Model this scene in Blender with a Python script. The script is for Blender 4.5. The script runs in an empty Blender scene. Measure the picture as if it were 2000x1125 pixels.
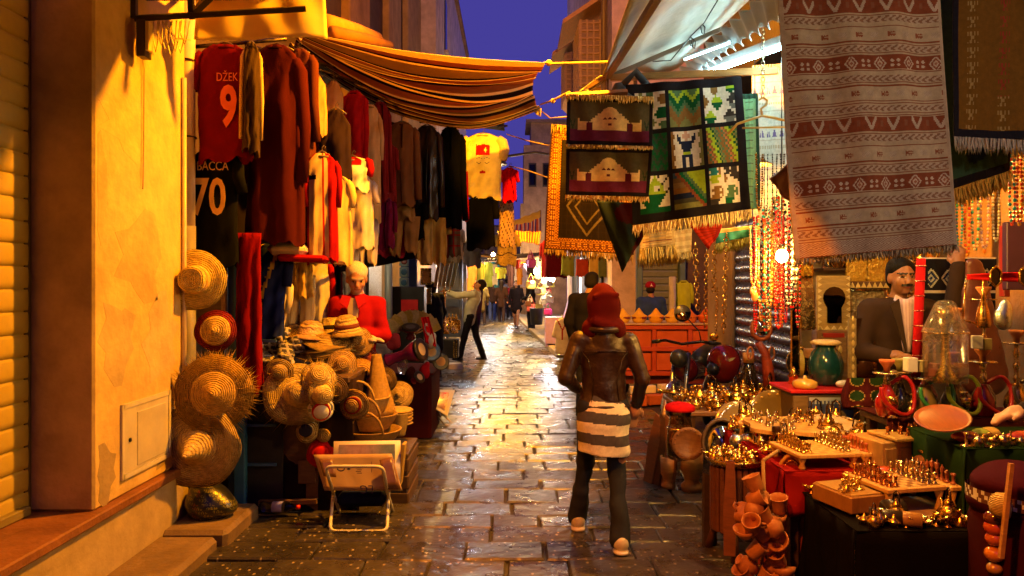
import bpy, math, random
import numpy as np
from mathutils import Vector, Matrix, Euler
R = math.radians
rnd = random.Random(7)
S = bpy.context.scene
COL = S.collection

# ------------------------------------------------------------------ camera
FPX, HZ, CZ = 1450.0, 552.0, 1.6            # focal length in photo pixels, horizon row, eye height
cam_d = bpy.data.cameras.new('camera'); cam = bpy.data.objects.new('camera', cam_d); COL.objects.link(cam)
cam.location = (0, 0, CZ); cam.rotation_euler = (R(90), 0, 0)
cam_d.sensor_width = 36; cam_d.lens = 36 * FPX / 2000
cam_d.shift_y = -(562.5 - HZ) / 2000
cam_d.clip_start = 0.05; cam_d.clip_end = 500
S.camera = cam
# ------------------------------------------------------------------ dusk sky
W = bpy.data.worlds.new('World'); S.world = W; W.use_nodes = True
wn, wl = W.node_tree.nodes, W.node_tree.links
bg = wn['Background']
sky = wn.new('ShaderNodeTexSky'); sky.sky_type = 'NISHITA'; sky.sun_disc = False
sky.sun_elevation = R(-4); sky.sun_rotation = R(150); sky.altitude = 50
wm = wn.new('ShaderNodeMix'); wm.data_type = 'RGBA'; wm.inputs[0].default_value = 0.93
wl.new(sky.outputs[0], wm.inputs[6]); wm.inputs[7].default_value = (0.62, 0.50, 3.3, 1)
wl.new(wm.outputs[2], bg.inputs[0]); bg.inputs[1].default_value = 0.122
# ------------------------------------------------------------------ exposure, sampling
S.view_settings.view_transform = 'Standard'; S.view_settings.look = 'None'
S.view_settings.exposure = -0.25; S.view_settings.gamma = 1.0
S.render.engine = 'CYCLES'
S.cycles.use_denoising = True
try: S.cycles.denoiser = 'OPENIMAGEDENOISE'
except Exception: pass
S.cycles.sample_clamp_indirect = 6.0
S.cycles.max_bounces = 7; S.cycles.diffuse_bounces = 3; S.cycles.glossy_bounces = 3
S.cycles.transmission_bounces = 6; S.cycles.transparent_max_bounces = 6
S.cycles.caustics_reflective = False; S.cycles.caustics_refractive = False

def point_light(name, loc, power, color, radius=0.06, spot=None):
    d = bpy.data.lights.new(name, 'SPOT' if spot else 'POINT')
    d.energy = power; d.color = color; d.shadow_soft_size = radius
    o = bpy.data.objects.new(name, d); COL.objects.link(o); o.location = loc
    if spot: d.spot_size = R(spot[0]); d.spot_blend = spot[1]; o.rotation_euler = spot[2]
    return o
SODIUM = (1.0, 0.335, 0.004)
def aim(p, q): return (Vector(q) - Vector(p)).to_track_quat('-Z', 'Y').to_euler()
LAMPS = [((0.6, 5.0, 4.35), 2500, None, SODIUM), ((-0.3, 16.5, 4.0), 2500, (-0.3, 16.0, 0), (1, .42, .015)), ((-0.5, 27.0, 4.2), 2800, (-0.5, 26.5, 0), (1, .48, .04)), ((-1.0, 0.6, 4.9), 1700, (0.2, 3.75, 0.2), (1, .24, .004)), ((2.4, .5, 2.6), 135, (1.55, 3.1, 2.25), (1, .70, .45)), ((.72, 5.0, 2.52), 700, (-.32, 8.6, 2.95), (1, .42, .006))]  # street lamps assumed; last two lamps added to brighten the kilims and pale shirt
for i_, (p_, w_, t_, c_) in enumerate(LAMPS):
    point_light('assumed_or_added_light', p_, w_, c_, 0.07, ((50, 46, 24)[i_ - 3] if i_ >= 3 else 128, .35, aim(p_, t_)) if t_ else None)

# ------------------------------------------------------------------ helpers
def P(px, py, Y):                            # photo pixel at real depth Y -> place in the street
    return Vector(((px - 1000) * Y / FPX, Y, CZ - (py - HZ) * Y / FPX))
def lerp(a, b, t): return a + (b - a) * t
def hexc(h):
    f = lambda x: (x / 12.92 if x <= .04045 else ((x + .055) / 1.055) ** 2.4)
    return tuple(f(int(h[i:i + 2], 16) / 255) for i in (0, 2, 4))

_mats = {}
def material(name, rough=.8, metal=0., var=.15, vscale=8., bump=.2, bscale=60., bdist=.004, spec=.5, stretch=(1, 1, 1),
             rvar=0., trans=0., emit=None, ior=1.45, translucent=0., wave=None, coat=0., alpha=1., sheen=0.):
    if name in _mats: return _mats[name]
    m = bpy.data.materials.new(name); m.use_nodes = True
    n, l = m.node_tree.nodes, m.node_tree.links
    b = n['Principled BSDF']
    at = n.new('ShaderNodeAttribute'); at.attribute_name = 'col'
    tc = n.new('ShaderNodeTexCoord'); mp = n.new('ShaderNodeMapping'); mp.inputs['Scale'].default_value = stretch
    l.new(tc.outputs['Object'], mp.inputs[0])
    nz = n.new('ShaderNodeTexNoise'); nz.inputs['Scale'].default_value = vscale; nz.inputs['Detail'].default_value = 5
    nz.inputs['Roughness'].default_value = .65
    l.new(mp.outputs[0], nz.inputs[0])
    mr = n.new('ShaderNodeMapRange'); mr.inputs[1].default_value = .25; mr.inputs[2].default_value = .75
    mr.inputs[3].default_value = 1 - var; mr.inputs[4].default_value = 1 + var
    l.new(nz.outputs[0], mr.inputs[0])
    mx = n.new('ShaderNodeVectorMath'); mx.operation = 'SCALE'
    l.new(at.outputs['Color'], mx.inputs[0]); l.new(mr.outputs[0], mx.inputs['Scale'])
    l.new(mx.outputs[0], b.inputs['Base Color'])
    b.inputs['Roughness'].default_value = rough; b.inputs['Metallic'].default_value = metal
    b.inputs['Specular IOR Level'].default_value = spec
    if coat: b.inputs['Coat Weight'].default_value = coat; b.inputs['Coat Roughness'].default_value = .06
    if sheen: b.inputs['Sheen Weight'].default_value = sheen
    if rvar:
        r2 = n.new('ShaderNodeMapRange'); r2.inputs[1].default_value = .3; r2.inputs[2].default_value = .7
        r2.inputs[3].default_value = max(.03, rough - rvar); r2.inputs[4].default_value = min(1, rough + rvar)
        l.new(nz.outputs[0], r2.inputs[0]); l.new(r2.outputs[0], b.inputs['Roughness'])
    if bump:
        bn = n.new('ShaderNodeTexNoise'); bn.inputs['Scale'].default_value = bscale; bn.inputs['Detail'].default_value = 4
        l.new(mp.outputs[0], bn.inputs[0]); hsrc = bn.outputs[0]
        if wave:
            wv = n.new('ShaderNodeTexWave'); wv.wave_type = wave[0]; wv.inputs['Scale'].default_value = wave[1]
            wv.inputs['Distortion'].default_value = wave[2]
            if wave[0] == 'RINGS': wv.rings_direction = 'Z'
            else: wv.bands_direction = wave[3] if len(wave) > 3 else 'X'
            l.new(tc.outputs['Object'], wv.inputs[0])
            ad = n.new('ShaderNodeMath'); ad.operation = 'ADD'
            l.new(wv.outputs[1], ad.inputs[0]); l.new(bn.outputs[0], ad.inputs[1]); hsrc = ad.outputs[0]
        bp = n.new('ShaderNodeBump'); bp.inputs['Strength'].default_value = bump; bp.inputs['Distance'].default_value = bdist
        l.new(hsrc, bp.inputs['Height']); l.new(bp.outputs[0], b.inputs['Normal'])
    if trans:
        b.inputs['Transmission Weight'].default_value = trans; b.inputs['IOR'].default_value = ior
    if alpha < 1: b.inputs['Alpha'].default_value = alpha
    if emit:
        l.new(at.outputs['Color'], b.inputs['Emission Color']); b.inputs['Emission Strength'].default_value = emit
    if translucent:
        tr = n.new('ShaderNodeBsdfTranslucent'); l.new(mx.outputs[0], tr.inputs[0])
        ms = n.new('ShaderNodeMixShader'); ms.inputs[0].default_value = translucent
        l.new(b.outputs[0], ms.inputs[1]); l.new(tr.outputs[0], ms.inputs[2])
        l.new(ms.outputs[0], n['Material Output'].inputs[0])
    _mats[name] = m
    return m
FABRIC = material('fabric', .92, var=.18, vscale=9, bump=.35, bscale=420, bdist=.0012, spec=.06)
WOVEN = material('woven_wool', .95, var=.22, vscale=40, bump=.5, bscale=260, bdist=.003, spec=.1)
CANVAS = material('canvas', .85, var=.14, vscale=5, bump=.25, bscale=200, bdist=.001, spec=.2, translucent=.35)
LEATHER = material('leather', .36, var=.25, vscale=14, bump=.35, bscale=90, bdist=.003, rvar=.1)
WOOD = material('wood', .5, var=.35, vscale=10, bump=.3, bscale=40, stretch=(1, 1, 6), spec=.4, rvar=.12)
BOARD = material('polished_wood', .32, var=.22, vscale=14, bump=.1, bscale=60, stretch=(6, 1, 1), spec=.5)
STRAW = material('straw', .72, var=.42, vscale=28, bump=1., bscale=110, bdist=.008, spec=.25, wave=('RINGS', 26, 3.5))
WICKER = material('wicker', .75, var=.3, vscale=45, bump=.9, bscale=170, bdist=.006, spec=.25, wave=('BANDS', 50, 3, 'Z'))
CLAY = material('terracotta', .68, var=.28, vscale=22, bump=.3, bscale=70, spec=.3)
GLAZE = material('glaze', .12, var=.15, vscale=10, bump=.04, bscale=20, spec=.6, coat=.5)
PAINT = material('paint', .42, var=.16, vscale=9, bump=.12, bscale=70, rvar=.12)
PLASTIC = material('plastic', .32, var=.06, bump=0)
BRASS = material('brass', .24, 1., var=.25, vscale=40, bump=.25, bscale=120, bdist=.002, rvar=.1)
STEEL = material('steel', .33, 1., var=.2, vscale=30, bump=.1, bscale=90, rvar=.12)
SKIN = material('skin', .5, var=.08, vscale=30, bump=.1, bscale=140, spec=.35)
HAIR = material('hair', .6, var=.4, vscale=60, bump=.8, bscale=120, bdist=.006, stretch=(3, 3, .6), spec=.12)
PLASTER = material('plaster', .88, var=.38, vscale=2.6, bump=.55, bscale=22, bdist=.012, spec=.2)
STONE = material('stone', .62, var=.35, vscale=6, bump=.6, bscale=28, bdist=.012, spec=.4, rvar=.15)
GLASS = material('glass', .03, var=0, bump=0, trans=1., spec=.5)
FILM = material('clear_film', .12, var=0, bump=.3, bscale=30, trans=.9, alpha=.45)
PAPER = material('paper', .7, var=.08, vscale=6, bump=.05)
GLOSSP = material('gloss_print', .25, var=.3, vscale=18, bump=0, spec=.5)
CAVE = material('interior_shade', .95, var=.3, bump=.2)  # near-black colour that paints in the gloom of interiors
SHEET = material('awning_sheet', .6, var=.3, vscale=3, bump=.3, bscale=9, bdist=.02, spec=.3, rvar=.15)

# wet paving: two kinds, one with pecked dots
def paving(name, dots):
    m = material(name, .31, var=.5, vscale=5, bump=.75, bscale=13, bdist=.014, spec=.6, rvar=.13)
    if dots:
        n, l = m.node_tree.nodes, m.node_tree.links
        tc = n.new('ShaderNodeTexCoord'); mp = n.new('ShaderNodeMapping')
        mp.inputs['Scale'].default_value = (22, 15, 0.01)
        l.new(tc.outputs['Object'], mp.inputs[0])
        vo = n.new('ShaderNodeTexVoronoi'); vo.inputs['Scale'].default_value = 1; vo.inputs['Randomness'].default_value = .55
        l.new(mp.outputs[0], vo.inputs[0])
        cr = n.new('ShaderNodeMapRange'); cr.inputs[1].default_value = .15; cr.inputs[2].default_value = .20
        cr.inputs[3].default_value = 1; cr.inputs[4].default_value = 0
        l.new(vo.outputs[0], cr.inputs[0])
        b = n['Principled BSDF']; src = b.inputs['Base Color'].links[0].from_socket
        mx = n.new('ShaderNodeMix'); mx.data_type = 'RGBA'
        l.new(cr.outputs[0], mx.inputs[0]); l.new(src, mx.inputs[6]); mx.inputs[7].default_value = (.30, .24, .17, 1)
        l.new(mx.outputs[2], b.inputs['Base Color'])
    return m
PAVE = paving('wet_paving', False); PAVED = paving('pecked_paving', True)
def emitter(name, strength): return material(name, .5, var=0, bump=0, emit=strength)

MW = {}
class MB:
    def __init__(s, col=(.8, .8, .8), smooth=True):
        s.v, s.f, s.c, s.s = [], [], [], []
        s.col, s.smooth, s.M = col, smooth, None
    def add(s, vs, fs, col=None, smooth=None, cols=None):
        o = len(s.v)
        if s.M is not None: vs = [s.M @ Vector(v) for v in vs]
        s.v += [tuple(v) for v in vs]
        s.f += [tuple(i + o for i in f) for f in fs]
        s.c += list(cols) if cols is not None else [col or s.col] * len(fs)
        s.s += [s.smooth if smooth is None else smooth] * len(fs)
        return s
    def box(s, c, d, rot=None, b=0.0, col=None):
        hx, hy, hz = d[0] / 2, d[1] / 2, d[2] / 2
        h = (hx, hy, hz); b = min(b, .45 * min(d))
        M = Matrix.Translation(c) @ (Euler(rot).to_matrix().to_4x4() if rot else Matrix())
        if b <= 0:
            vs = [(x * hx, y * hy, z * hz) for x in (-1, 1) for y in (-1, 1) for z in (-1, 1)]
            fs = [(0, 1, 3, 2), (4, 6, 7, 5), (0, 4, 5, 1), (2, 3, 7, 6), (0, 2, 6, 4), (1, 5, 7, 3)]
        else:
            idx, vs, fs = {}, [], []
            for sx in (-1, 1):
                for sy in (-1, 1):
                    for sz in (-1, 1):
                        for a in range(3):
                            q = [sx * (hx - b), sy * (hy - b), sz * (hz - b)]; q[a] = (sx, sy, sz)[a] * h[a]
                            idx[(sx, sy, sz, a)] = len(vs); vs.append(tuple(q))
            def sg(a, va, b_, vb, c_, vc):
                t = [0, 0, 0]; t[a] = va; t[b_] = vb; t[c_] = vc; return tuple(t)
            for a in range(3):
                p, q = (a + 1) % 3, (a + 2) % 3
                for sa in (-1, 1):
                    fs.append([idx[sg(a, sa, p, u, q, w) + (a,)] for u, w in ((-1, -1), (1, -1), (1, 1), (-1, 1))])
                for sa in (-1, 1):
                    for sp in (-1, 1):
                        fs.append([idx[sg(a, sa, p, sp, q, -1) + (a,)], idx[sg(a, sa, p, sp, q, 1) + (a,)],
                                   idx[sg(a, sa, p, sp, q, 1) + (p,)], idx[sg(a, sa, p, sp, q, -1) + (p,)]])
            for sx in (-1, 1):
                for sy in (-1, 1):
                    for sz in (-1, 1): fs.append([idx[(sx, sy, sz, a)] for a in range(3)])
            out = []
            for f in fs:
                A, B, C_ = (Vector(vs[i]) for i in f[:3])
                cen = sum((Vector(vs[i]) for i in f), Vector()) / len(f)
                out.append(f if (B - A).cross(C_ - A).dot(cen) > 0 else f[::-1])
            fs = out
        return s.add([M @ Vector(v) for v in vs], fs, col, smooth=False)
    def tube(s, pts, r, n=8, col=None, caps=True, closed=False, smooth=None):
        pts = [Vector(p) for p in pts]; k = len(pts)
        rs = r if isinstance(r, (list, tuple)) else [r] * k
        vs, fs = [], []
        up = None
        for i, p in enumerate(pts):
            if closed: t = pts[(i + 1) % k] - pts[i - 1]
            else: t = pts[min(i + 1, k - 1)] - pts[max(i - 1, 0)]
            t = t.normalized() if t.length > 1e-9 else Vector((0, 0, 1))
            if up is None:
                up = Vector((0, 0, 1)) if abs(t.z) < .9 else Vector((1, 0, 0))
            a = t.cross(up)
            if a.length < 1e-6: a = t.orthogonal()
            a.normalize(); b_ = a.cross(t).normalized(); up = b_
            for j in range(n):
                th = 2 * math.pi * j / n
                vs.append(p + (a * math.cos(th) + b_ * math.sin(th)) * rs[i])
        m = k if closed else k - 1
        for i in range(m):
            for j in range(n):
                i2 = (i + 1) % k
                fs.append((i * n + j, i * n + (j + 1) % n, i2 * n + (j + 1) % n, i2 * n + j))
        if caps and not closed:
            fs.append(tuple(range(n))[::-1]); fs.append(tuple((k - 1) * n + j for j in range(n)))
        return s.add(vs, fs, col, smooth)
    def lathe(s, prof, n=16, M=None, col=None, cols=None, smooth=None, close=False):
        vs, fs, cc = [], [], []
        k = len(prof)
        for r, z in prof:
            for j in range(n):
                th = 2 * math.pi * j / n
                vs.append(Vector((r * math.cos(th), r * math.sin(th), z)))
        for i in range(k - 1):
            for j in range(n):
                fs.append((i * n + j, i * n + (j + 1) % n, (i + 1) * n + (j + 1) % n, (i + 1) * n + j))
                cc.append(cols[i] if cols else (col or s.col))
        if prof[0][0] > 1e-4: fs.append(tuple(range(n))[::-1]); cc.append(cols[0] if cols else (col or s.col))
        if prof[-1][0] > 1e-4: fs.append(tuple((k - 1) * n + j for j in range(n))); cc.append(cols[-1] if cols else (col or s.col))
        if M is not None: vs = [M @ v for v in vs]
        return s.add(vs, fs, cols=cc, smooth=smooth)
    def ell(s, c, r, n=12, m=8, col=None, M=None):
        c = Vector(c); r = (r, r, r) if not isinstance(r, (tuple, list)) else r
        vs, fs = [], []
        for i in range(m + 1):
            ph = math.pi * i / m
            for j in range(n):
                th = 2 * math.pi * j / n
                q = Vector((r[0] * math.sin(ph) * math.cos(th), r[1] * math.sin(ph) * math.sin(th), -r[2] * math.cos(ph)))
                if M is not None: q = M @ q
                vs.append(c + q)
        for i in range(m):
            for j in range(n):
                fs.append((i * n + j, i * n + (j + 1) % n, (i + 1) * n + (j + 1) % n, (i + 1) * n + j))
        return s.add(vs, fs, col)
    def prism(s, poly, t, M=None, col=None):      # outline in local XZ, thickness t along Y
        k = len(poly)
        vs = [Vector((x, -t / 2, z)) for x, z in poly] + [Vector((x, t / 2, z)) for x, z in poly]
        fs = [tuple(range(k)), tuple(range(2 * k - 1, k - 1, -1))]
        for i in range(k): fs.append((i, i + k, (i + 1) % k + k, (i + 1) % k))
        if M is not None: vs = [M @ v for v in vs]
        return s.add(vs, fs, col, smooth=False)
    def sheet(s, fn, nu, nv, colfn=None, thick=0.0, col=None):   # fn(u,v)->(x,y,z)
        vs = [Vector(fn(i / nu, j / nv)) for j in range(nv + 1) for i in range(nu + 1)]
        fs = [(j * (nu + 1) + i, (j + 1) * (nu + 1) + i, (j + 1) * (nu + 1) + i + 1, j * (nu + 1) + i + 1) for j in range(nv) for i in range(nu)]
        cc = [colfn((i + .5) / nu, (j + .5) / nv) for j in range(nv) for i in range(nu)] if colfn else [col or s.col] * len(fs)
        if thick:
            N = len(vs); w = nu + 1
            ns = []
            for j in range(nv + 1):
                for i in range(nu + 1):
                    a = vs[j * w + min(i + 1, nu)] - vs[j * w + max(i - 1, 0)]
                    b_ = vs[min(j + 1, nv) * w + i] - vs[max(j - 1, 0) * w + i]
                    q = a.cross(b_); ns.append(q.normalized() if q.length > 1e-12 else Vector((0, 1, 0)))
            bv = [v + n_ * thick for v, n_ in zip(vs, ns)]
            bf = [tuple(N + q for q in f[::-1]) for f in fs]
            edge = [i for i in range(w)] + [j * w + nu for j in range(1, nv + 1)] + [nv * w + i for i in range(nu - 1, -1, -1)] + [j * w for j in range(nv - 1, 0, -1)]
            ef = [(edge[i], edge[(i + 1) % len(edge)], edge[(i + 1) % len(edge)] + N, edge[i] + N) for i in range(len(edge))]
            cc = cc + cc + [cc[0]] * len(ef); fs = fs + bf + ef; vs = vs + bv
        return s.add(vs, fs, cols=cc)
    def mesh(s, name):
        me = bpy.data.meshes.new(name); me.from_pydata(s.v, [], s.f)
        setcol(me, s.c); me.polygons.foreach_set('use_smooth', s.s); me.update()
        return me
    def obj(s, name, mat, parent=None, world=True, **k):
        return mkobj(name, s.mesh(name), mat, parent, world, **k)
def setcol(me, cols):
    a = me.attributes.new('col', 'FLOAT_COLOR', 'FACE')
    arr = np.ones((len(cols), 4), dtype=np.float32); arr[:, :3] = np.array(cols, dtype=np.float32)[:, :3]
    a.data.foreach_set('color', arr.ravel())
def tag(o, label=None, cat=None, group=None, kind=None):
    if label: o['label'] = label
    if cat: o['category'] = cat
    if group: o['group'] = group
    if kind: o['kind'] = kind
    return o
def mkobj(name, me, mat, parent=None, world=True, label=None, cat=None, group=None, kind=None):
    if not me.materials: me.materials.append(mat)
    o = bpy.data.objects.new(name, me); COL.objects.link(o)
    if parent is not None: adopt(o, parent, world)
    return tag(o, label, cat, group, kind)
def adopt(o, parent, world=True):
    o.parent = parent
    pm = MW.get(parent.name, Matrix())
    if world: o.matrix_parent_inverse = pm.inverted()
    else: MW[o.name] = pm.copy()
def thing(name, label, cat, loc=(0, 0, 0), rotz=0., group=None, scale=1.):
    o = bpy.data.objects.new(name, None); COL.objects.link(o); o.empty_display_size = .1
    o.location = loc; o.rotation_euler = (0, 0, rotz); o.scale = (scale,) * 3
    MW[o.name] = Matrix.Translation(loc) @ Matrix.Rotation(rotz, 4, 'Z') @ Matrix.Scale(scale, 4)
    return tag(o, label, cat, group)
def dup(o, loc, rotz=0., label=None, group=None, scale=None, parent=None):
    c = o.copy(); COL.objects.link(c)
    if parent is None:
        c.location = loc; c.rotation_euler = (0, 0, rotz)
        if scale: c.scale = (scale,) * 3
        tag(c, label, None, group)
    else: c.parent = parent
    for ch in o.children: dup(ch, None, parent=c)
    return c
def frame(origin, zaxis, xhint=(1, 0, 0)):      # matrix whose local z points along zaxis
    z = Vector(zaxis).normalized(); x = Vector(xhint); x = (x - z * x.dot(z))
    if x.length < 1e-5: x = z.orthogonal()
    x.normalize(); y = z.cross(x)
    M = Matrix((x, y, z)).transposed().to_4x4(); M.translation = Vector(origin)
    return M
def vframe(origin, yaw=0., tilt=0., roll=0.):   # upright local frame: x right, z up, front is -y, turned by yaw
    return Matrix.Translation(origin) @ Matrix.Rotation(yaw, 4, 'Z') @ Matrix.Rotation(tilt, 4, 'X') @ Matrix.Rotation(roll, 4, 'Y')
def text_part(body, size, M, col, mat, parent, name='lettering', extrude=.0008, squash=1., bold=0.0):
    cu = bpy.data.curves.new('txt', 'FONT'); cu.body = body; cu.size = size; cu.extrude = extrude; cu.align_x = 'CENTER'
    cu.offset = bold; cu.resolution_u = 3
    t = bpy.data.objects.new('txt', cu); COL.objects.link(t)
    bpy.context.view_layer.update()
    me = bpy.data.meshes.new_from_object(t.evaluated_get(bpy.context.evaluated_depsgraph_get()))
    bpy.data.objects.remove(t); bpy.data.curves.remove(cu)
    me.name = name
    me.transform(M @ Matrix.Rotation(R(90), 4, 'X') @ Matrix.Diagonal((squash, 1, 1, 1)))
    setcol(me, [col] * len(me.polygons)); me.materials.clear()
    return mkobj(name, me, mat, parent)

# ------------------------------------------------------------------ soft bodies: smooth-union distance fields -> one continuous surface
def surface(F, org, h):
    nx, ny, nz = F.shape
    acc = np.zeros((nx - 1, ny - 1, nz - 1, 3), np.float32); cnt = np.zeros((nx - 1, ny - 1, nz - 1), np.float32)
    cs = [(a, b, c) for a in (0, 1) for b in (0, 1) for c in (0, 1)]
    sl = lambda q: F[q[0]:nx - 1 + q[0], q[1]:ny - 1 + q[1], q[2]:nz - 1 + q[2]]
    for a in cs:
        for ax in range(3):
            if a[ax]: continue
            b = list(a); b[ax] = 1; fa, fb = sl(a), sl(b)
            m = (fa < 0) != (fb < 0)
            t = fa[m] / (fa[m] - fb[m])
            pos = np.tile(np.array(a, np.float32), (len(t), 1)); pos[:, ax] += t
            acc[m] += pos; cnt[m] += 1
    mask = cnt > 0
    idx = -np.ones(cnt.shape, np.int64); idx[mask] = np.arange(mask.sum())
    vs = (acc[mask] / cnt[mask][:, None] + np.argwhere(mask)) * h + org
    quads = []
    for ax in range(3):
        p, q = (ax + 1) % 3, (ax + 2) % 3
        lo = [slice(1, s_ - 1) for s_ in F.shape]; lo[ax] = slice(0, F.shape[ax] - 1)
        hi = list(lo); hi[ax] = slice(1, F.shape[ax])
        fa, fb = F[tuple(lo)], F[tuple(hi)]
        m = (fa < 0) != (fb < 0)
        ii = np.argwhere(m) + np.array([0 if k == ax else 1 for k in range(3)])
        if not len(ii): continue
        def cell(dp, dq):
            c = ii.copy(); c[:, p] -= dp; c[:, q] -= dq
            return idx[c[:, 0], c[:, 1], c[:, 2]]
        quad = np.stack([cell(1, 1), cell(0, 1), cell(0, 0), cell(1, 0)], 1)
        flip = ~(fa[m] < 0)
        quad[flip] = quad[flip][:, ::-1]
        quads.append(quad)
    qd = np.concatenate(quads); qd = qd[(qd >= 0).all(1)]
    return vs, qd
def soft(prims, h=.012, k=.02, fold=0., seed=0, cuts=()):
    """prims: ('c', p0, p1, r0, r1[, (sx,sy,sz)]) tapered capsule; ('e', centre, (rx,ry,rz)[, rotation euler])"""
    lo, hi = np.full(3, 1e9), np.full(3, -1e9)
    for q in prims:
        if q[0] == 'c':
            for p_, r_ in ((q[1], q[3]), (q[2], q[4])):
                e = np.array(q[5]) * r_ if len(q) > 5 else r_
                lo = np.minimum(lo, np.array(p_) - e); hi = np.maximum(hi, np.array(p_) + e)
        else:
            e = np.array(q[2]) if len(q) < 4 else np.full(3, max(q[2]))
            lo = np.minimum(lo, np.array(q[1]) - e); hi = np.maximum(hi, np.array(q[1]) + e)
    pad = 3 * h + k + fold; lo -= pad; hi += pad
    n = np.ceil((hi - lo) / h).astype(int) + 1
    ax = [lo[i] + h * np.arange(n[i]) for i in range(3)]
    X, Y, Z = np.meshgrid(*ax, indexing='ij'); X = X.astype(np.float32); Y = Y.astype(np.float32); Z = Z.astype(np.float32)
    def dist(q):
        if q[0] == 'c':
            a, b = np.array(q[1], np.float32), np.array(q[2], np.float32)
            sc = np.array(q[5] if len(q) > 5 else (1, 1, 1), np.float32)
            px, py, pz = (X - a[0]) / sc[0], (Y - a[1]) / sc[1], (Z - a[2]) / sc[2]
            d = (b - a) / sc; L = max(float(d @ d), 1e-9)
            t = np.clip((px * d[0] + py * d[1] + pz * d[2]) / L, 0, 1)
            return (np.sqrt((px - t * d[0]) ** 2 + (py - t * d[1]) ** 2 + (pz - t * d[2]) ** 2) - (q[3] + (q[4] - q[3]) * t)) * float(sc.min())
        c, r = q[1], q[2]
        px, py, pz = X - c[0], Y - c[1], Z - c[2]
        if len(q) > 3:
            m = np.array(Euler(q[3]).to_matrix().transposed())
            px, py, pz = (m[i][0] * px + m[i][1] * py + m[i][2] * pz for i in range(3))
        k0 = np.sqrt((px / r[0]) ** 2 + (py / r[1]) ** 2 + (pz / r[2]) ** 2)
        k1 = np.sqrt((px / r[0] ** 2) ** 2 + (py / r[1] ** 2) ** 2 + (pz / r[2] ** 2) ** 2) + 1e-9
        return k0 * (k0 - 1) / k1
    F = None
    for q in prims:
        d = dist(q)
        if F is None: F = d
        else:
            hh = np.maximum(k - np.abs(F - d), 0) / k
            F = np.minimum(F, d) - hh * hh * k * .25
    for q in cuts: F = np.maximum(F, -dist(q))
    if fold:
        s1, s2 = seed * 1.7, seed * 2.3
        F = F + fold * (np.sin(34 * X + 9 * Z + s1 + 2 * np.sin(11 * Z + s2)) * .5 + np.sin(27 * Z + 15 * X + 12 * Y + s2) * .35 + np.sin(60 * Z - 22 * Y + s1) * .2)
    return surface(F, lo, h)
def soft_obj(name, prims, mat, parent, col=(.5, .5, .5), colfn=None, h=.012, k=.02, fold=0., seed=0, cuts=(), world=False, **kw):
    vs, qd = soft(prims, h, k, fold, seed, cuts)
    me = bpy.data.meshes.new(name); me.from_pydata(vs.tolist(), [], qd.tolist())
    if colfn is None: cc = np.tile(np.array(col, np.float32), (len(qd), 1))
    else: cc = colfn(vs[qd].mean(1))
    setcol(me, cc); me.polygons.foreach_set('use_smooth', [True] * len(qd)); me.update()
    return mkobj(name, me, mat, parent, world, **kw)
# ================================================================== SETTING
g = MB((.035, .03, .028)); g.box((0, 25, -.06), (40, 90, .10)); g.obj('ground', STONE, kind='structure')
street = MB((.03, .026, .024)); street.box((.2, 22, -.004), (4.6, 46, .012)); street = street.obj('street', STONE, kind='structure')

def paving_stone(x0, x1, y0, y1, z, col):
    j = lambda a: rnd.uniform(-a, a)
    b = .010; dz = [z + j(.008) for _ in range(4)]
    ox = [(x0 + j(.008), y0 + j(.012)), (x1 + j(.008), y0 + j(.012)), (x1 + j(.008), y1 + j(.012)), (x0 + j(.008), y1 + j(.012))]
    cx, cy = (x0 + x1) / 2, (y0 + y1) / 2
    m = MB(col, smooth=False)
    base = [(x, y, -.02) for x, y in ox]; mid = [(x, y, h - .012) for (x, y), h in zip(ox, dz)]
    top = [(x + (b if x < cx else -b), y + (b if y < cy else -b), h) for (x, y), h in zip(ox, dz)]
    vs = base + mid + top; fs = []
    for r in (0, 4):
        for i in range(4): fs.append((r + i, r + (i + 1) % 4, r + 4 + (i + 1) % 4, r + 4 + i))
    fs.append((8, 9, 10, 11))
    m.add(vs, fs); return m
far_stones = MB((.1, .09, .08), smooth=False)
y = 3.05; nst = 0; row = 0
while y < 44:
    d = rnd.uniform(.25, .36) * (1 if y < 18 else 1.25)
    xl, xr = (-1.75, 2.35) if y < 6.2 else ((-1.5, 1.55) if y < 9.5 else (-1.75, 1.75))
    if y > 15: xr = lerp(1.05, .2, min(1, (y - 15) / 25))
    x = xl - rnd.uniform(0, .3)
    while x < xr:
        w = rnd.uniform(.30, .58)
        if y < 4.7: w *= 1.15
        t = rnd.uniform(.7, 1.25); col = (.040 * t, .034 * t, .031 * t)
        st = paving_stone(x + .005, min(x + w, xr + .2) - .005, y + .005, y + d - .005, .026, col)
        if nst < 299:
            st.obj('paving_stone', PAVED if (y < 5.0 or rnd.random() < .12) else PAVE, street); nst += 1
        else:
            far_stones.add(st.v, st.f, col=col, smooth=False)
        x += w
    y += d; row += 1
far_stones.obj('far_paving_stones', PAVE, street, kind='stuff')

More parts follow.
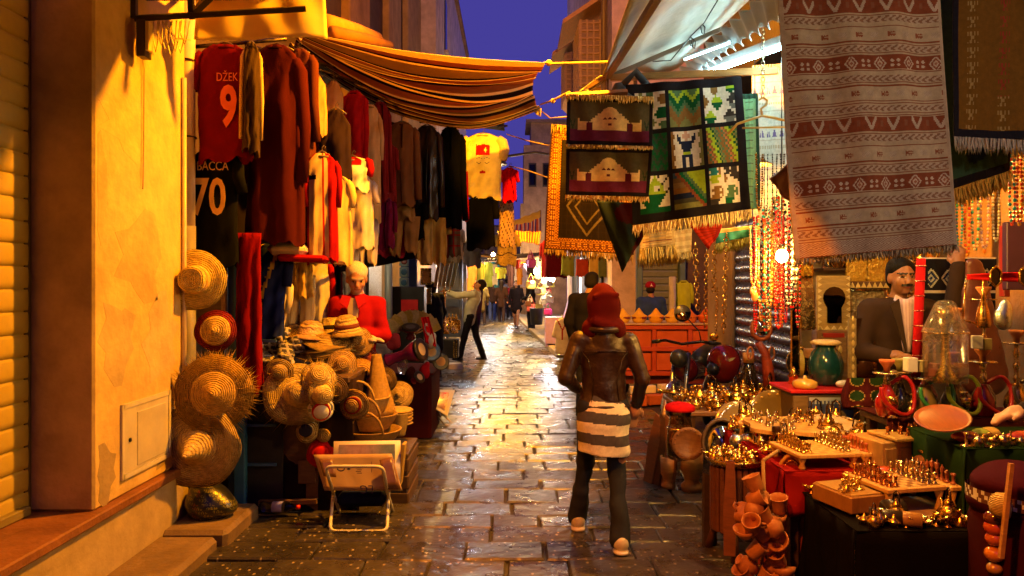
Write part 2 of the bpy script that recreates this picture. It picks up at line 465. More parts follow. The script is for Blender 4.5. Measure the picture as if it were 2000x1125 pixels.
# raised pavement on the right with its kerb
pv = MB((.26, .22, .17))
edge = [(1.02, 15.6), (.85, 19), (.62, 24), (.35, 31), (.1, 40), (-.1, 48)]
poly = edge + [(9, 48), (9, 15.6)]
pv.add([(x, y_, .125) for x, y_ in poly] + [(x, y_, -.02) for x, y_ in poly],
       [tuple(range(len(poly)))[::-1]] + [(i, (i + 1) % len(poly), (i + 1) % len(poly) + len(poly), i + len(poly)) for i in range(len(poly))], smooth=False)
pvo = pv.obj('pavement', PLASTER, kind='structure')
for i in range(len(edge) - 2):
    a, b_ = Vector(edge[i] + (0,)), Vector(edge[i + 1] + (0,))
    n_ = max(2, int((b_ - a).length / .9))
    for k in range(n_):
        p, q = a.lerp(b_, k / n_), a.lerp(b_, (k + 1) / n_)
        c = (p + q) / 2; ang = math.atan2(q.y - p.y, q.x - p.x)
        t = rnd.uniform(.8, 1.1)
        MB((.30 * t, .24 * t, .17 * t)).box((c.x, c.y, .06), ((q - p).length - .015, .16, .15), (0, 0, ang), .015).obj('kerb_stone', STONE, pvo)
for k in range(5):
    MB((.28, .23, .17)).box((1.0 + .42 + k * .83, 15.62, .06), (.81, .16, .15), None, .015).obj('kerb_stone', STONE, pvo)

# street walls behind the viewer
for nm, c, d in (('street_wall', (-2.75, -5.3, 3.6), (.6, 14.6, 7.6)), ('street_wall', (4.3, -3, 4), (.6, 20, 8)), ('street_wall', (.8, -12.5, 4), (8, .6, 8))):
    MB((.30, .22, .15)).box(c, d).obj(nm, PLASTER, kind='structure')

# ------------------------------------------------------------------ near left building: pier, sill, roller shutter
nb = thing('shop_building', 'plastered shop front with closed yellow roller shutter and brown sill', 'building', (-2.3, 3.5, 0))
MB((.52, .37, .15)).box((-2.28, 4.25, 3.3), (.36, 1.04, 5.7), None, .012).obj('pier', PLASTER, nb)
MB((.50, .39, .27)).box((-2.30, 2.6, 5.05), (.34, 2.24, 2.9)).obj('lintel', PLASTER, nb)
MB((.20, .075, .03)).box((-2.27, 3.20, .425), (.44, 3.14, .05), None, .008).obj('sill', STONE, nb)
MB((.36, .27, .15)).box((-2.27, 3.2, .20), (.38, 3.14, .40)).obj('plinth', PLASTER, nb)
for yy, zz, w_, h_, c in ((4.2, 1.75, .5, .5, (.44, .31, .13)), (3.95, 1.3, .34, .42, (.40, .30, .15)), (4.45, 1.25, .4, .5, (.47, .36, .20)), (4.1, 2.45, .6, .3, (.54, .39, .15)), (4.5, .62, .3, .26, (.33, .25, .15)), (3.84, .62, .18, .3, (.30, .22, .12)), (3.80, 2.1, .10, .5, (.48, .33, .13))):
    pp = [(w_ / 2 * (1 + .3 * math.sin(3 * i + zz * 9)) * math.cos(i / 14 * 6.283), h_ / 2 * (1 + .3 * math.sin(5 * i + yy * 7)) * math.sin(i / 14 * 6.283)) for i in range(14)]
    MB(c).prism([(max(3.76 - yy, min(4.74 - yy, a_)), b_) for a_, b_ in pp], .0014, Matrix(((0, 1, 0, -2.0998), (1, 0, 0, yy), (0, 0, 1, zz), (0, 0, 0, 1)))).obj('plaster_patch', PLASTER, nb)
cano = MB((.05, .035, .025)).prism([(-2.1, 4.27), (-.88, 4.24), (-.88, 1.6), (-2.1, 1.6)], .06,
    Matrix(((1, 0, 0, 0), (0, 0, 1, 0), (0, -1, 0, 3.25), (0, 0, 0, 1))))
cano.obj('canopy_slab', WOOD, nb)
sh = MB((.08, .06, .03)).box((-2.44, 3.705, 2.05), (.05, .05, 3.2)).obj('roller_shutter', PAINT, nb)
prof = [(-.004, 0), (.003, .004), (.0055, .03), (.006, .06), (.005, .09), (.002, .104), (-.008, .108), (-.004, .112)]
sl = MB((.40, .30, .055))
ys = [1.3, 3.70]
vs = [(a, yy, b_) for yy in ys for a, b_ in prof]; k = len(prof)
sl.add(vs, [(i, i + 1, i + 1 + k, i + k) for i in range(k - 1)])
slm = sl.mesh('slat')
for i in range(28):
    o = mkobj('slat', slm, PAINT, sh); o.location = (-2.415, 0, .452 + .112 * i)
MB((.2, .16, .06)).box((-2.40, 3.50, .475), (.05, .34, .045), None, .006).obj('bottom_rail', PAINT, sh)

# steps at the foot of the wall
for k, (x0, x1, y0, y1, h) in enumerate(((-2.1, -1.74, 3.0, 4.40, .10), (-2.1, -1.70, 4.42, 5.0, .12))):
    MB((.17, .11, .06)).box(((x0 + x1) / 2, (y0 + y1) / 2, h / 2 - .01), (x1 - x0, y1 - y0, h + .02), None, .025).obj('step_stone', STONE,
        label=('worn stone step below the plinth with a cracked top', 'grey stone step end under the black patterned sack')[k], cat='step')

# meter cabinet in the pier
mc = thing('meter_cabinet', 'small cream metal utility cabinet set in the plaster pier', 'cabinet', (-2.1, 4.28, .75))
y0, y1, z0, z1 = 3.99, 4.53, .55, .93
fr = MB((.55, .50, .42))
for c, d in (((-2.094, (y0 + y1) / 2, z0), (.016, y1 - y0, .025)), ((-2.094, (y0 + y1) / 2, z1), (.016, y1 - y0, .025)), ((-2.094, y0, (z0 + z1) / 2), (.016, .025, z1 - z0 + .025)), ((-2.094, y1, (z0 + z1) / 2), (.016, .025, z1 - z0 + .025))): fr.box(c, d)
fr.obj('frame', PAINT, mc)
dr = MB((.50, .45, .37)).box((-2.097, (y0 + y1) / 2, (z0 + z1) / 2), (.012, y1 - y0 - .03, z1 - z0 - .03)).obj('door', PAINT, mc)
MB((.48, .43, .35)).box((-2.092, (y0 + y1) / 2 + .05, (z0 + z1) / 2 - .01), (.012, y1 - y0 - .2, z1 - z0 - .08), None, .003).obj('raised_panel', PAINT, dr)
MB((.03, .03, .03)).lathe([(.0, 0), (.012, 0), (.012, .006), (0, .006)], 10, frame((-2.09, y0 + .07, .74), (1, 0, 0))).obj('keyhole', STEEL, dr)

# ------------------------------------------------------------------ left buildings beyond
b2 = thing('old_building', 'tall brown stained building with pilasters above the striped awning', 'building', (-2.6, 11, 0))
MB((.075, .045, .03)).box((-2.65, 11.35, 5.9), (.7, 13.1, 11.9)).obj('wall', PLASTER, b2)
for (a, b_, c) in ((8.0, 8.7, (.28, .15, .07)), (10.0, 11.4, (.24, .13, .06)), (13.2, 14.6, (.30, .19, .09)), (15.6, 17.8, (.36, .25, .13))):
    MB(c).box((-2.25, (a + b_) / 2, 7.0), (.14, b_ - a, 9.6), None, .02).obj('pilaster', PLASTER, b2)  # pilaster tones carry light and shade painted into their colours
for yy in (6.4, 9.4, 12.3):
    MB((.05, .03, .02)).box((-2.29, yy, 1.15), (.06, 1.15, 2.3)).obj('door', WOOD, b2)
MB((.22, .13, .07)).box((-2.2, 11.3, 4.35), (.28, 13, .12), None, .02).obj('string_course', PLASTER, b2)
b3 = thing('pale_building', 'pale mauve gabled building rising beyond the brown facade', 'building', (-2.2, 24, 0))
MB((.62, .52, .50)).box((-2.45, 24, 5.35), (1.2, 11.9, 10.7)).obj('wall', PLASTER, b3)
MB((.25, .13, .07)).box((-2.4, 24, 10.75), (1.32, 12.1, .16)).obj('cornice', PLASTER, b3)
for (yy, zz) in ((20.6, 8.7), (20.6, 4.6), (25, 4.6)):
    w_ = MB((.03, .03, .06)).box((-1.845, yy, zz), (.03, .62, 1.5)).obj('window', PAINT, b3)
    MB((.10, .10, .22)).box((-1.835, yy, zz), (.03, .5, 1.36)).obj('pane', GLASS, w_)
    MB((.5, .42, .38)).box((-1.80, yy, zz - .8), (.14, .8, .08)).obj('sill', PLASTER, b3)
for yy in (19.3, 21.6, 24.2): MB((.014, .010, .009)).box((-1.84, yy, 1.3), (.06, 1.5, 2.6)).obj('opening_shade_panel', CAVE, b3)  # near-black panels paint the shade inside the shops
b4 = thing('low_building', 'low dark building closing the left side of the street bend', 'building', (-2.2, 40, 0))
MB((.3, .22, .16)).box((-2.6, 40, 2.4), (1.6, 19, 4.8)).obj('wall', PLASTER, b4)
MB((.15, .08, .05)).box((-2.6, 40, 4.86), (1.8, 19.2, .14)).obj('roof', CLAY, b4)
# ------------------------------------------------------------------ right buildings
rb = thing('mauve_building', 'mauve plaster house with two projecting lattice bay windows', 'building', (3, 18, 0))
MB((.60, .46, .46)).box((3.95, 18.25, 6.6), (4.4, 10.5, 13)).obj('wall', PLASTER, rb)
MB((.18, .12, .12)).tube([(1.68, 13.6, 3.4), (1.68, 13.6, 12.5)], .05, 8).obj('downpipe', PAINT, rb)
MB((.10, .07, .08)).tube([(2.15, 12.93, 3.4), (2.15, 12.93, 12.5)], .035, 8).obj('downpipe', PAINT, rb)
for (yc, zb, zt, ov) in ((14.5, 5.25, 6.5, .62), (18.2, 6.0, 7.05, .6)):
    x1 = 1.76; x0 = x1 - .48
    bw = MB((.26, .17, .15)).box(((x0 + x1) / 2, yc, (zb + zt) / 2), (x1 - x0, 1.3, zt - zb)).obj('bay_window', WOOD, rb)
    lat = MB((.42, .27, .19))
    for i in range(9):
        zz = lerp(zb + .06, zt - .06, i / 8); lat.box(((x0 + x1) / 2, yc - .665, zz), (x1 - x0 + .02, .03, .03)); lat.box((x0 - .015, yc, zz), (.03, 1.3, .03))
    for i in range(5):
        xx = lerp(x0, x1, i / 4); lat.box((xx, yc - .672, (zb + zt) / 2), (.03, .03, zt - zb))
    for i in range(9):
        yy = lerp(yc - .65, yc + .65, i / 8); lat.box((x0 - .02, yy, (zb + zt) / 2), (.03, .03, zt - zb))
    lat.obj('lattice', WOOD, bw)
    MB((.55, .30, .12)).prism([(x1, 0), (x1, .10), (x0 - ov * .55, -.46), (x0 - ov * .55, -.54)], 1.6, Matrix.Translation((0, yc, zt + .42))).obj('canopy', WOOD, bw)
    MB((.5, .28, .12)).prism([(x1, 0), (x1, -.5), (x1 - .5, 0)], 1.2, Matrix.Translation((0, yc, zb))).obj('corbel', PLASTER, bw)
for yy, hh in ((15.0, 2.7), (17.4, 2.9), (20.2, 2.7)): MB((.014, .010, .009)).box((1.735, yy, hh / 2 + .12), (.06, 1.7, hh)).obj('opening_shade_panel', CAVE, rb)  # dark boxes stand in for the shaded shop interiors along the wall
MB((.10, .06, .045)).box((1.62, 18.2, 3.2), (.32, 9.6, .5), None, .02).obj('shop_fascia', WOOD, rb)
an = MB((.05, .04, .05)); a0 = Vector((1.35, 15.6, 8.0)); a1 = Vector((2.2, 15.2, 8.45))
an.tube([a0, a1], .022, 6); an.tube([(2.0, 15.3, 8.35), (2.05, 15.3, 11)], .03, 6)
for i in range(9):
    p = a0.lerp(a1, i / 8); l_ = .12 + .02 * i; an.tube([p + Vector((0, -l_, .05)), p + Vector((0, l_, -.05))], .012, 5)
an.obj('antenna', STEEL, label='dark rooftop television antenna against the dusk sky', cat='antenna')
r3 = thing('brown_building', 'brown plaster house with stepped outline at the street bend', 'building', (1.3, 35, 0))
MB((.34, .21, .13)).box((1.55, 36, 4.0), (2.0, 3, 8.0)).obj('wall', PLASTER, r3)
MB((.32, .20, .13)).box((1.72, 36.05, 8.5), (1.66, 2.9, 1.1)).obj('upper_storey', PLASTER, r3)
MB((.36, .22, .13)).box((.49, 36, 2.6), (.18, 2.6, 5.4)).obj('buttress', PLASTER, r3)
MB((.26, .16, .10)).box((1.6, 35.9, 9.1), (1.9, 3.1, .14)).obj('parapet', PLASTER, r3)
for xx, zz in ((.95, 6.6), (1.6, 6.6), (.95, 4.0)):
    w_ = MB((.05, .035, .03)).box((xx, 34.48, zz), (.36, .06, 1.1)).obj('window', WOOD, r3)
    MB((.08, .08, .14)).box((xx, 34.45, zz), (.28, .04, .95)).obj('pane', GLASS, w_)
r4 = thing('end_building', 'plain house wall closing the far end of the street', 'building', (.2, 48, 0))
MB((.28, .19, .13)).box((-.3, 48.5, 2.6), (6, 1, 5.2)).obj('wall', PLASTER, r4)
MB((.14, .08, .05)).box((-.3, 48.5, 5.26), (6.2, 1.2, .12)).obj('roof', CLAY, r4)

# stall building on the right: blue shutter wall, tan pillar, shop interior
sb = thing('stall_building', 'shop with tan pillar and dark blue roller shutter behind the necklaces', 'building', (3, 7, 0))
MB((.30, .21, .12)).box((2.85, 9.0, 2.0), (.7, 1.0, 4.6), None, .02).obj('pillar', PLASTER, sb)
bs = MB((.02, .025, .06)).box((2.62, 7.4, 2.2), (.10, 2.2, 4.4)).obj('blue_shutter', PAINT, sb)
sl2 = MB((.022, .03, .085)); prof2 = [(0, 0), (-.02, .012), (-.028, .05), (-.02, .1), (0, .118)]; k = len(prof2)
sl2.add([(a, yy, b_) for yy in (6.32, 8.48) for a, b_ in prof2], [(i + k, i + 1 + k, i + 1, i) for i in range(k - 1)])
slm2 = sl2.mesh('slat')
SHUT = material('shutter_paint', .3, var=.2, vscale=12, bump=.1, bscale=40, rvar=.1)
for i in range(26):
    o = mkobj('slat', slm2, SHUT, bs); o.location = (2.565, 0, .06 + .118 * i)
MB((.34, .24, .10)).box((3.2, 6.35, 2.0), (1.5, .14, 4.2)).obj('back_wall', PLASTER, sb)
MB((.30, .18, .10)).box((3.75, 4.4, 2.0), (.14, 3.8, 4.2)).obj('side_wall', PLASTER, sb)
MB((.10, .07, .05)).box((3.15, 5.0, 3.9), (1.6, 3.4, .1)).obj('ceiling', WOOD, sb)
# facade behind the spice cart with grey shutter
fb = thing('corner_shop', 'corner shop front with grey green shutter and blue columns', 'building', (3, 13, 0))
MB((.12, .08, .06)).box((4.0, 12.95, 2.2), (2.4, .1, 4.4)).obj('wall', PLASTER, fb)
gs = MB((.10, .12, .09)).box((2.50, 12.60, 1.35), (.62, .05, 2.7)).obj('grey_shutter', PAINT, fb)
for i in range(22):
    MB((.20, .22, .15)).box((2.50, 12.565, .10 + .118 * i), (.60, .04, .10), (R(12), 0, 0), .01).obj('slat', PAINT, gs)
for xx, c in ((2.14, (.10, .17, .17)), (2.86, (.10, .17, .17))):
    MB(c).box((xx, 12.5, 1.5), (.10, .14, 3.0), None, .01).obj('door_post', PAINT, fb)
MB((.05, .09, .45)).box((1.90, 13.4, 1.6), (.26, .26, 3.0), None, .02).obj('column', PAINT, fb)
MB((.34, .22, .50)).box((2.28, 16.2, 1.6), (.22, .22, 3.0), None, .02).obj('column', PAINT, fb)
MB((.10, .06, .05)).box((3.0, 13.4, 3.5), (2.8, 1.9, .9), None, .02).obj('fascia', WOOD, fb)
# ================================================================== LEFT SIDE
# assumed street lamps, two lamps added to brighten goods (wall arms above the picture)
def assumed_or_added_lamp(p, wallx, label):
    t = thing('assumed_or_added_lamp', label, 'assumed or added lamp', (wallx, p[1], p[2] + .3))
    MB((.04, .04, .045)).tube([(wallx, p[1], p[2] + .3), (lerp(wallx, p[0], .6), p[1], p[2] + .5), (p[0], p[1], p[2] + .38)], .03, 8).obj('arm', PAINT, t)
    MB((.05, .05, .055)).lathe([(.03, .42), (.06, .36), (.17, .27), (.2, .22), (.19, .215), (.0, .26)], 16, Matrix.Translation(p)).obj('hood', PAINT, t)
for i_, (wx, lb) in enumerate(((2.2, 'assumed hooded sodium street lamp on a wall arm above the near stalls'), (1.75, 'assumed hooded sodium street lamp on the mauve house wall'), (-1.85, 'assumed hooded sodium street lamp at the far end of the lane'), (-2.15, 'assumed hooded street lamp on the wall behind the roller shutter'), (4.0, 'added unseen spotlight on an arm brightening the hanging kilims'), (1.0, 'added hidden lamp behind the shrine tapestries brightening the pale shirt'))): assumed_or_added_lamp(LAMPS[i_][0], wx, lb)

# ------------------------------------------------------------------ yellow canvas canopy on a dark frame
cn = thing('canvas_canopy', 'yellow canvas canopy on a dark square tube frame', 'awning', (-2.0, 4.4, 3.1))
def bar(a, b_, w=.03, col=(.035, .02, .012)):
    a, b_ = Vector(a), Vector(b_); d = b_ - a
    m = MB(col, smooth=False); m.M = frame((a + b_) / 2, d); m.box((0, 0, 0), (w, w, d.length)); m.M = None
    return m
A, B, C_ = P(262, 36, 4.1), P(597, 17, 4.35), P(374, 33, 4.2)
for a, b_ in ((A, B), (C_, P(372, -40, 4.15)), (C_, P(440, -30, 4.1)), (A, P(262, -40, 4.1)), (C_, P(420, -25, 4.7))):
    bar(a, b_).obj('frame_bar', PAINT, cn)
def quad_sheet(tl, tr, br, bl, bulge, nu=24, nv=12, wr=.0, seed=1.):
    tl, tr, br, bl = map(Vector, (tl, tr, br, bl))
    n_ = (tr - tl).cross(bl - tl).normalized()
    def fn(u, v):
        p = tl.lerp(tr, u).lerp(bl.lerp(br, u), v)
        return p + n_ * (bulge * math.sin(math.pi * u) * math.sin(math.pi * min(1, v * .9 + .05)) + wr * math.sin(9 * u + 4 * v + seed) * (.3 + v) + wr * .6 * math.sin(21 * u - 3 * v + 2 * seed))
    return fn
MB((.80, .62, .30)).sheet(quad_sheet(P(384, -8, 4.55), P(634, -30, 4.75), P(640, 73, 4.75), P(380, 80, 4.5), -.03, wr=.012), 30, 12, thick=.003).obj('valance', CANVAS, cn)
MB((.80, .62, .30)).sheet(quad_sheet(P(300, -60, 4.0), P(610, -75, 4.2), P(634, -32, 4.75), P(384, -10, 4.55), -.05, wr=.01), 24, 10, thick=.003).obj('canvas_roof', CANVAS, cn)

# ------------------------------------------------------------------ striped awning across the lane
sw = thing('striped_awning', 'sagging cream and dark striped cloth awning tied across the lane', 'awning', (-.6, 6.5, 3.3))
near = [(600, 66, 5.5), (700, 84, 5.55), (800, 101, 5.6), (930, 115, 5.6), (1066, 123, 5.6)]
far = [(560, 92, 6.0), (680, 178, 7.0), (800, 232, 7.6), (930, 252, 7.9), (1058, 214, 7.9)]
def along(pts, u):
    u = u * (len(pts) - 1); i = min(int(u), len(pts) - 2); f = u - i
    p = [P(*q) for q in pts]
    m0 = (p[i + 1] - p[max(i - 1, 0)]) * .5; m1 = (p[min(i + 2, len(p) - 1)] - p[i]) * .5
    return p[i] * (2 * f**3 - 3 * f * f + 1) + m0 * (f**3 - 2 * f * f + f) + p[i + 1] * (-2 * f**3 + 3 * f * f) + m1 * (f**3 - f * f)
nearL = [along(near, i / 60) for i in range(61)]; farL = [along(far, i / 60) for i in range(61)]
def awn(u, v):
    i = min(60, int(round(u * 60)))
    p = nearL[i].lerp(farL[i], v)
    edge_ = .10 * math.exp(-((1 - u) / .10) ** 2) * math.sin(math.pi * v)
    fold_ = .030 * math.sin(17 * v + 3.2 * u) * math.sin(math.pi * v) + .028 * math.sin(34 * v - 5 * u + .6) * math.sin(math.pi * v) * u
    return p + Vector((-edge_, 0, fold_ - .05 * math.sin(math.pi * v) * math.sin(math.pi * u)))
CR, DK, BR_, TA, OR = (.92, .74, .36), (.015, .005, .004), (.34, .13, .045), (.36, .24, .10), (.5, .20, .05)
bands = [(.05, CR), (.085, BR_), (.10, DK), (.115, CR), (.18, TA), (.19, DK), (.20, CR), (.235, BR_), (.245, DK), (.255, CR), (.30, TA), (.315, CR), (.335, DK), (.38, BR_), (.395, CR), (.42, DK), (.45, CR), (.475, DK), (.515, OR), (.53, CR), (.55, DK),
         (.60, BR_), (.615, CR), (.64, DK), (.66, CR), (.685, DK), (.72, TA), (.735, CR), (.755, DK), (.79, BR_), (.805, CR), (.83, DK), (.86, BR_), (.875, CR), (.90, DK), (.93, TA), (.945, CR), (.965, DK), (.985, OR), (1.01, CR)]
MB().sheet(awn, 60, 140, colfn=lambda u, v: next(c for t, c in bands if v < t), thick=.003).obj('cloth', CANVAS, sw)
rp = MB((.6, .42, .16))
rp.tube([P(1064, 122, 5.6), P(1078, 124, 5.6), P(1130, 123, 5.5), P(1210, 120, 5.4)], .008, 6)
rp.tube([P(1056, 204, 7.7), P(1080, 196, 7), P(1112, 180, 5.3)], .009, 6)
rp.tube([P(1056, 216, 7.9), P(1075, 231, 7.4), P(1112, 228, 5.3)], .007, 6)
rp.tube([P(990, 262, 8.6), P(1030, 275, 8), P(1072, 284, 7.2)], .007, 6)
rp.tube([P(995, 324, 8.7), P(1030, 333, 8), P(1068, 346, 7.2)], .007, 6)
for q in (P(1080, 197, 7), P(1072, 123, 5.6)): rp.ell(q, .025, 8, 6)
rp.obj('tie_rope', FABRIC, sw)
kn = MB((.6, .45, .2)).sheet(quad_sheet(P(1038, 208, 7.8), P(1058, 212, 7.8), P(1056, 228, 7.8), P(1046, 222, 7.8), .01), 4, 4, thick=.004); kn.obj('corner_patch', CANVAS, sw)
# rolled mats lying on top of the awning
for k, (a, b_, r, c, lb) in enumerate(((P(640, 44, 6.2), P(735, 76, 7.4), .07, (.45, .22, .07), 'rolled orange mat lying along the top of the striped awning'),
                                   (P(650, 62, 6.0), P(760, 90, 7.2), .05, (.22, .10, .05), 'thin rolled dark mat tucked beside the orange mat on the awning'))):
    MB(c).tube([a, a.lerp(b_, .5) + Vector((0, 0, .01)), b_], r, 12).obj('rolled_mat', FABRIC, label=lb, cat='mat')
# dark under-canopy behind the clothes
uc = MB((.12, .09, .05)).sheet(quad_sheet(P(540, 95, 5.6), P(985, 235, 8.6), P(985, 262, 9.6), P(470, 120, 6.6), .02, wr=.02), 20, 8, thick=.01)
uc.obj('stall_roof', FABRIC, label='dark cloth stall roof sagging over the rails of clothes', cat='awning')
# rails carrying the clothes
for k, (a, b_, lb) in enumerate(((P(480, 86, 5.2), P(900, 232, 8.1), 'long dark clothes rail running along the lane under the awning'),
                             (P(372, 92, 4.95), P(560, 76, 5.05), 'short clothes rail over the football shirts by the drainpipe'),
                             (P(820, 238, 7.9), P(990, 246, 8.75), 'thin steel rail over the pale printed shirt'))):
    MB((.08, .06, .05)).tube([a, b_], .014, 8).obj('clothes_rail', STEEL, label=lb, cat='rail')

# ------------------------------------------------------------------ hanging clothes
SHAPES = {
    'shirt': [(0, .17), (.03, .26), (.07, .40), (.3, .40), (1, .42)],
    'jersey': [(0, .2), (.03, .32), (.07, .47), (.3, .48), (1, .5)],
    'robe': [(0, .16), (.02, .24), (.06, .40), (.4, .43), (1, .5)],
    'tank': [(0, .12), (.05, .22), (.12, .30), (.22, .42), (1, .48)],
    'coat': [(0, .18), (.03, .28), (.07, .38), (.5, .37), (1, .41)],
    'cloth': [(0, .46), (.5, .47), (1, .5)],
}
def garment(label, x0, x1, y0, y1, Y, kind, col, yaw=0., sleeve=.5, scol=None, colfn=None, nth=30, nv=24, depth=.055, amp=.10, nf=5, name=None, mat=None, hang=True, tex=None, group=None, seed=None, roll=0.):
    if seed is None: seed = rnd.uniform(0, 6)
    W = (x1 - x0) * Y / FPX / max(.4, math.cos(yaw)); H = (y1 - y0) * Y / FPX
    M = vframe(P((x0 + x1) / 2, y0, Y), yaw, 0, roll)
    names = {'shirt': 'shirt', 'jersey': 'football_shirt', 'robe': 'robe', 'tank': 'vest', 'coat': 'coat', 'cloth': 'cloth', 'trousers': 'trousers'}
    nm = name or names[kind]
    mat = mat or FABRIC
    cats = {'robe': 'robe', 'coat': 'coat', 'cloth': 'cloth', 'trousers': 'trousers'}
    t = thing(nm, label, cats.get(kind, nm.replace('_', ' ')), M.translation, 0, group)
    def hw(v):
        pr = SHAPES[kind]
        for (a, wa), (b_, wb) in zip(pr, pr[1:]):
            if v <= b_: return W * lerp(wa, wb, (v - a) / max(1e-6, b_ - a))
        return W * pr[-1][1]
    def ring(hwf, xc, z0, z1, d, nm_, cfn=None, c=None, n=nth, m_=nv, ph=0.):
        b = MB(c or col); b.M = M
        vs, fs, cc = [], [], []
        for j in range(m_ + 1):
            v = j / m_; w = hwf(v)
            for i in range(n):
                th = 2 * math.pi * i / n
                cx, sx = math.cos(th), math.sin(th)
                f = amp * min(1, v * 1.6 + .12)
                fo = math.sin(nf * th + seed + ph + 1.3 * math.sin(2.2 * v + seed)) + .5 * math.sin((nf * 2 + 1) * th + 2 * seed + 3 * v)
                x = w * cx * (1 + .20 * f * fo) + .03 * W * math.sin(3.1 * v + seed) * v
                y = d * (.45 + .55 * min(1, v * 3)) * math.copysign(abs(sx) ** .6, sx) * (1 + 1.9 * f * fo) * (1 + .25 * v) + .012 * math.sin(19 * v + 4 * cx + seed) * math.sin(7 * v + 5 * cx + 2 * seed)
                vs.append((xc + x, y, lerp(z0, z1, v) + (.018 * fo - .02 * cx * math.sin(seed)) * max(0, v - .75) * 4))
        for j in range(m_):
            for i in range(n):
                fs.append((j * n + i, (j + 1) * n + i, (j + 1) * n + (i + 1) % n, j * n + (i + 1) % n))
                if cfn:
                    th = 2 * math.pi * (i + .5) / n
                    cc.append(cfn((math.cos(th) + 1) / 2, (j + .5) / m_, math.sin(th) < 0))
                else: cc.append(c or col)
        fs.append(tuple(range(n))); cc.append(cc[0])
        b.add(vs, fs, cols=cc)
        return b.obj(nm_, mat, t)
    if kind == 'trousers':
        ring(lambda v: W * (.30 + .06 * v), -W * .0, 0, -H * .28, depth, 'waist', m_=6)
        for s_ in (-1, 1):
            ring(lambda v: W * lerp(.25, .17, v), s_ * W * lerp(.22, .26, .5), -H * .22, -H * (1 if s_ < 0 else .95), depth * .8, 'leg', n=18, m_=14, ph=s_)
    else:
        body = ring(hw, 0, 0, -H, depth, 'body', colfn)
        if sleeve and kind not in ('cloth', 'tank'):
            for s_ in (-1, 1):
                L = sleeve * H; sx_ = W * (.40 if kind != 'jersey' else .47)
                r0 = W * .12; pts = [(s_ * (sx_ - r0 * .6), 0, -H * .075), (s_ * (sx_ + W * .02), -.004, -H * .13), (s_ * (sx_ + W * (.07 + .03 * math.sin(seed + s_))), -.012, -H * .075 - L * .55), (s_ * (sx_ + W * (.075 + .06 * math.sin(2 * seed + s_))), -.02, -H * .075 - L)]
                b = MB(scol or col); b.M = M
                b.tube(pts, [r0 * .8, r0, r0 * .95, r0 * .85], 12); b.obj('sleeve', mat, t)
    if kind in ('shirt', 'jersey', 'coat', 'robe'):
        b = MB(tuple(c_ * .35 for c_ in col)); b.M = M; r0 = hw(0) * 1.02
        b.tube([(r0 * math.cos(i / 14 * 6.283), depth * .5 * math.sin(i / 14 * 6.283), -.004 - .02 * (math.sin(i / 14 * 6.283) < -.2)) for i in range(14)], .009, 6, closed=True); b.obj('collar', mat, t)  # darkened ring paints the shade of the neck opening
        if kind == 'coat':
            b = MB(tuple(c_ * .3 for c_ in col)); b.M = M; b.tube([(.01, -depth * .75, -.03), (.012, -depth * 1.08, -H * .3), (.0, -depth * 1.2, -H * .65), (.015, -depth * 1.28, -H * .98)], .007, 5); b.obj('opening_shade_line', mat, t)  # dark line paints the shade down the coat's opening
    if hang:
        b = MB((.10, .07, .05)); b.M = M
        b.tube([(-W * .3, 0, -.03), (-W * .1, 0, .008), (0, 0, .02), (W * .1, 0, .008), (W * .3, 0, -.03)], .007, 6)
        b.tube([(0, 0, .015), (0, 0, .045), (.014, 0, .062), (.024, 0, .05), (.018, 0, .036)], .0035, 5)
        b.obj('hanger', PLASTIC, t)
    t['_m'] = 0
    del t['_m']
    return t, M, W, H
RED, DRED, MAR, CRM, WHT, NAVY, BLK, BRN, BEI, GOLD = (.27, .004, .006), (.15, .003, .003), (.055, .006, .005), (.50, .35, .15), (.58, .54, .48), (.006, .007, .02), (.004, .0035, .004), (.16, .07, .03), (.40, .24, .10), (.55, .33, .05)
t, M, W_, H_ = garment('dark red football shirt with orange name and number nine', 386, 492, 88, 316, 4.90, 'jersey', (.14, .003, .005), sleeve=.32, amp=.05, depth=.05)
text_part('DŽEK', .078, M @ Matrix.Translation((.04, -.066, -H_ * .33)), (.75, .20, .10), FABRIC, t, squash=.72)
text_part('9', .36, M @ Matrix.Translation((.05, -.068, -H_ * .70)), (.78, .17, .10), FABRIC, t, squash=.62, bold=.012)
t, M, W_, H_ = garment('black football shirt with cream name and number seventy', 368, 466, 292, 520, 4.98, 'jersey', (.005, .005, .005), sleeve=.3, amp=.04, depth=.05)
text_part('BACCA', .085, M @ Matrix.Translation((.02, -.066, -H_ * .19)), (.62, .40, .16), FABRIC, t, squash=.75)
text_part('70', .34, M @ Matrix.Translation((-.005, -.070, -H_ * .56)), (.72, .46, .17), FABRIC, t, squash=.68, bold=.006)
garment('cream and black sleeve of a shirt hung sideways by the red football shirt', 474, 508, 86, 300, 4.86, 'shirt', (.05, .03, .02), scol=(.55, .36, .14), sleeve=.8, yaw=.5, amp=.08)
garment('long maroon hooded robe beside the football shirts', 484, 596, 90, 474, 5.15, 'robe', MAR, sleeve=.62, amp=.14, nf=6, depth=.085)
garment('dark brown coat with wide sleeves behind the maroon robe', 545, 622, 98, 318, 5.45, 'coat', (.09, .022, .012), sleeve=.75, yaw=-.3, depth=.075)
garment('navy football shirt between the maroon robe and the red and cream shirt', 575, 628, 300, 486, 5.5, 'jersey', NAVY, sleeve=.35, yaw=.4)
def redcream(u, v, f): return RED if (u > .70 or u < .06 or (.50 < u < .56)) else (CRM if not (.20 < v < .25 and u < .3) else NAVY)
garment('cream football shirt with broad red side stripe and dark sponsor patch', 600, 658, 300, 512, 5.4, 'jersey', CRM, colfn=redcream, scol=RED, sleeve=.42, yaw=.25, nth=48)
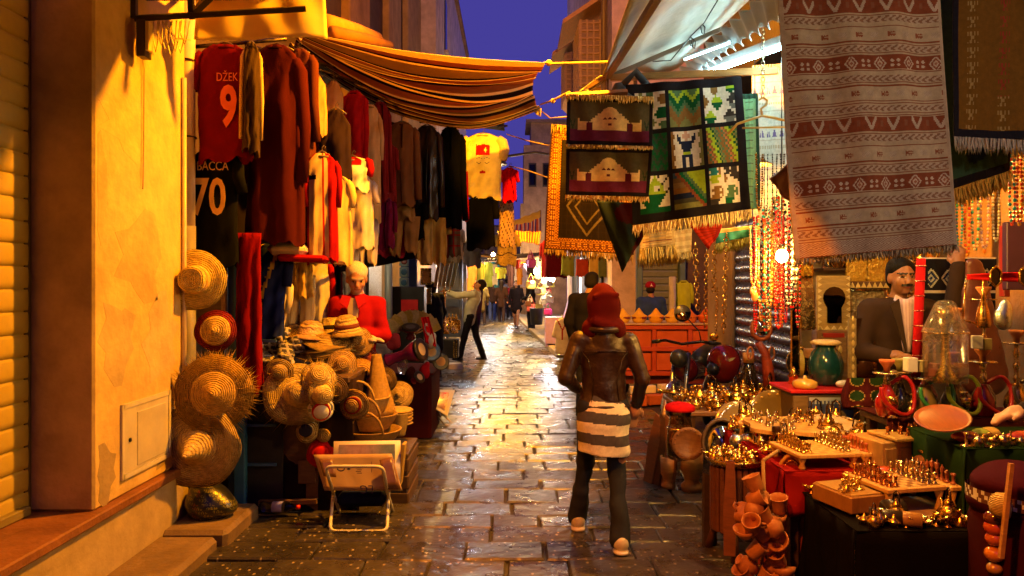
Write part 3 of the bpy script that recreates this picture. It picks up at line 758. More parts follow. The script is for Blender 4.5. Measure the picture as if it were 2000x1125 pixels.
garment('cream vest with thin straps hung high under the awning', 588, 640, 142, 262, 5.7, 'tank', (.45, .27, .10))
garment('second cream vest with a scooped neck beside the first one', 632, 672, 160, 268, 5.9, 'tank', (.42, .24, .09), yaw=.3)
garment('black sleeveless dress hung between the vests and the scarlet shirt', 622, 690, 215, 350, 5.8, 'tank', (.022, .012, .016))
garment('scarlet long sleeved shirt half hidden behind the black dress', 668, 718, 178, 330, 6.1, 'shirt', (.30, .006, .006), sleeve=.8)
garment('long yellow cream tunic hanging beside the red striped football shirt', 622, 690, 342, 512, 5.75, 'robe', (.60, .44, .14), sleeve=.3, amp=.16)
def whitecrest(u, v, f): return RED if (v < .25 and .12 < u < .8) and not (.11 < v < .19 and .32 < u < .5) else WHT
garment('white football shirt with red chest panel and pale emblem', 655, 722, 308, 372, 6.0, 'jersey', WHT, colfn=whitecrest, scol=RED, sleeve=.5, nth=40)
garment('greyish white polo shirt below the shirt with the red chest', 676, 736, 345, 486, 6.2, 'shirt', (.55, .46, .42), sleeve=.3)
garment('cream long shirt with narrow straps and small dark mark', 700, 744, 205, 430, 6.4, 'robe', (.50, .30, .12), sleeve=.4, yaw=.3)
garment('pale lilac trousers hanging below the white polo shirt', 690, 742, 400, 520, 6.4, 'trousers', (.40, .34, .36))
garment('dark scarlet jacket behind the cream long shirt', 724, 762, 200, 400, 6.7, 'coat', (.14, .008, .008), sleeve=.8, yaw=.35)
garment('dark plum hooded jacket with pink trim', 732, 774, 388, 486, 6.7, 'coat', (.12, .006, .035), sleeve=.6)
garment('light brown work jacket with chest pockets', 752, 818, 240, 402, 7.0, 'coat', (.13, .05, .018), sleeve=.85, depth=.075)
garment('beige baggy trousers hanging under the brown work jacket', 755, 822, 402, 498, 7.1, 'trousers', (.26, .13, .04), amp=.16)
garment('black leather jacket next to the brown work jacket', 806, 862, 246, 428, 7.4, 'coat', (.010, .005, .006), sleeve=.8, mat=LEATHER, depth=.08)
garment('long black wool coat hanging close to the pale printed shirt', 852, 908, 250, 446, 7.7, 'coat', BLK, sleeve=.85, depth=.08)
garment('sand coloured fringed scarf hanging below the black leather jacket', 812, 846, 420, 512, 7.5, 'cloth', (.44, .27, .09), amp=.2, hang=False)
garment('mustard fringed scarf beside the sand coloured one', 842, 872, 425, 515, 7.6, 'cloth', (.50, .29, .06), amp=.2, hang=False)
garment('bright red silk scarf between the long black coat and black shirts', 876, 916, 335, 430, 8.0, 'cloth', (.42, .005, .008), amp=.25, hang=False)
garment('plaid brown and red scarf below the long black coat', 868, 900, 428, 500, 7.9, 'cloth', (.12, .07, .05), amp=.2, hang=False,
        colfn=lambda u, v, f: (.30, .02, .02) if (v * 7 % 1) < .2 or (u * 5 % 1) < .2 else (.14, .09, .07))
# pale shirt printed with a red cap, closed eyes and lips
def face_print(u, v, f):
    c = (.80, .60, .20)
    if not f: return c
    x = (u - .5) * 2; y = v
    if .17 < y < .36:
        top = .17 + .05 * (1 - max(0, 1 - (x / .42) ** 2) ** .5)
        if abs(x + .02) < .40 and y > top and y < .34 + .03 * x * x:
            if abs((x - .12) / .07) + abs((y - .26) / .05) < 1: return (.78, .62, .2)
            return (.50, .006, .008)
        if -.42 < x < -.34 and y < .38: return (.03, .005, .005)
    if abs(y - (.445 + .025 * (1 - ((abs(x) - .21) / .14) ** 2))) < .007 and .08 < abs(x) < .35: return (.08, .03, .03)
    if abs(y - (.40 - .015 * (1 - ((abs(x) - .21) / .15) ** 2))) < .005 and .07 < abs(x) < .36: return (.25, .14, .08)
    if ((x) / .18) ** 2 + ((y - .605) / .022) ** 2 < 1: return (.42, .01, .015)
    return c
garment('pale T-shirt printed with a red cap over closed eyes and red lips', 900, 988, 262, 388, 8.6, 'shirt', (.80, .60, .20), colfn=face_print, sleeve=.33, nth=120, nv=90, amp=.05, depth=.07)
garment('black T-shirts hanging below the printed pale shirt', 905, 972, 384, 486, 8.55, 'shirt', BLK, sleeve=.35, hang=False)
garment('small bright red T-shirt at the street end of the rail', 978, 1012, 328, 394, 8.8, 'shirt', (.62, .004, .006), sleeve=.35, amp=.08)
def mottled(u, v, f): return (.10, .06, .05) if math.sin(31 * u + 9 * v) * math.sin(23 * v * 2 + 5 * u) > .45 else (.50, .33, .20)
garment('mottled beige patterned dress below the small red T-shirt', 972, 1006, 386, 482, 9.0, 'robe', (.5, .35, .22), colfn=mottled, nth=40, nv=40, sleeve=0, hang=False)
def ystain(u, v, f): return (.10, .05, .02) if f and (abs(v - .34 - .05 * math.sin(9 * u)) < .02 or abs(v - .66 - .04 * math.sin(8 * u)) < .018 or math.sin(47 * u) * math.sin(39 * v) > .86) else (.62, .42, .06)
garment('yellow printed T-shirt hanging further down the lane', 966, 1012, 455, 518, 11.0, 'shirt', (.62, .42, .06), colfn=ystain, nth=60, nv=50, sleeve=.35)
MB((.012, .008, .008)).sheet(quad_sheet((-2.15, 5.75, 3.25), (-.62, 9.1, 3.3), (-.72, 9.15, 2.0), (-2.2, 5.8, 1.5), .03, wr=.03), 24, 8, thick=.01).obj('shade_backdrop', FABRIC, label='black sheet standing in for the shade behind the rails of clothes', cat='cloth')  # dark sheet added for the gloom behind the clothes, hiding lit walls
for q in ((590, 640, 250, 340, 5.95, 'jersey', DRED, 'crimson T-shirt under the thin strapped vests'), (655, 700, 268, 335, 6.25, 'jersey', WHT, 'white T-shirt below the scarlet shirt'), (690, 735, 255, 350, 6.5, 'jersey', BLK, 'black T-shirt between the scarlet shirt and cream long shirt'), (735, 775, 280, 400, 6.85, 'jersey', (.16, .01, .01), 'wine T-shirt beside the brown work jacket'),
          (775, 830, 395, 470, 7.3, 'jersey', BLK, 'black T-shirt under the work jacket hem'), (815, 872, 425, 500, 7.75, 'jersey', (.50, .34, .12), 'sand T-shirt below the leather jacket'), (596, 645, 425, 508, 5.9, 'jersey', (.45, .02, .02), 'red T-shirt behind the cream football shirt'), (655, 698, 430, 515, 6.3, 'jersey', (.55, .46, .36), 'ecru T-shirt under the white polo shirt'),
          (735, 790, 410, 500, 7.2, 'jersey', (.30, .02, .06), 'plum T-shirt behind the beige trousers'), (868, 905, 445, 512, 8.3, 'jersey', (.45, .40, .36), 'light grey T-shirt below the long black coat'), (905, 940, 470, 520, 9.5, 'jersey', (.12, .10, .1), 'charcoal T-shirt past the black T-shirts'), (560, 600, 380, 470, 5.75, 'jersey', (.04, .02, .02), 'very dark T-shirt behind the maroon robe')):
    garment(q[7], *q[:5], q[5], q[6], sleeve=.36, yaw=rnd.uniform(-.4, .4), name='shirt', amp=.13)
# lower rank of clothes
def goldtrim(u, v, f):
    if not f: return (.012, .018, .10)
    x = (u - .42); 
    return GOLD if abs(abs(x) - (.34 - .5 * min(v, .55))) < .05 + .012 * math.sin(60 * v) or (v > .5 and abs(x) < .07) else (.014, .022, .13)
garment('royal blue robe with wide gold embroidered neckline', 486, 574, 478, 660, 5.35, 'robe', (.014, .022, .13), colfn=goldtrim, sleeve=.35, nth=60, nv=50, amp=.1, hang=False, roll=.12)
garment('long red cloth draped beside the blue door post', 462, 512, 455, 775, 5.02, 'cloth', (.18, .003, .004), amp=.25, hang=False, depth=.04)
garment('white cotton robe with yellow and blue prints under the folded shirts', 512, 575, 540, 655, 5.7, 'robe', (.58, .50, .36), sleeve=.5, hang=False, roll=.2,
        colfn=lambda u, v, f: (.55, .36, .05) if (v * 6 % 1) < .4 and v > .5 and .2 < u < .5 else ((.16, .2, .3) if (v * 6 % 1) > .7 and v > .5 and .5 < u < .65 else (.58, .50, .36)), nth=40)
garment('cream trousers hung low behind the blue robe', 552, 618, 505, 652, 5.9, 'trousers', (.55, .42, .22), hang=False)
garment('ochre shirt tails hanging by the cream trousers', 578, 612, 500, 582, 5.8, 'cloth', (.48, .30, .07), amp=.2, hang=False)
garment('white jersey with a red shoulder hung low near the red jacket man', 598, 650, 505, 640, 6.2, 'shirt', (.58, .50, .42), scol=RED, sleeve=.5, hang=False)
garment('black hooded top hung low beside the white jersey', 632, 664, 508, 600, 6.4, 'coat', BLK, sleeve=.7, hang=False)
garment('dark wine coat hanging just left of the man in red', 636, 668, 520, 660, 6.6, 'coat', (.05, .006, .012), sleeve=.7, hang=False)
garment('pale grey printed leggings hung on the back wall beyond the man in red', 648, 690, 516, 580, 7.4, 'trousers', (.55, .54, .55), hang=False)
# folded shirts on a shelf rail
for k, (x0, x1, y0, y1, c, lb) in enumerate(((528, 600, 474, 500, (.60, .46, .34), 'folded pale shirt lying on the rail under the maroon robe'), (548, 640, 498, 512, RED, 'folded red and cream shirt under the folded pale one'))):
    a = P((x0 + x1) / 2, (y0 + y1) / 2, 5.3)
    b = MB(c); w_, h_ = (x1 - x0) * 5.3 / FPX, (y1 - y0) * 5.3 / FPX
    b.box(a, (w_, .22, h_), (0, R(2), R(4)), h_ * .4); b.obj('folded_shirt', FABRIC, label=lb, cat='shirt')
b = bar(P(470, 505, 5.3), P(700, 515, 6.3), .025, (.10, .05, .03)); b.obj('shelf_rail', WOOD, label='wooden rail carrying the folded shirts', cat='rail')

# ------------------------------------------------------------------ wall things
dp = thing('drainpipe', 'thick cream drainpipe on the plaster wall with darker lower part', 'pipe', (-2.12, 4.85, 0))
MB((.62, .47, .28)).tube([(-2.13, 4.86, 1.95), (-2.13, 4.86, 3.5)], .054, 14).obj('upper_pipe', PAINT, dp)
MB((.22, .20, .19)).tube([(-2.13, 4.86, .1), (-2.13, 4.86, 1.97)], .058, 14).obj('lower_pipe', PAINT, dp)
for z in (2.55, 3.05): MB((.10, .06, .04)).tube([(-2.13 + .06 * math.cos(a_ / 16 * 6.283), 4.86 + .06 * math.sin(a_ / 16 * 6.283), z) for a_ in range(16)], .006, 5, closed=True).obj('clamp', STEEL, dp)
sp = thing('slim_pipe', 'slim white pipe running down the corner of the wall', 'pipe', (-2.08, 4.72, .4))
MB((.6, .48, .38)).tube([(-2.085, 4.72, .40), (-2.085, 4.72, 2.9)], .016, 8).obj('pipe', PAINT, sp)
bx = thing('junction_bracket', 'dark metal bracket with pale edge under the canopy', 'bracket', P(285, 80, 4.1))
MB((.05, .03, .015)).box(P(281, 78, 4.1), (.05, .08, .20), None, .004).obj('plate', PAINT, bx); MB((.6, .45, .2)).box(P(291, 72, 4.06), (.02, .05, .16), None, .003).obj('edge_strip', PAINT, bx)
cw = thing('cable_bundle', 'tangle of thin pale cables hanging on the wall under the canopy', 'cables', P(320, 60, 4.2))
for k in range(7):
    x_ = 300 + 9 * k; dx = rnd.uniform(6, 16); dy = rnd.uniform(30, 85); yy = 4.15 + .03 * k
    MB((.55, .40, .20)).tube([P(x_, 40, yy), P(x_ - 2, 40 + dy * .5, yy), P(x_ + dx * .5, 40 + dy, yy), P(x_ + dx, 40 + dy * .55, yy), P(x_ + dx + 3, 42, yy)], .0035, 5).obj('cable', PLASTIC, cw)
pts = [P(293, 55, 4.1), P(297, 130, 4.1), P(300, 200, 4.1), P(299, 300, 4.1), P(292, 345, 4.1), P(283, 365, 4.1)]
MB((.40, .26, .10)).tube([Vector((-2.088, 4.22 - .004 * i, p.z)) for i, p in enumerate(pts)], .004, 5).obj('cable', PLASTIC, cw)
MB((.55, .40, .20)).tube([P(318, 42, 4.2), P(345, 75, 4.3), P(372, 78, 4.4)], .004, 5).obj('cable', PLASTIC, cw)
# grille board and blue post
gb = thing('grille_panel', 'wooden framed wire grille behind the straw hats', 'panel', P(405, 620, 5.05))
x0, x1, z0, z1 = P(372, 0, 5.05).x, P(438, 0, 5.05).x, P(0, 640, 5.05).z, P(0, 452, 5.05).z
for c, d in ((((x0 + x1) / 2, 5.05, z1), (x1 - x0, .03, .035)), (((x0 + x1) / 2, 5.05, z1 - .36), (x1 - x0, .03, .035)), ((x0, 5.05, (z0 + z1) / 2), (.035, .03, z1 - z0)), ((x1, 5.05, (z0 + z1) / 2), (.035, .03, z1 - z0))):
    MB((.34, .20, .09)).box(c, d, None, .004).obj('frame_bar', WOOD, gb)
MB((.20, .12, .06)).box(((x0 + x1) / 2, 5.07, (z0 + z1 - .36) / 2), (x1 - x0, .02, z1 - .36 - z0)).obj('lower_panel', WOOD, gb)
wr_ = MB((.30, .26, .20))
for i in range(1, 6): wr_.tube([(lerp(x0, x1, i / 6), 5.05, z1), (lerp(x0, x1, i / 6), 5.05, z1 - .36)], .003, 4)
for i in range(1, 9): wr_.tube([(x0, 5.046, z1 - .36 * i / 9), (x1, 5.046, z1 - .36 * i / 9)], .003, 4)
wr_.obj('wire_mesh', STEEL, gb)
MB((.01, .009, .01)).box(((x0 + x1) / 2, 5.10, z1 - .18), (x1 - x0, .02, .36)).obj('shade_lining', CAVE, gb)  # near-black sheet paints the dark behind the wires
ld = thing('blue_post', 'bright blue painted door post beside the straw hats', 'post', P(465, 985, 5.06))
xa = P(470, 0, 5.06).x
MB((.02, .12, .42)).box((xa, 5.06, .96), (.075, .06, 1.9), None, .006).obj('post', PAINT, ld)
MB((.012, .07, .28)).box((xa - .07, 5.10, .98), (.05, .05, 1.85), None, .006).obj('inner_stile', PAINT, ld)
for z in (.35, .62, .88, 1.2): MB((.02, .09, .32)).box((xa + .12, 5.10, z), (.22, .02, .018)).obj('slat', PAINT, ld)
MB((.02, .02, .03)).box((xa + .12, 5.12, .47), (.30, .015, .9)).obj('shade_lining', CAVE, ld)  # near-black sheet paints the dark behind the blue slats

# ------------------------------------------------------------------ hats
def hat_profile(Rb, rc, hc, kind, brimdrop=0.):
    if kind == 'cone': out = [(0, hc), (rc * .10, hc * .98), (rc * .3, hc * .70), (rc * .62, hc * .34), (rc, .03), (rc * 1.2, .005), (Rb * .7, -brimdrop * .3), (Rb, -brimdrop)]
    elif kind == 'round': out = [(0, hc), (rc * .45, hc * .97), (rc * .8, hc * .8), (rc * .97, hc * .4), (rc, .02), (rc * 1.12, 0), (Rb * .75, -brimdrop * .4), (Rb, -brimdrop)]
    else: out = [(0, hc * .93), (rc * .5, hc * .95), (rc * .82, hc), (rc * .93, hc * .9), (rc, .02), (rc * 1.08, 0), (Rb * .75, -brimdrop * .4), (Rb, -brimdrop)]
    inn = [(max(0, r - .006), z - .007) for r, z in out[::-1]]
    return out + inn
def hat(label, c, axis, Rb, rc, hc, kind='flat', col=(.55, .38, .14), band=None, rimcol=None, fringe=0, droop=0., name='straw_hat', n=36, mat=None, xhint=(1, 0, 0), squash=1.):
    t = thing(name, label, 'hat', c)
    M = frame(c, axis, xhint) @ Matrix.Diagonal((1, squash, 1, 1))
    pr = hat_profile(Rb, rc, hc, kind, droop); k = len(pr)
    cols = [col] * (k - 1)
    if rimcol: cols[5] = cols[6] = cols[7] = cols[8] = cols[9] = rimcol
    me = MB(col); me.lathe(pr, n, None, cols=cols)
    wob = rnd.uniform(0, 6)
    vv = []
    for x, y, z in me.v:
        r = math.hypot(x, y); a_ = math.atan2(y, x)
        e = max(0, (r - rc) / max(1e-6, Rb - rc))
        vv.append((x * (1 + .03 * e * math.sin(5 * a_ + wob)), y * (1 + .03 * e * math.cos(3 * a_ + wob)), z + .05 * Rb * e * math.sin(2 * a_ + wob) + .02 * Rb * e * math.sin(5 * a_)))
    me.v = vv
    crown = me.obj('crown_and_brim', mat or STRAW, t, world=False)
    L = MW[t.name].inverted() @ M
    crown.matrix_local = L
    if band:
        b = MB(band).lathe([(rc * 1.005, .008), (rc * 1.02, .008), (rc * 1.0, .05), (rc * .98, .05)], n).obj('hat_band', FABRIC, t, world=False); b.matrix_local = L
    if fringe:
        f = MB((col[0] * 1.1, col[1] * 1.05, col[2]))
        for i in range(fringe):
            a_ = rnd.uniform(0, 6.283); rr = Rb * rnd.uniform(.55, 1.0); l_ = rnd.uniform(.03, .075) * (1.6 if rr < Rb * .8 else 1.)
            p = Vector((rr * math.cos(a_), rr * math.sin(a_), .012)); d = Vector((math.cos(a_ + rnd.uniform(-.5, .5)), math.sin(a_ + rnd.uniform(-.5, .5)), rnd.uniform(0, .18)))
            s_ = Vector((-d.y, d.x, 0)) * .0022
            q = p + d * l_ + Vector((0, 0, -.01))
            f.add([p - s_, p + s_, q, p + Vector((0, 0, .003))], [(0, 1, 2), (1, 3, 2), (3, 0, 2)])
        f = f.obj('straw_fringe', STRAW, t, world=False, kind='stuff'); f.matrix_local = L
    return t
STR = (.60, .43, .15)
hat('wide pale straw hat with tall crown hung at the top of the wall row', P(381, 547, 4.72), (.12, -1, .05), .195, .088, .10, 'flat', (.62, .45, .14), band=(.52, .30, .10), droop=.01)
hat('straw hat with crimson rim hung below the wide pale hat', P(421, 646, 4.78), (.1, -1, .1), .135, .08, .075, 'cone', (.60, .40, .13), rimcol=(.24, .006, .02))
hat('shaggy fringed straw hat hung between the crimson rimmed and pointed hats', P(418, 768, 4.62), (.2, -1, .08), .235, .12, .10, 'cone', (.55, .33, .08), fringe=900)
hat('large pointed sombrero style straw hat hung lowest on the wall', P(384, 872, 4.60), (.10, -1, -.05), .27, .10, .24, 'cone', (.55, .38, .16), droop=-.01)
# hats on and around the hat table
ht = thing('hat_table', 'dark wooden stall table heaped with straw hats and scarves', 'table', (-1.6, 6.2, 0))
MB((.10, .055, .03)).box((-1.62, 5.48, .93), (1.0, .74, .05), None, .01).obj('table_top', WOOD, ht)
for x_, y_ in ((-2.05, 5.2), (-1.18, 5.2), (-2.05, 5.78), (-1.18, 5.78)): MB((.08, .045, .025)).box((x_, y_, .455), (.07, .07, .91), None, .006).obj('leg', WOOD, ht)
MB((.018, .010, .010)).sheet(quad_sheet((-2.1, 5.14, .93), (-1.1, 5.14, .93), (-1.1, 5.12, .03), (-2.1, 5.12, .03), .02, wr=.015), 20, 6, thick=.004).obj('front_cloth', FABRIC, ht)
MB((.02, .010, .010)).sheet(quad_sheet((-1.1, 5.14, .93), (-1.1, 5.84, .93), (-1.08, 5.84, .03), (-1.08, 5.12, .03), .02, wr=.015), 20, 6, thick=.004).obj('side_cloth', FABRIC, ht)
sc_specs = [((540, 655), 5.6, .14, (.05, .045, .05), 'dark checked scarf heap at the end of the hat table'), ((585, 672), 5.7, .13, (.09, .06, .07), 'striped mauve scarf bundle beside the checked scarves'), ((548, 690), 5.45, .12, (.06, .055, .06), 'black and white scarf spilling over the table edge'),
            ((610, 678), 5.8, .10, (.30, .22, .04), 'yellow and black scarf bundle under the wide hats')]
for (px, py), Y, r, c, lb in sc_specs:
    p = P(px, py, Y); prims = []
    for k in range(9): prims.append(('e', (p.x + rnd.uniform(-r, r) * 1.2, p.y + rnd.uniform(-r, r), p.z + rnd.uniform(-r * .5, r * .25) - .03), (r * rnd.uniform(.3, .65), r * rnd.uniform(.3, .6), r * rnd.uniform(.16, .34)), (rnd.uniform(-.5, .5), rnd.uniform(-.6, .6), rnd.uniform(0, 3))))
    def cf(cn_, c=c): 
        s_ = (np.sin(cn_[:, 0] * 130 + cn_[:, 2] * 60) > .55) | (np.sin(cn_[:, 2] * 150 + cn_[:, 1] * 50) > .6)
        out = np.tile(np.array(c, np.float32), (len(cn_), 1)); out[s_] = np.array((.34, .30, .30)); return out
    soft_obj('scarf_heap', prims, FABRIC, None, colfn=cf, h=.009, k=.015, fold=.008, seed=px, label=lb, cat='scarf', group='scarves heaped on the hat table')
hat('pinkish straw hat with soft round crown on top of the pile', P(607, 656, 5.75), (.05, .1, 1), .19, .10, .12, 'round', (.55, .33, .18), droop=.03)
hat('olive straw hat with dark band in the row on the table', P(650, 648, 5.95), (-.05, .1, 1), .17, .09, .11, 'flat', (.50, .38, .12), band=(.02, .015, .01), droop=.02)
hat('tan straw hat with beaded brown band beside the man in red', P(678, 645, 5.75), (-.1, -.1, 1), .15, .095, .12, 'round', (.50, .33, .11), band=(.12, .03, .02), droop=.03)
for k in range(5):
    hat(('lowest', 'second lowest', 'middle', 'second highest', 'topmost')[k] + ' wide brown straw hat in the flat stack under the pinkish hat', P(628 + rnd.uniform(-14, 14), 690 - 6 * k, 5.7), (rnd.uniform(-.2, .2), -.15, 1), .20, .10, .05, 'round', (.26 + .03 * k, .16 + .02 * k, .06), droop=.02).__setitem__('group', 'stack of wide brown straw hats')
for k in range(4):
    hat(('lowest pale', 'red brown', 'upper yellow', 'topmost tan')[k] + ' straw hat in the stack under the olive banded hat', P(655 + 3 * k, 690 - 7 * k, 5.9), (.05, -.1, 1), .155, .09, .05, 'round', ((.45, .32, .1), (.35, .06, .03), (.48, .36, .12), (.4, .28, .1))[k], droop=.01).__setitem__('group', 'stack of straw hats under the banded hat')
hat('large ragged palm straw hat tilted against the table front', P(582, 770, 5.05), (.45, -1, .25), .235, .095, .15, 'round', (.64, .48, .19), fringe=60, droop=.02, squash=.9)
hat('curled palm straw hat nested on the ragged hat', P(622, 738, 5.0), (.35, -.9, .55), .12, .075, .09, 'round', (.60, .44, .17), fringe=50)
hat('small palm straw hat with folded brim beside the ragged hat', P(628, 770, 4.95), (.7, -.8, -.1), .10, .065, .08, 'round', (.58, .42, .15), fringe=20)
hat('white cap with red stripe hanging beside the ragged palm hat', P(627, 800, 4.97), (.3, -1, -.2), .085, .06, .07, 'round', (.62, .60, .62), band=(.5, .02, .02), mat=FABRIC, name='cap')
hat('plain tan straw hat leaning behind the tall straw cone', P(705, 735, 5.7), (.3, -.9, .5), .15, .085, .07, 'flat', (.46, .26, .07), droop=.01)
hat('orange straw hat brim standing beside the baskets', P(688, 718, 5.9), (.5, -1, .2), .14, .08, .06, 'round', (.45, .24, .06))
hat('small straw hat hanging over the low crate', P(632, 850, 5.15), (.5, -1, .1), .085, .05, .06, 'round', (.42, .28, .1))
hat('red rimmed bowl hat behind the cardboard', P(628, 886, 5.1), (.2, -1, .2), .10, .06, .04, 'round', (.40, .01, .015), mat=FABRIC, name='cap')
for px, py, Y_, rb, c, kd, bnd, lb in ((668, 712, 5.3, .11, (.40, .24, .08), 'round', None, 'small ochre straw hat pinned above the baskets'), (652, 762, 5.08, .10, (.08, .04, .02), 'flat', None, 'dark brown felt hat hanging beside the ragged palm hat'), (692, 790, 5.12, .11, (.34, .20, .06), 'round', (.15, .01, .01), 'red banded straw hat hanging over the basket stack'),
        (545, 728, 5.04, .10, (.30, .20, .08), 'round', None, 'small woven hat under the checked scarves'), (540, 800, 5.05, .09, (.06, .05, .06), 'round', None, 'black cap hanging under the ragged palm hat'), (600, 842, 5.06, .08, (.48, .34, .12), 'flat', (.02, .02, .05), 'little boater with navy band on the trestle'), (575, 650, 5.9, .15, (.44, .27, .10), 'flat', (.10, .02, .05), 'flat straw hat with plum band behind the scarf heap'),
        (700, 668, 5.9, .12, (.36, .22, .07), 'round', None, 'tan bucket hat at the table corner by the man in red'), (715, 700, 6.0, .10, (.30, .05, .03), 'round', None, 'rust red felt hat behind the tall straw cone'), (780, 772, 6.6, .13, (.50, .34, .12), 'cone', None, 'small pointed straw hat beside the magenta drum'), (752, 742, 6.5, .11, (.12, .07, .03), 'flat', None, 'dark straw hat between the cone and the drums')):
    hat(lb, P(px, py, Y_), (rnd.uniform(-.3, .5), -1, rnd.uniform(-.1, .5)), rb, rb * .52, rb * .6, kd, c, band=bnd, n=24)
# tall straw cone
cone = MB((.46, .28, .07)); a, b_ = P(742, 812, 5.55), P(735, 690, 5.6)
cone.lathe([(.125, 0), (.118, .05), (.075, .24), (.038, .44), (.036, .46), (.0, .462)], 24, frame(a, b_ - a)); cone.obj('straw_cone', WICKER, label='tall tapering straw cone standing among the baskets', cat='straw cone')
# baskets
def basket(label, c, r, h, col, hand=True, tilt=(0, 0, 1)):
    t = thing('basket', label, 'basket', c, group='woven baskets on the low crate')
    M = frame(c, tilt)
    MB(col).lathe([(r * .68, 0), (r * .72, .01), (r * .92, h * .6), (r, h), (r * 1.03, h + .008), (r * .97, h + .01), (r * .88, h * .55), (r * .64, .02), (0, .02)], 30, M).obj('bowl', WICKER, t)
    if hand:
        for s_, ang in ((1, .2), (-1, .2)):
            pts = []
            for i in range(11):
                a_ = math.pi * i / 10
                pts.append(M @ Vector((r * .55 * math.cos(a_), s_ * (r * .93) + s_ * .03 * math.sin(a_), h + .005 + r * .75 * math.sin(a_))))
            MB((col[0] * 1.2, col[1] * 1.25, col[2] * 1.3)).tube(pts, .009, 7).obj('handle', WICKER, t)
    return t
lc = thing('low_crate', 'low dark wooden crate under the stacked baskets', 'crate', (-1.05, 5.55, 0))
for z in (.06, .18, .30): MB((.09, .05, .025)).box((-1.05, 5.28, z), (.62, .02, .09), None, .004).obj('slat', WOOD, lc)
for z in (.06, .18, .30): MB((.09, .05, .025)).box((-.745, 5.55, z), (.02, .55, .09), None, .004).obj('slat', WOOD, lc)
MB((.08, .045, .02)).box((-1.05, 5.55, .37), (.62, .56, .025), None, .004).obj('lid', WOOD, lc)
for x_ in (-1.34, -.77): MB((.07, .04, .02)).box((x_, 5.30, .18), (.04, .04, .36)).obj('corner_post', WOOD, lc)
basket('lowest wide basket of the stack with low curved handles', P(726, 864, 5.35), .21, .09, (.40, .23, .06))
basket('middle basket of the stack with looped handles', P(722, 836, 5.40), .20, .10, (.44, .26, .07))
basket('top open basket of the stack with tall handle', P(712, 808, 5.45), .185, .12, (.52, .33, .09))
basket('narrow blue rimmed straw pot beside the stacked baskets', P(778, 850, 5.6), .075, .16, (.36, .25, .08), hand=False)
for k in range(5):
    p = P(778, 828 - 6.5 * k, 5.7)
    b = MB((.50, .31, .07)); b.lathe([(0, 0), (.105, 0), (.115, .006), (.105, .013), (0, .013)], 22, frame(p, (rnd.uniform(-.08, .08), rnd.uniform(-.08, .08), 1))); b.obj('straw_mat', WICKER, label=('lowest', 'second lowest', 'middle', 'second highest', 'topmost')[k] + ' round straw mat in the small pile beside the straw cone', cat='mat', group='pile of round straw mats')
# wooden trestle under the ragged hat
tr_ = thing('wooden_trestle', 'worn brown wooden trestle board by the water bottle', 'trestle', P(565, 1000, 5.15))
for px in (520, 612): MB((.14, .07, .035)).box((P(px, 0, 5.15).x, 5.13, .37), (.085, .03, .74), None, .004).obj('upright', WOOD, tr_)
MB((.16, .085, .04)).box((P(566, 0, 5.12).x, 5.08, .10), (.40, .04, .035), (0, R(-1.5), 0), .004).obj('rung', WOOD, tr_)
MB((.10, .05, .028)).box((P(566, 0, 5.15).x, 5.16, .55), (.36, .02, .44), None, .004).obj('back_board', WOOD, tr_)
MB((.14, .075, .04)).box((P(600, 0, 5.1).x, 5.10, .30), (.12, .02, .16), None, .004).obj('cleat', WOOD, tr_)
# black patterned sack
pk = P(408, 1010, 4.72)
def sackc(cn_):
    out = np.tile(np.array((.012, .012, .010), np.float32), (len(cn_), 1))
    th = np.arctan2(cn_[:, 1] - 4.72, cn_[:, 0] - pk.x) * 7; z = cn_[:, 2] * 42
    d = np.hypot((th + np.floor(z) % 2 * .5) % 1 - .5, z % 1 - .5)
    s_ = (np.abs(d - .28) < .11) | (d < .09)
    s_ &= (np.sin(cn_[:, 2] * 90 + cn_[:, 0] * 70) > -.35); out[s_] = np.array((.15, .13, .015)); out[s_ & (cn_[:, 0] < pk.x - .01) & (np.sin(th * .9) > .2)] = np.array((.16, .04, .008)); return out
SACK = material('shiny_sack', .3, var=.1, bump=.4, bscale=25, bdist=.01)
soft_obj('shopping_sack', [('e', (pk.x, 4.72, .215), (.14, .13, .11)), ('e', (pk.x + .03, 4.70, .18), (.15, .12, .07)), ('e', (pk.x - .04, 4.74, .29), (.07, .07, .05))], SACK, None, colfn=sackc, h=.006, k=.05, fold=.006, seed=3,
         label='glossy black sack printed with small yellow rings on the step', cat='sack')
# water bottle
wb = thing('water_bottle', 'clear plastic water bottle with red cap lying on the paving', 'bottle', P(550, 1030, 5.0))
a = Vector((-1.70, 5.02, .085)); ax = Vector((1, -.05, 0))
MB((.85, .88, .95)).lathe([(.0, 0), (.030, .0), (.036, .01), (.036, .05), (.034, .06), (.036, .07), (.036, .17), (.030, .20), (.014, .235), (.013, .25), (0, .25)], 18, frame(a, ax)).obj('bottle', GLASS, wb)
MB((.40, .38, .62)).lathe([(.0368, .085), (.0372, .085), (.0372, .155), (.0368, .155)], 18, frame(a, ax)).obj('paper_band', PAPER, wb)
MB((.6, .01, .01)).lathe([(0, .247), (.016, .247), (.016, .27), (0, .27)], 14, frame(a, ax)).obj('cap', PLASTIC, wb)
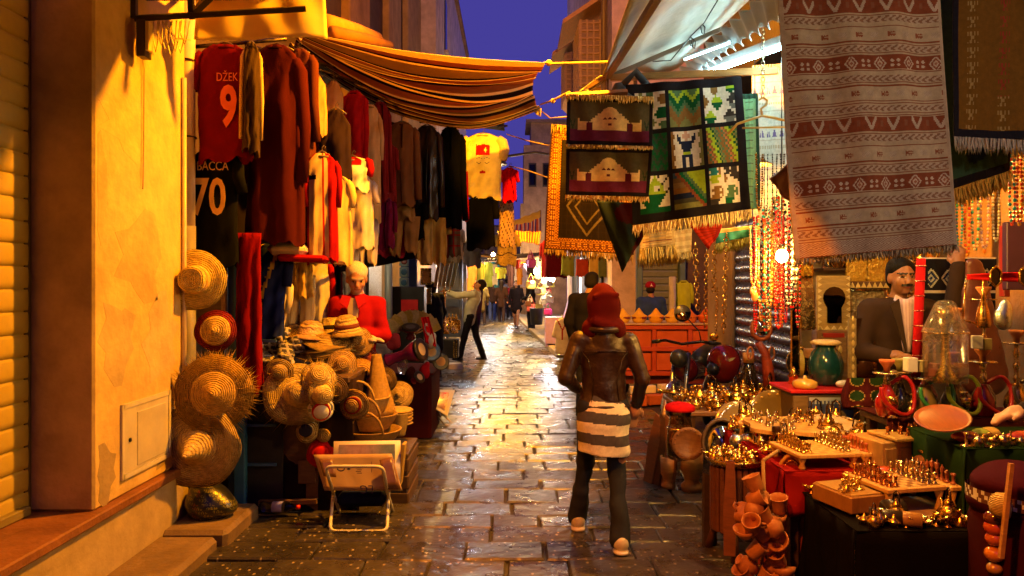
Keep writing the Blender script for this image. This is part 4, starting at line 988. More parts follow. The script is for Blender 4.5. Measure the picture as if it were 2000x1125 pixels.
# ------------------------------------------------------------------ folding rack with cardboard and picture
fs_ = thing('folding_rack', 'white tubular folding rack holding cardboard and a picture', 'rack', P(700, 1040, 4.75))
def uframe(pb0, pb1, pt0, pt1, r=.011, rad=.05):
    pb0, pb1, pt0, pt1 = map(Vector, (pb0, pb1, pt0, pt1)); pts = [pt0]
    for a_, b_, c_ in ((pt0, pb0, pb1), (pb0, pb1, pt1)):
        d0 = (a_ - b_).normalized() * rad; d1 = (c_ - b_).normalized() * rad
        for i in range(6):
            t_ = i / 5; pts.append((b_ + d0) * (1 - t_) ** 2 + b_ * 2 * t_ * (1 - t_) + (b_ + d1) * t_ * t_)
    return pts + [pt1]
WM_ = (.62, .58, .54)
MB(WM_).tube(uframe(P(644, 1038, 4.72), P(756, 1038, 4.72), P(653, 940, 5.05), P(760, 940, 5.05)), .011, 8).obj('front_leg_loop', PAINT, fs_)
MB(WM_).tube(uframe(P(664, 1003, 5.15), P(768, 1001, 5.15), P(651, 962, 4.85), P(757, 962, 4.85)), .011, 8).obj('rear_leg_loop', PAINT, fs_)
MB(WM_).tube(uframe(P(635, 911, 4.70), P(748, 911, 4.70), P(652, 965, 4.84), P(757, 965, 4.84)), .011, 8).obj('top_loop', PAINT, fs_)
cb = thing('cardboard_sheet', 'flattened brown cardboard box sheet with upside down printed marks', 'cardboard', P(700, 950, 4.85))
tl, tr2, br2, bl2 = P(612, 888, 4.86), P(765, 886, 4.92), P(786, 958, 4.86), P(634, 958, 4.80)
MB((.36, .22, .11)).sheet(quad_sheet(tl, tr2, br2, bl2, .004, wr=.003), 14, 8, thick=.008).obj('sheet', PAPER, cb)
MB((.14, .06, .03)).sheet(quad_sheet(P(741, 898, 4.86), P(766, 892, 4.88), P(783, 956, 4.82), P(753, 956, 4.80), .0), 4, 4, thick=.004).obj('brown_tape', GLOSSP, cb)
MB((.16, .07, .03)).sheet(quad_sheet(P(622, 896, 4.82), P(650, 896, 4.83), P(657, 932, 4.79), P(632, 930, 4.78), .0), 4, 4, thick=.004).obj('brown_tape', GLOSSP, cb)
Mb = frame(P(700, 925, 4.78), (0, -1, .12)); 
Mt = Matrix.Translation(P(716, 948, 4.77)) @ Matrix.Rotation(R(180), 4, 'Y')
text_part('LG', .075, Mt, (.03, .02, .10), PAPER, cb)
mk = MB((.04, .025, .08))
p0 = P(666, 914, 4.79); mk.tube([p0 + Vector((.024 * math.cos(i / 14 * 6.283), 0, .019 * math.sin(i / 14 * 6.283))) for i in range(14)], .004, 4, closed=True)
mk.prism([(-.012, -.012), (.012, -.012), (0, .014)], .003, Matrix.Translation(P(681, 914, 4.79)))
for i in range(6): mk.box(P(700 + 2 * (i % 2), 908 + 3.2 * i, 4.785), (.034, .003, .004))
mk.box(P(726, 912, 4.79), (.003, .003, .07)); mk.obj('printed_marks', PAPER, cb)
def picture(label, tl, tr, br, bl, colfn, name='picture', border=.12, bcol=(.62, .55, .60)):
    t = thing(name, label, 'picture', (Vector(bl) + Vector(br)) / 2)
    tl, tr, br, bl = map(Vector, (tl, tr, br, bl))
    MB(bcol).sheet(quad_sheet(tl, tr, br, bl, 0), 2, 2, thick=.012).obj('mount', PAPER, t)
    n_ = (tr - tl).cross(bl - tl).normalized(); f = lambda u, v: tl.lerp(tr, u).lerp(bl.lerp(br, u), v) - n_ * .003
    i0, i1 = border, 1 - border
    MB().sheet(quad_sheet(f(i0, i0), f(i1, i0), f(i1, i1), f(i0, i1), 0), 24, 18, colfn=colfn).obj('print', GLOSSP, t)
    return t
picture('white mounted picture of a violet dusk landscape behind the cardboard', P(652, 862, 4.95), P(782, 860, 4.98), P(782, 950, 4.92), P(650, 950, 4.88),
        lambda u, v: (.30 + .1 * math.sin(5 * u), .24, .30 + .05 * v) if v < .42 + .1 * math.sin(6 * u) else (.35, .2, .2), border=.08)
MB((.01, .014, .06)).box(P(708, 972, 5.0), (.32, .16, .09), (0, 0, R(3)), .03).obj('blue_bundle', FABRIC, label='dark blue cloth bundle lying under the cardboard in the rack', cat='bundle')
MB((.40, .26, .05)).box(P(786, 905, 5.0), (.02, .10, .28), (0, R(6), 0), .003).obj('picture_board', PAPER, label='yellow backing board leaning behind the white mounted picture', cat='board')
# second rack further up the lane
fs2 = thing('picture_rack', 'small folding rack up the lane holding a tilted picture', 'rack', P(855, 835, 8.2))
MB((.45, .36, .26)).tube(uframe(P(838, 838, 8.1), P(852, 832, 8.4), P(862, 790, 8.2), P(872, 790, 8.5)), .010, 7).obj('leg_loop', PAINT, fs2)
MB((.45, .36, .26)).tube(uframe(P(870, 832, 8.1), P(884, 828, 8.4), P(832, 786, 8.2), P(842, 786, 8.5)), .010, 7).obj('leg_loop', PAINT, fs2)
MB((.10, .07, .06)).sheet(quad_sheet(P(818, 778, 8.2), P(866, 792, 8.2), P(868, 806, 8.15), P(820, 800, 8.15), .01), 8, 4, thick=.006).obj('sling', FABRIC, fs2)
picture('white framed orange street picture tilted on the small rack', P(820, 760, 8.55), P(888, 762, 8.55), P(874, 812, 7.9), P(826, 782, 7.95),
        lambda u, v: (.50 + .15 * math.sin(9 * u + 4 * v), .22 + .1 * math.sin(13 * u), .08) if (u + v * .7 + .1 * math.sin(12 * v)) % .5 > .15 else (.62, .45, .25), border=.13, bcol=(.7, .66, .64))
MB((.55, .53, .50)).box(P(888, 722, 13.6) + Vector((0, 0, .05)), (.27, .2, .14), (0, 0, .3), .01).obj('white_box', PAPER, label='small white box standing on the paving by the brass wares', cat='box')
# ================================================================== RIGHT SIDE
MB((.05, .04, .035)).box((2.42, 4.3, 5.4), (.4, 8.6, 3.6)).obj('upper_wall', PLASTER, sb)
# ------------------------------------------------------------------ grey awning, fluorescent tube
aw = thing('grey_awning', 'grey sheet awning sloping out over the right hand stall', 'awning', (1.1, 4, 3.2))
MB((.42, .40, .33)).sheet(quad_sheet((.50, 2.0, 2.82), (1.70, 2.0, 3.40), P(1326, 138, 6.6), P(1174, 146, 5.25), .03, wr=.012), 26, 20, thick=.006).obj('sheet', SHEET, aw)
for a, b_, w in ((P(1187, 150, 5.15), (.70, 2.0, 2.86), .035), (P(1192, 150, 5.2), P(1420, 52, 5.2), .028), (P(1150, 172, 5.4), P(1190, 148, 5.2), .03), (P(1187, 150, 5.15), P(1187, 212, 5.1), .012)):
    bar(a, b_, w, (.16, .10, .06)).obj('frame_bar', PAINT, aw)
MB((.50, .50, .42)).sheet(quad_sheet(P(1172, 148, 5.25), P(1186, 150, 5.2), P(1150, 182, 5.4), P(1128, 180, 5.6), .01), 6, 6, thick=.004).obj('hanging_flap', SHEET, aw)
bm = bar(P(1193, 152, 5.15), P(1520, 138, 4.85), .045, (.50, .26, .08)); bm.obj('wooden_beam', WOOD, label='orange wooden beam under the grey awning carrying the woven rugs', cat='beam')
fl = thing('corrugated_flap', 'grey corrugated sheet flap above the fluorescent tube', 'awning', P(1430, 70, 5))
ua, ub, la, lb_ = P(1322, 140, 6.3), P(1520, -40, 4.1), P(1356, 139, 6.1), P(1530, 26, 4.2)
def corr(u, v):
    p = ua.lerp(ub, u).lerp(la.lerp(lb_, u), v)
    return p + Vector((.02, 0, -.012)) * math.sin(u * 75) + Vector((0, 0, -.03)) * abs(math.sin(u * 37.5)) * v
MB((.34, .37, .37)).sheet(corr, 120, 8, thick=.004).obj('sheet', PAINT, fl)
TUBE = emitter('fluorescent_tube', 95.)
ft = thing('fluorescent_light', 'lit white fluorescent tube under the awning', 'light', P(1450, 118, 5.1))
ta, tb = P(1372, 146, 5.95), P(1545, 86, 4.35)
bar(ta + Vector((.02, 0, .05)), tb + Vector((.02, 0, .05)), .05, (.6, .62, .62)).obj('batten', PAINT, ft)
MB((.55, .95, 1.0)).tube([ta, tb], .014, 10).obj('tube', TUBE, ft)
for k in (ta, tb): MB((.5, .5, .5)).ell(k, .02, 8, 6).obj('end_cap', PLASTIC, ft)
s2 = thing('slim_tube_light', 'slim lit tube along the corrugated flap', 'light', P(1380, 100, 5.5))
MB((.55, .90, .95)).tube([P(1338, 116, 5.7), P(1424, 84, 5.0)], .009, 8).obj('tube', emitter('slim_tube', 18.), s2)
bar(P(1338, 113, 5.72), P(1424, 81, 5.02), .022, (.4, .42, .42)).obj('batten', PAINT, s2)
cbl = MB((.03, .025, .02)).tube([P(1275, 120, 5.3), P(1310, 118, 5.2), P(1350, 70, 5.1), P(1375, 45, 4.8), P(1402, 0, 4.4)], .004, 5)
for c in (P(1346, 75, 5.1), P(1368, 50, 4.9), P(1350, 78, 5.1)):
    cbl.tube([c, c + Vector((.01, 0, -.05)), c + Vector((.025, 0, -.06)), c + Vector((.03, 0, -.01)), c + Vector((.01, 0, .01))], .004, 5)
cbl.obj('hanging_cable', PLASTIC, label='thin dark cable looped along the awning underside', cat='cable')

# ------------------------------------------------------------------ rugs
def fringe_mesh(a, b_, length, col, n, jit=.35, w=.006, back=.02):
    m = MB(col); a, b_ = Vector(a), Vector(b_)
    for i in range(n):
        p = a.lerp(b_, (i + rnd.uniform(.1, .9)) / n) + Vector((0, rnd.uniform(-back, back) * .3, 0)); l_ = length * rnd.uniform(1 - jit, 1 + jit * .3)
        dx = rnd.uniform(-.25, .25) * length; dy = rnd.uniform(-back, back)
        q = p + Vector((dx * .5, dy * .6, -l_ * .55)); r = p + Vector((dx, dy, -l_)); s_ = Vector((w, 0, 0)); d = Vector((0, w * .7, 0))
        m.add([p - s_, p + s_, p + d, q - s_ * .9, q + s_ * .9, q + d, r], [(0, 1, 4, 3), (1, 2, 5, 4), (2, 0, 3, 5), (3, 4, 6), (4, 5, 6), (5, 3, 6)])
    return m
def rug(label, tl, tr, br, bl, nu, nv, colfn, wr=.008, bulge=0., thick=.008, fr=None, frtop=None, name='rug', mat=None, group=None, cat='rug'):
    t = thing(name, label, cat, (Vector(tl) + Vector(tr)) / 2, group=group)
    fn = quad_sheet(tl, tr, br, bl, bulge, wr=wr, seed=rnd.uniform(0, 6))
    MB().sheet(fn, nu, nv, colfn=colfn, thick=thick).obj('weave', mat or WOVEN, t)
    if fr:
        l_, c, n = fr[:3]; fringe_mesh(fn(0, 1), fn(1, 1), l_, c, n, *fr[3:]).obj('fringe', WOVEN, t)
    if frtop:
        l_, c, n = frtop[:3]; fringe_mesh(fn(0, 0) + Vector((0, -.012, .02)), fn(1, 0) + Vector((0, -.012, .02)), l_, c, n, *frtop[3:]).obj('top_fringe', WOVEN, t)
    return t
CREAM = (.72, .54, .20); OLV = (.085, .075, .032); PUR = (.12, .018, .05); INK = (.010, .008, .010)
def mosque(u, v):
    if u < .045 or u > .955 or v < .07 or v > .92: return INK
    x = u - .5 + .0; ax = abs(x)
    bgc = PUR if v > .66 else OLV
    if v < .68:
        if ((x) / .115) ** 2 + ((v - .43) / .25) ** 2 < 1 and v < .45:
            if v > .40 and abs(ax - round(ax / .055) * .055) < (v - .40) * .5 + .004 and ax < .08: return (.10, .02, .03)
            return CREAM
        st = .14 + .028 * int(max(0, (v - .32)) / .045)
        if v > .32 and ax < min(st, .24):
            if .385 < v < .43:
                k = (ax + .0275) % .055 - .0275
                if ax < .085 and abs(k) < (v - .385) * .55: return (.10, .02, .03)
            if .54 < v < .59 and ax < .022: return (.10, .02, .03)
            if abs(ax - .225) < .022 and v > .52: return (.10, .015, .025)
            return CREAM
        if abs(ax - .245) < .024 and v > .53 - .1 * max(0, .024 - abs(ax - .245)) * 10: return (.10, .015, .025)
        if .24 <= ax < .37 and v > .50: return CREAM
        if .345 < ax < .37 and v > .44: return CREAM
        if .40 < ax < .46 and v > .45 and abs(abs(ax - .43) - (.66 - v) * .13) < .008 and v < .66: return (.03, .05, .02)
    return bgc
rug('upper small tapestry with a cream domed shrine on olive', P(1108, 190, 4.75), P(1276, 196, 4.75), P(1274, 286, 4.75), P(1106, 281, 4.75), 100, 60, mosque, frtop=(.05, (.66, .50, .18), 120, .4, .006), fr=(.03, (.55, .40, .16), 110, .3))
rug('lower small tapestry with a cream domed shrine above purple ground', P(1106, 290, 4.76), P(1274, 293, 4.76), P(1268, 384, 4.76), P(1105, 381, 4.76), 100, 60, mosque, fr=(.04, (.60, .42, .16), 110, .3))
bar(P(1106, 188, 4.77), P(1225, 180, 4.8), .03, (.30, .12, .04)).obj('hanging_rod', WOOD, label='short wooden rod holding up the shrine tapestries', cat='rod')
# nine-panel tapestry
YG, DG, MG, OG, WH, BW, NV, GY, DB = (.30, .42, .02), (.004, .075, .022), (.07, .14, .06), (.16, .17, .05), (.62, .58, .46), (.19, .10, .025), (.010, .016, .045), (.13, .14, .12), (.035, .03, .025)
BRICK = {'.': WH, 'b': BW, 'y': YG, 'g': DG, 'k': DB, 'e': GY, 'o': OG, 'n': NV, 's': (.5, .3, .2), 'm': MG, 't': (.02, .16, .16)}
ART = {
 (2, 0): ['....bbbb....yyyy', '....bbbb....gggg', '.....bb......gg.', 'b.....y.......kk', 'bb...yyyy....kkk', 'bbb.yyyyyy..kkkk', 'bb..gggggg...kk.', 'b....gggg....eee', '......gg......ee', '..yy........kk..', '.yyyy......kkkk.', 'yyyyyy....kkkkkk', 'gggggg....eeeeee', '.gggg......eeee.'],
 (1, 1): ['b......ss......o', 'bb.n..ssss..n.oo', 'bb.nn.ssss.nn.oo', 'b..nn..ss..nn..o', 'b...nnnnnnnn...o', 'bb...nnnnnn...oo', 'bb...nnnnnn...oo', 'b.....nnnn.....o', 'b.....yyyy.....o', 'bb...nnnnnn...oo', 'bb...nn..nn...oo', 'b....nn..nn....o', 'b....nn..nn....o', 'bb...nn..nn...oo'],
 (0, 0): ['..oo..mmmm......', '.oooo.mmmm...bbb', 'oooooo.mm...bbbb', '.mmmm.......bbbb', '..mm....yy...bbb', '....yyyyyy......', '.bb..yyyy...gggg', 'bbbb..yy...ggggg', 'bbbb......gggggg', '.bb....oo..ggggg', '......oooo......', 'mmm..oooooo..mmm', 'mmmm..oooo..mmmm', 'mmm....oo....mmm'],
 (2, 2): ['tttt.b..kkk.kkk.', '.ttttb...kkkkkk.', 'tttt.b..kkk.kkkk', '.yyyyy..b..kkkkk', 'yyyy....bb...kkk', '.yyyy...b......k', '................', '..bbbb....mmmm..', '.bbbb.b..mmmm.m.', '..bbbbb...mmmmm.', '.bbbb.b..mmmm.m.', 'bbbbbb..mmmmm...', 'kkkkk...ggggg...', 'kkkk....gggg....'],
}
def ninecell(cx, cy, x, y):
    gx, gy = int(x * 16), int(y * 14)
    if (cx, cy) in ART:
        return BRICK[ART[(cx, cy)][min(13, gy)][min(15, gx)]]
    if (cx, cy) == (1, 0):
        zz = gy + abs((gx % 8) - 4) * 1.0
        return [MG, YG, YG, DG, DG, DG, MG, MG, BW, BW, BW, BW, OG][int(max(0, min(12, (zz - 2))))]
    if (cx, cy) == (0, 1): return DG if (gy + abs(gx % 4 - 2)) % 4 < 2 else (.03, .05, .03)
    if (cx, cy) == (2, 1):
        d = gx - gy + 4
        return [BW, MG, (.4, .15, .05), BW, YG, YG, DG, OG, MG, BW][int((d + (gy // 3) * 2) % 10)]
    if (cx, cy) == (1, 2):
        d = gx - gy
        if d > 6: return YG
        if d > 4: return MG
        if d > 2: return (.004, .10, .03)
        if d > 0: return (.18, .05, .02)
        return [(.03, .06, .09), (.12, .07, .03), (.20, .12, .04), (.22, .10, .02), NV, (.05, .05, .03), OG][min(6, gy // 2)]
    if (cx, cy) == (0, 2):
        if gy < 7: return YG if abs(gx - 8) < gy * .8 + 1 and not (abs(gx - 9) < 2 and 3 < gy < 6) else (WH if (gx + gy) % 5 else DB)
        return DG if abs(gx - 6) < (14 - gy) * .9 + 1 or gy > 11 else WH
    return WH
def nine(u, v):
    bu, bv = .055, .05
    if u < bu or u > 1 - bu or v < bv or v > 1 - bv: return INK
    x, y = (u - bu) / (1 - 2 * bu) * 3, (v - bv) / (1 - 2 * bv) * 3
    cx, cy = min(2, int(x)), min(2, int(y)); fx, fy = x - cx, y - cy
    if not (.06 < fx < .94 and .05 < fy < .95): return INK
    return ninecell(cx, cy, (fx - .06) / .88, (fy - .05) / .90)
rug('large black bordered tapestry of nine green and white picture squares', P(1222, 166, 4.95), P(1447, 149, 4.9), P(1467, 408, 4.85), P(1236, 440, 4.95), 150, 150, nine, wr=.018, fr=(.085, (.66, .52, .26), 150, .3, .006))
# gold patterned rug half in light behind the tapestries
def orn(u, v):
    b = min(u, 1 - u) * 170; w = min(v * 260, (1 - v) * 260, b)
    x, y = u * 170, v * 260
    if w < 3: return (.05, .02, .01)
    if w < 26:
        if abs(w - 13) < 5.2:
            k = (y if b < 26 else x) / 11 % 1 - .5
            r = math.hypot(k * 11, w - 13)
            return (.46, .25, .05) if r < 4.2 and abs(k * 11) > .7 and abs(w - 13) > .7 else (.10, .03, .012)
        return (.36, .18, .03) if (math.sin(x * 1.1) * math.sin(y * 1.1) > .12) or w % 9 < 1 else (.12, .035, .012)
    d = abs(x - 85) / 42 + abs(y - 165) / 60
    if abs(d - 1) < .06 or abs(d - .6) < .05: return (.10, .08, .06)
    if abs(math.sin(x * .25)) > .98 or abs(math.sin(y * .21)) > .985: return (.016, .011, .011)
    return (.010, .007, .008)
rug('dark knotted rug with gold medallion border hanging in the lane', P(1077, 247, 6.6), P(1235, 262, 6.0), P(1238, 498, 6.0), P(1062, 486, 6.6), 170, 200, orn, fr=(.08, (.40, .26, .10), 90), frtop=(.09, (.55, .36, .10), 90))
rug('dark red and green rug hanging by its corner', P(1165, 392, 5.6), P(1272, 398, 5.5), P(1262, 452, 5.5), P(1214, 532, 5.6), 30, 30, lambda u, v: (.05, .006, .006) if (u + .3 * math.sin(7 * v)) > .55 else (.014, .022, .014), wr=.02)
def runner(u, v):
    k = v * 9 % 1
    if u < .08 or u > .92: return (.45, .30, .10)
    if k < .12: return (.15, .03, .02)
    if k < .5: return (.42, .24, .06)
    return (.55, .38, .14) if abs(u - .5) > .25 or int(v * 40) % 2 else (.30, .20, .08)
rug('mustard striped runner ending in shaggy yellow fringe', P(1252, 430, 6.2), P(1318, 424, 6.2), P(1318, 478, 6.2), P(1250, 486, 6.2), 40, 30, runner, fr=(.17, (.62, .42, .10), 260, .3, .007, .05))
rug('pale yellow shaggy cloth hanging beside the mustard runner', P(1306, 452, 6.4), P(1352, 446, 6.4), P(1350, 492, 6.4), P(1304, 498, 6.4), 20, 16, lambda u, v: (.62, .46, .18) if int(v * 6) % 2 else (.5, .33, .12), fr=(.09, (.65, .48, .18), 120, .3, .007, .05))
rug('bright red woven cloth hanging by its point under the nine square tapestry', P(1342, 432, 5.3), P(1412, 438, 5.2), P(1400, 462, 5.2), P(1383, 488, 5.25), 24, 24, lambda u, v: (.48, .03, .012) if int(v * 22) % 3 else (.30, .02, .01), wr=.006)
rug('narrow green rug with a dark border and pale figure', P(1449, 184, 5.2), P(1480, 182, 5.2), P(1484, 408, 5.2), P(1452, 408, 5.2), 30, 90,
    lambda u, v: (.02, .05, .03) if u > .86 or v < .04 else ((.10, .17, .09) if abs(u - .45) < .22 and int(v * 60) % 4 == 0 else (.17, .36, .19)))
rug('teal and yellow fringed cloth hanging low by the gold chains', P(1398, 448, 5.6), P(1470, 440, 5.5), P(1466, 462, 5.5), P(1398, 476, 5.6), 20, 10, lambda u, v: (.05, .26, .22) if v > .3 else (.6, .42, .12), fr=(.09, (.42, .42, .12), 120, .3, .006))
def creamk(u, v):
    k = v * 12 % 1; j = int(v * 12)
    if k < .08: return (.50, .42, .30)
    if j % 3 == 1 and .2 < k < .8:
        x = u * 7 % 1
        return (.16, .11, .24) if abs(x - .5) < (k - .2) * .6 and abs(x - .5) > .05 else (.60, .54, .40)
    if j % 3 == 2 and .4 < k < .6: return (.45, .36, .22) if int(u * 40) % 2 else (.6, .54, .4)
    return (.60, .54, .40)
rug('cream kilim with small purple triangles hanging behind the necklaces', P(1468, 134, 5.9), P(1560, 128, 5.6), P(1562, 470, 5.6), P(1470, 474, 5.9), 60, 150, creamk, frtop=(.06, (.62, .54, .36), 60))
# big red and cream kilim in front
KR, KC, KG = (.21, .060, .028), (.42, .34, .23), (.23, .125, .075)
def kil(u, v):
    n = 0
    x = u; y = v
    if x < .03 or x > .985: return (.40, .32, .23)
    L = 19; r = y * L; i = int(r); f = r - i
    kind = 'NLTLNLDLNLTLNLDLNLZ'[i % 19]
    rs = random.Random(i)
    if f < .07 or f > .93: return KR if abs(f - .5) > .455 else KC
    if kind == 'N': return KC if f < .3 or f > .78 else nmot(x, (f - .3) / .48, i)
    if kind == 'L':
        if .18 < f < .22 or .78 < f < .82: return KR
        if .3 < f < .7:
            w = math.sin(x * 150 + 2.2 * math.sin(f * 14)); return KG if w > .1 else (.42, .33, .25)
        return KC
    if kind == 'S': return KG if math.sin(x * 120 + f * 9) > .2 else KC
    if kind == 'D':
        q = x * 11 % 1; d = abs(q - .5) * 2 + abs(f - .5) * 1.5
        if int(x * 11) % 2:
            for cx, cy in ((.3, .35), (.7, .35), (.3, .65), (.7, .65)):
                if math.hypot((x * 11 % 1) - cx, f - cy) < .11: return (.50, .42, .33)
            return KR
        if abs(d - .75) < .1 or abs(d - .3) < .09: return (.50, .42, .33)
        return KR if d > .5 else (.30, .12, .07)
    if kind == 'T':
        q = x * 13 % 1
        if int(x * 13) % 2: return KR if abs(q - .5) > .12 or abs(f - .5) > .22 else (.22, .09, .05)
        return (.44, .36, .28) if abs(abs(q - .5) * .9 + f * .55 - .5) < .12 else KR
    d = abs((x * 5 % 1) - .5) * 2; e = abs(f - .5) * 2
    w = (d + e) * 4.2 % 1
    return (.46, .38, .29) if w < .5 else (.26, .14, .09)
def nmot(x, f, i):
    q = x * 10.3 + .15 * i; j = int(q); q = q - j
    if .25 < q < .72 and .15 < f < .85:
        if j % 2: return (.24, .08, .04) if (abs(f - .5) < .2 or (int(q * 20) % 2 and abs(f - .5) < .38)) and not (abs(f - .5) < .06 and q > .45) else KC
        return (.38, .30, .22) if (q * 7 + f * 3) % 1 < .6 else (.44, .37, .28)
    return KC
rug('large cream and rust red banded kilim hanging at the front of the stall', P(1514, -60, 3.05), P(1832, -60, 3.0), P(1866, 478, 2.98), P(1556, 506, 3.05), 170, 330, kil, wr=.018, bulge=-.03, fr=(.035, (.46, .38, .26), 260, .4, .004))
MB((.10, .025, .02)).sheet(quad_sheet(P(1546, 312, 3.5), P(1600, 330, 3.5), P(1580, 425, 3.5), P(1506, 352, 3.5), .02, wr=.01), 12, 12, thick=.02).obj('leather_cushion_cover', LEATHER, label='dark red leather cover corner poking out beside the big kilim', cat='leather cover')
def must(u, v):
    if u < .05 or v > .95: return (.012, .012, .02)
    c = (.15, .075, .012)
    if .1 < u: 
        col_ = int((u - .08) / .3); q = (u - .08) / .3 % 1; k = v * 11 % 1
        if .12 < q < .42 and .15 < k < .85:
            on = (k < .4 and int(q * 40) % 4 < 2) or (.4 <= k < .6 and abs(q - .27) < .04) or (k >= .6 and abs(q - .27) < (k - .55) * .5 and int(q * 40) % 4 < 2)
            if on: return (.26, .04, .02) if (col_ == 1 and v < .75) else (.30, .22, .08)
    return c
rug('mustard rug with columns of comb motifs and navy border', P(1866, -60, 3.3), P(2075, -70, 3.3), P(2080, 276, 3.3), P(1860, 268, 3.3), 110, 160, must, fr=(.075, (.50, .47, .42), 130, .3, .005))
rug('dark green rug with black edge and golden fringe behind the mustard rug', P(1836, -40, 3.55), P(1990, -40, 3.55), P(1976, 332, 3.55), P(1852, 372, 3.55), 40, 90,
    lambda u, v: INK if v > .95 or u > .95 else ((.015, .03, .06) if math.hypot(u - .45, (v - .86) * 3) < .14 else (.028, .07, .04)), fr=(.10, (.66, .40, .07), 170, .25, .006, .03))
rug('gold fringed mat hanging at the stall edge beside bead strings', P(1972, 255, 3.7), P(2040, 255, 3.7), P(2042, 285, 3.7), P(1974, 285, 3.7), 10, 6, lambda u, v: (.6, .42, .15), fr=(.07, (.66, .42, .10), 60, .3, .006))

# ------------------------------------------------------------------ necklaces and chains
def strand(label, x0, x1, y0, y1, Y, r, cols, n=34, mat=None, pend=None, group=None, name='necklace', cat='necklace'):
    a, b_ = P(x0, y0, Y), P(x1, y0, Y); z1 = P(0, y1, Y).z
    pts = []
    for i in range(n + 1):
        s_ = i / n * 2 - 1
        sx = math.copysign(abs(s_) ** .55, s_) if abs(s_) > 0 else 0
        pts.append(Vector((lerp(a.x, b_.x, (sx + 1) / 2), Y + .006 * math.sin(9 * s_), lerp(z1, a.z, abs(s_) ** 2.6 if abs(s_) < .35 else lerp(.35 ** 2.6, 1, (abs(s_) - .35) / .65)))))
    t = thing(name, label, cat, a, group=group)
    m = MB(); L = [(pts[i + 1] - pts[i]).length for i in range(n)]
    tot = sum(L); k = max(8, int(tot / (r * 2.1))); d = 0; j = 0
    for i in range(k):
        target = tot * (i + .5) / k
        while j < n - 1 and d + L[j] < target: d += L[j]; j += 1
        p = pts[j].lerp(pts[j + 1], (target - d) / max(1e-6, L[j]))
        m.ell(p, r * rnd.uniform(.8, 1.15), 6, 4, col=cols[i % len(cols)])
    m.obj('beads', mat or GLAZE, t)
    MB((.3, .25, .2)).tube([pts[i] for i in range(0, n + 1, 2)], r * .25, 4).obj('cord', FABRIC, t)
    if pend:
        c, rr = pend; p = pts[n // 2] - Vector((0, 0, rr * 1.2))
        MB(c).ell(p, (rr * .7, rr * .35, rr), 10, 8).obj('pendant', GLAZE, t)
    return t
CO, AM, TQ, WHB, DKB, GOB, RB_, SIL = (.55, .05, .02), (.55, .24, .03), (.03, .30, .32), (.62, .56, .42), (.02, .015, .015), (.6, .36, .06), (.40, .008, .01), (.5, .5, .5)
strand('long bone bead necklace with a pale oval pendant', 1464, 1478, 440, 556, 4.7, .008, [WHB, (.5, .36, .18)], pend=((.62, .5, .3), .034))
strand('orange disc necklace beside the bone bead necklace', 1466, 1482, 470, 566, 4.65, .006, [AM, CO], pend=((.6, .26, .08), .034))
strand('coral and turquoise bead necklace by the glowing bulb', 1480, 1494, 420, 600, 4.75, .011, [CO, CO, TQ, AM])
strand('tiny dark bead necklace between coral strings', 1496, 1504, 400, 640, 4.7, .005, [DKB, SIL, DKB])
strand('amber lump necklace hanging left of the bulb', 1492, 1510, 430, 596, 4.8, .012, [AM, (.5, .12, .03), GOB])
strand('red glass bead necklace hanging deep under the bulb', 1512, 1528, 430, 640, 4.75, .009, [RB_, CO, RB_])
strand('thin red thread necklace behind the bulb', 1530, 1538, 420, 630, 4.9, .006, [RB_])
strand('grey pebble necklace at the edge of the kilim', 1548, 1558, 420, 560, 4.6, .013, [(.30, .30, .24), DKB])
strand('black and silver bead necklace beside the pebble one', 1534, 1548, 440, 596, 4.65, .009, [DKB, SIL])
strand('gold coin necklace hanging from the brass hanger', 1476, 1490, 300, 410, 4.55, .007, [GOB], mat=BRASS)
strand('long black cord necklace on the brass hanger', 1492, 1500, 300, 420, 4.55, .004, [DKB])
strand('dark bead necklace on the brass hanger near its hook', 1508, 1518, 300, 400, 4.55, .005, [DKB, (.12, .08, .04)])
strand('second dark bead necklace at the end of the brass hanger', 1524, 1532, 300, 384, 4.55, .005, [(.10, .06, .04), DKB])
for k, (x0, x1, y1, c, lb) in enumerate(((1852, 1864, 490, [(.5, .05, .2), WHB], 'pink and white bead string on the shop wall'), (1868, 1880, 486, [TQ, (.1, .2, .4)], 'turquoise bead string on the shop wall'), (1884, 1894, 500, [CO, AM], 'coral and amber bead string on the shop wall'),
        (1898, 1912, 488, [SIL, TQ, WHB], 'silver and turquoise bead string on the shop wall'), (1914, 1932, 484, [(.4, .3, .5), (.7, .6, .5)], 'lilac bead necklace with orange drop on the shop wall'), (1938, 1952, 470, [SIL, (.3, .35, .33)], 'silver chain string beside the lit panel'),
        (1972, 1982, 440, [TQ, CO], 'turquoise and coral bead string at the stall edge'), (1986, 1996, 440, [CO, (.6, .3, .02), CO], 'orange bead string at the stall edge'), (2000, 2012, 430, [AM, (.1, .25, .05)], 'amber and green bead string at the stall edge'))):
    strand(lb, x0, x1, 345 if k < 6 else 285, y1, 5.6 if k < 6 else 3.9, .012 if k < 6 else .010, c, pend=((.6, .2, .05), .02) if k == 4 else None)
for k in range(22):
    px = rnd.uniform(1466, 1556); c = [[CO, AM], [RB_], [DKB, SIL], [AM, GOB], [TQ, CO], [RB_, DKB]][k % 6]; nm = ('coral', 'ruby red', 'black and silver', 'amber', 'turquoise and coral', 'dark red')[k % 6]
    strand('%s bead string in the dense cluster around the bulb' % nm, px, px + rnd.uniform(6, 14), rnd.uniform(380, 430), rnd.uniform(520, 650), rnd.uniform(4.8, 5.2), rnd.uniform(.006, .012), c, group='%s bead strings around the bulb' % nm)
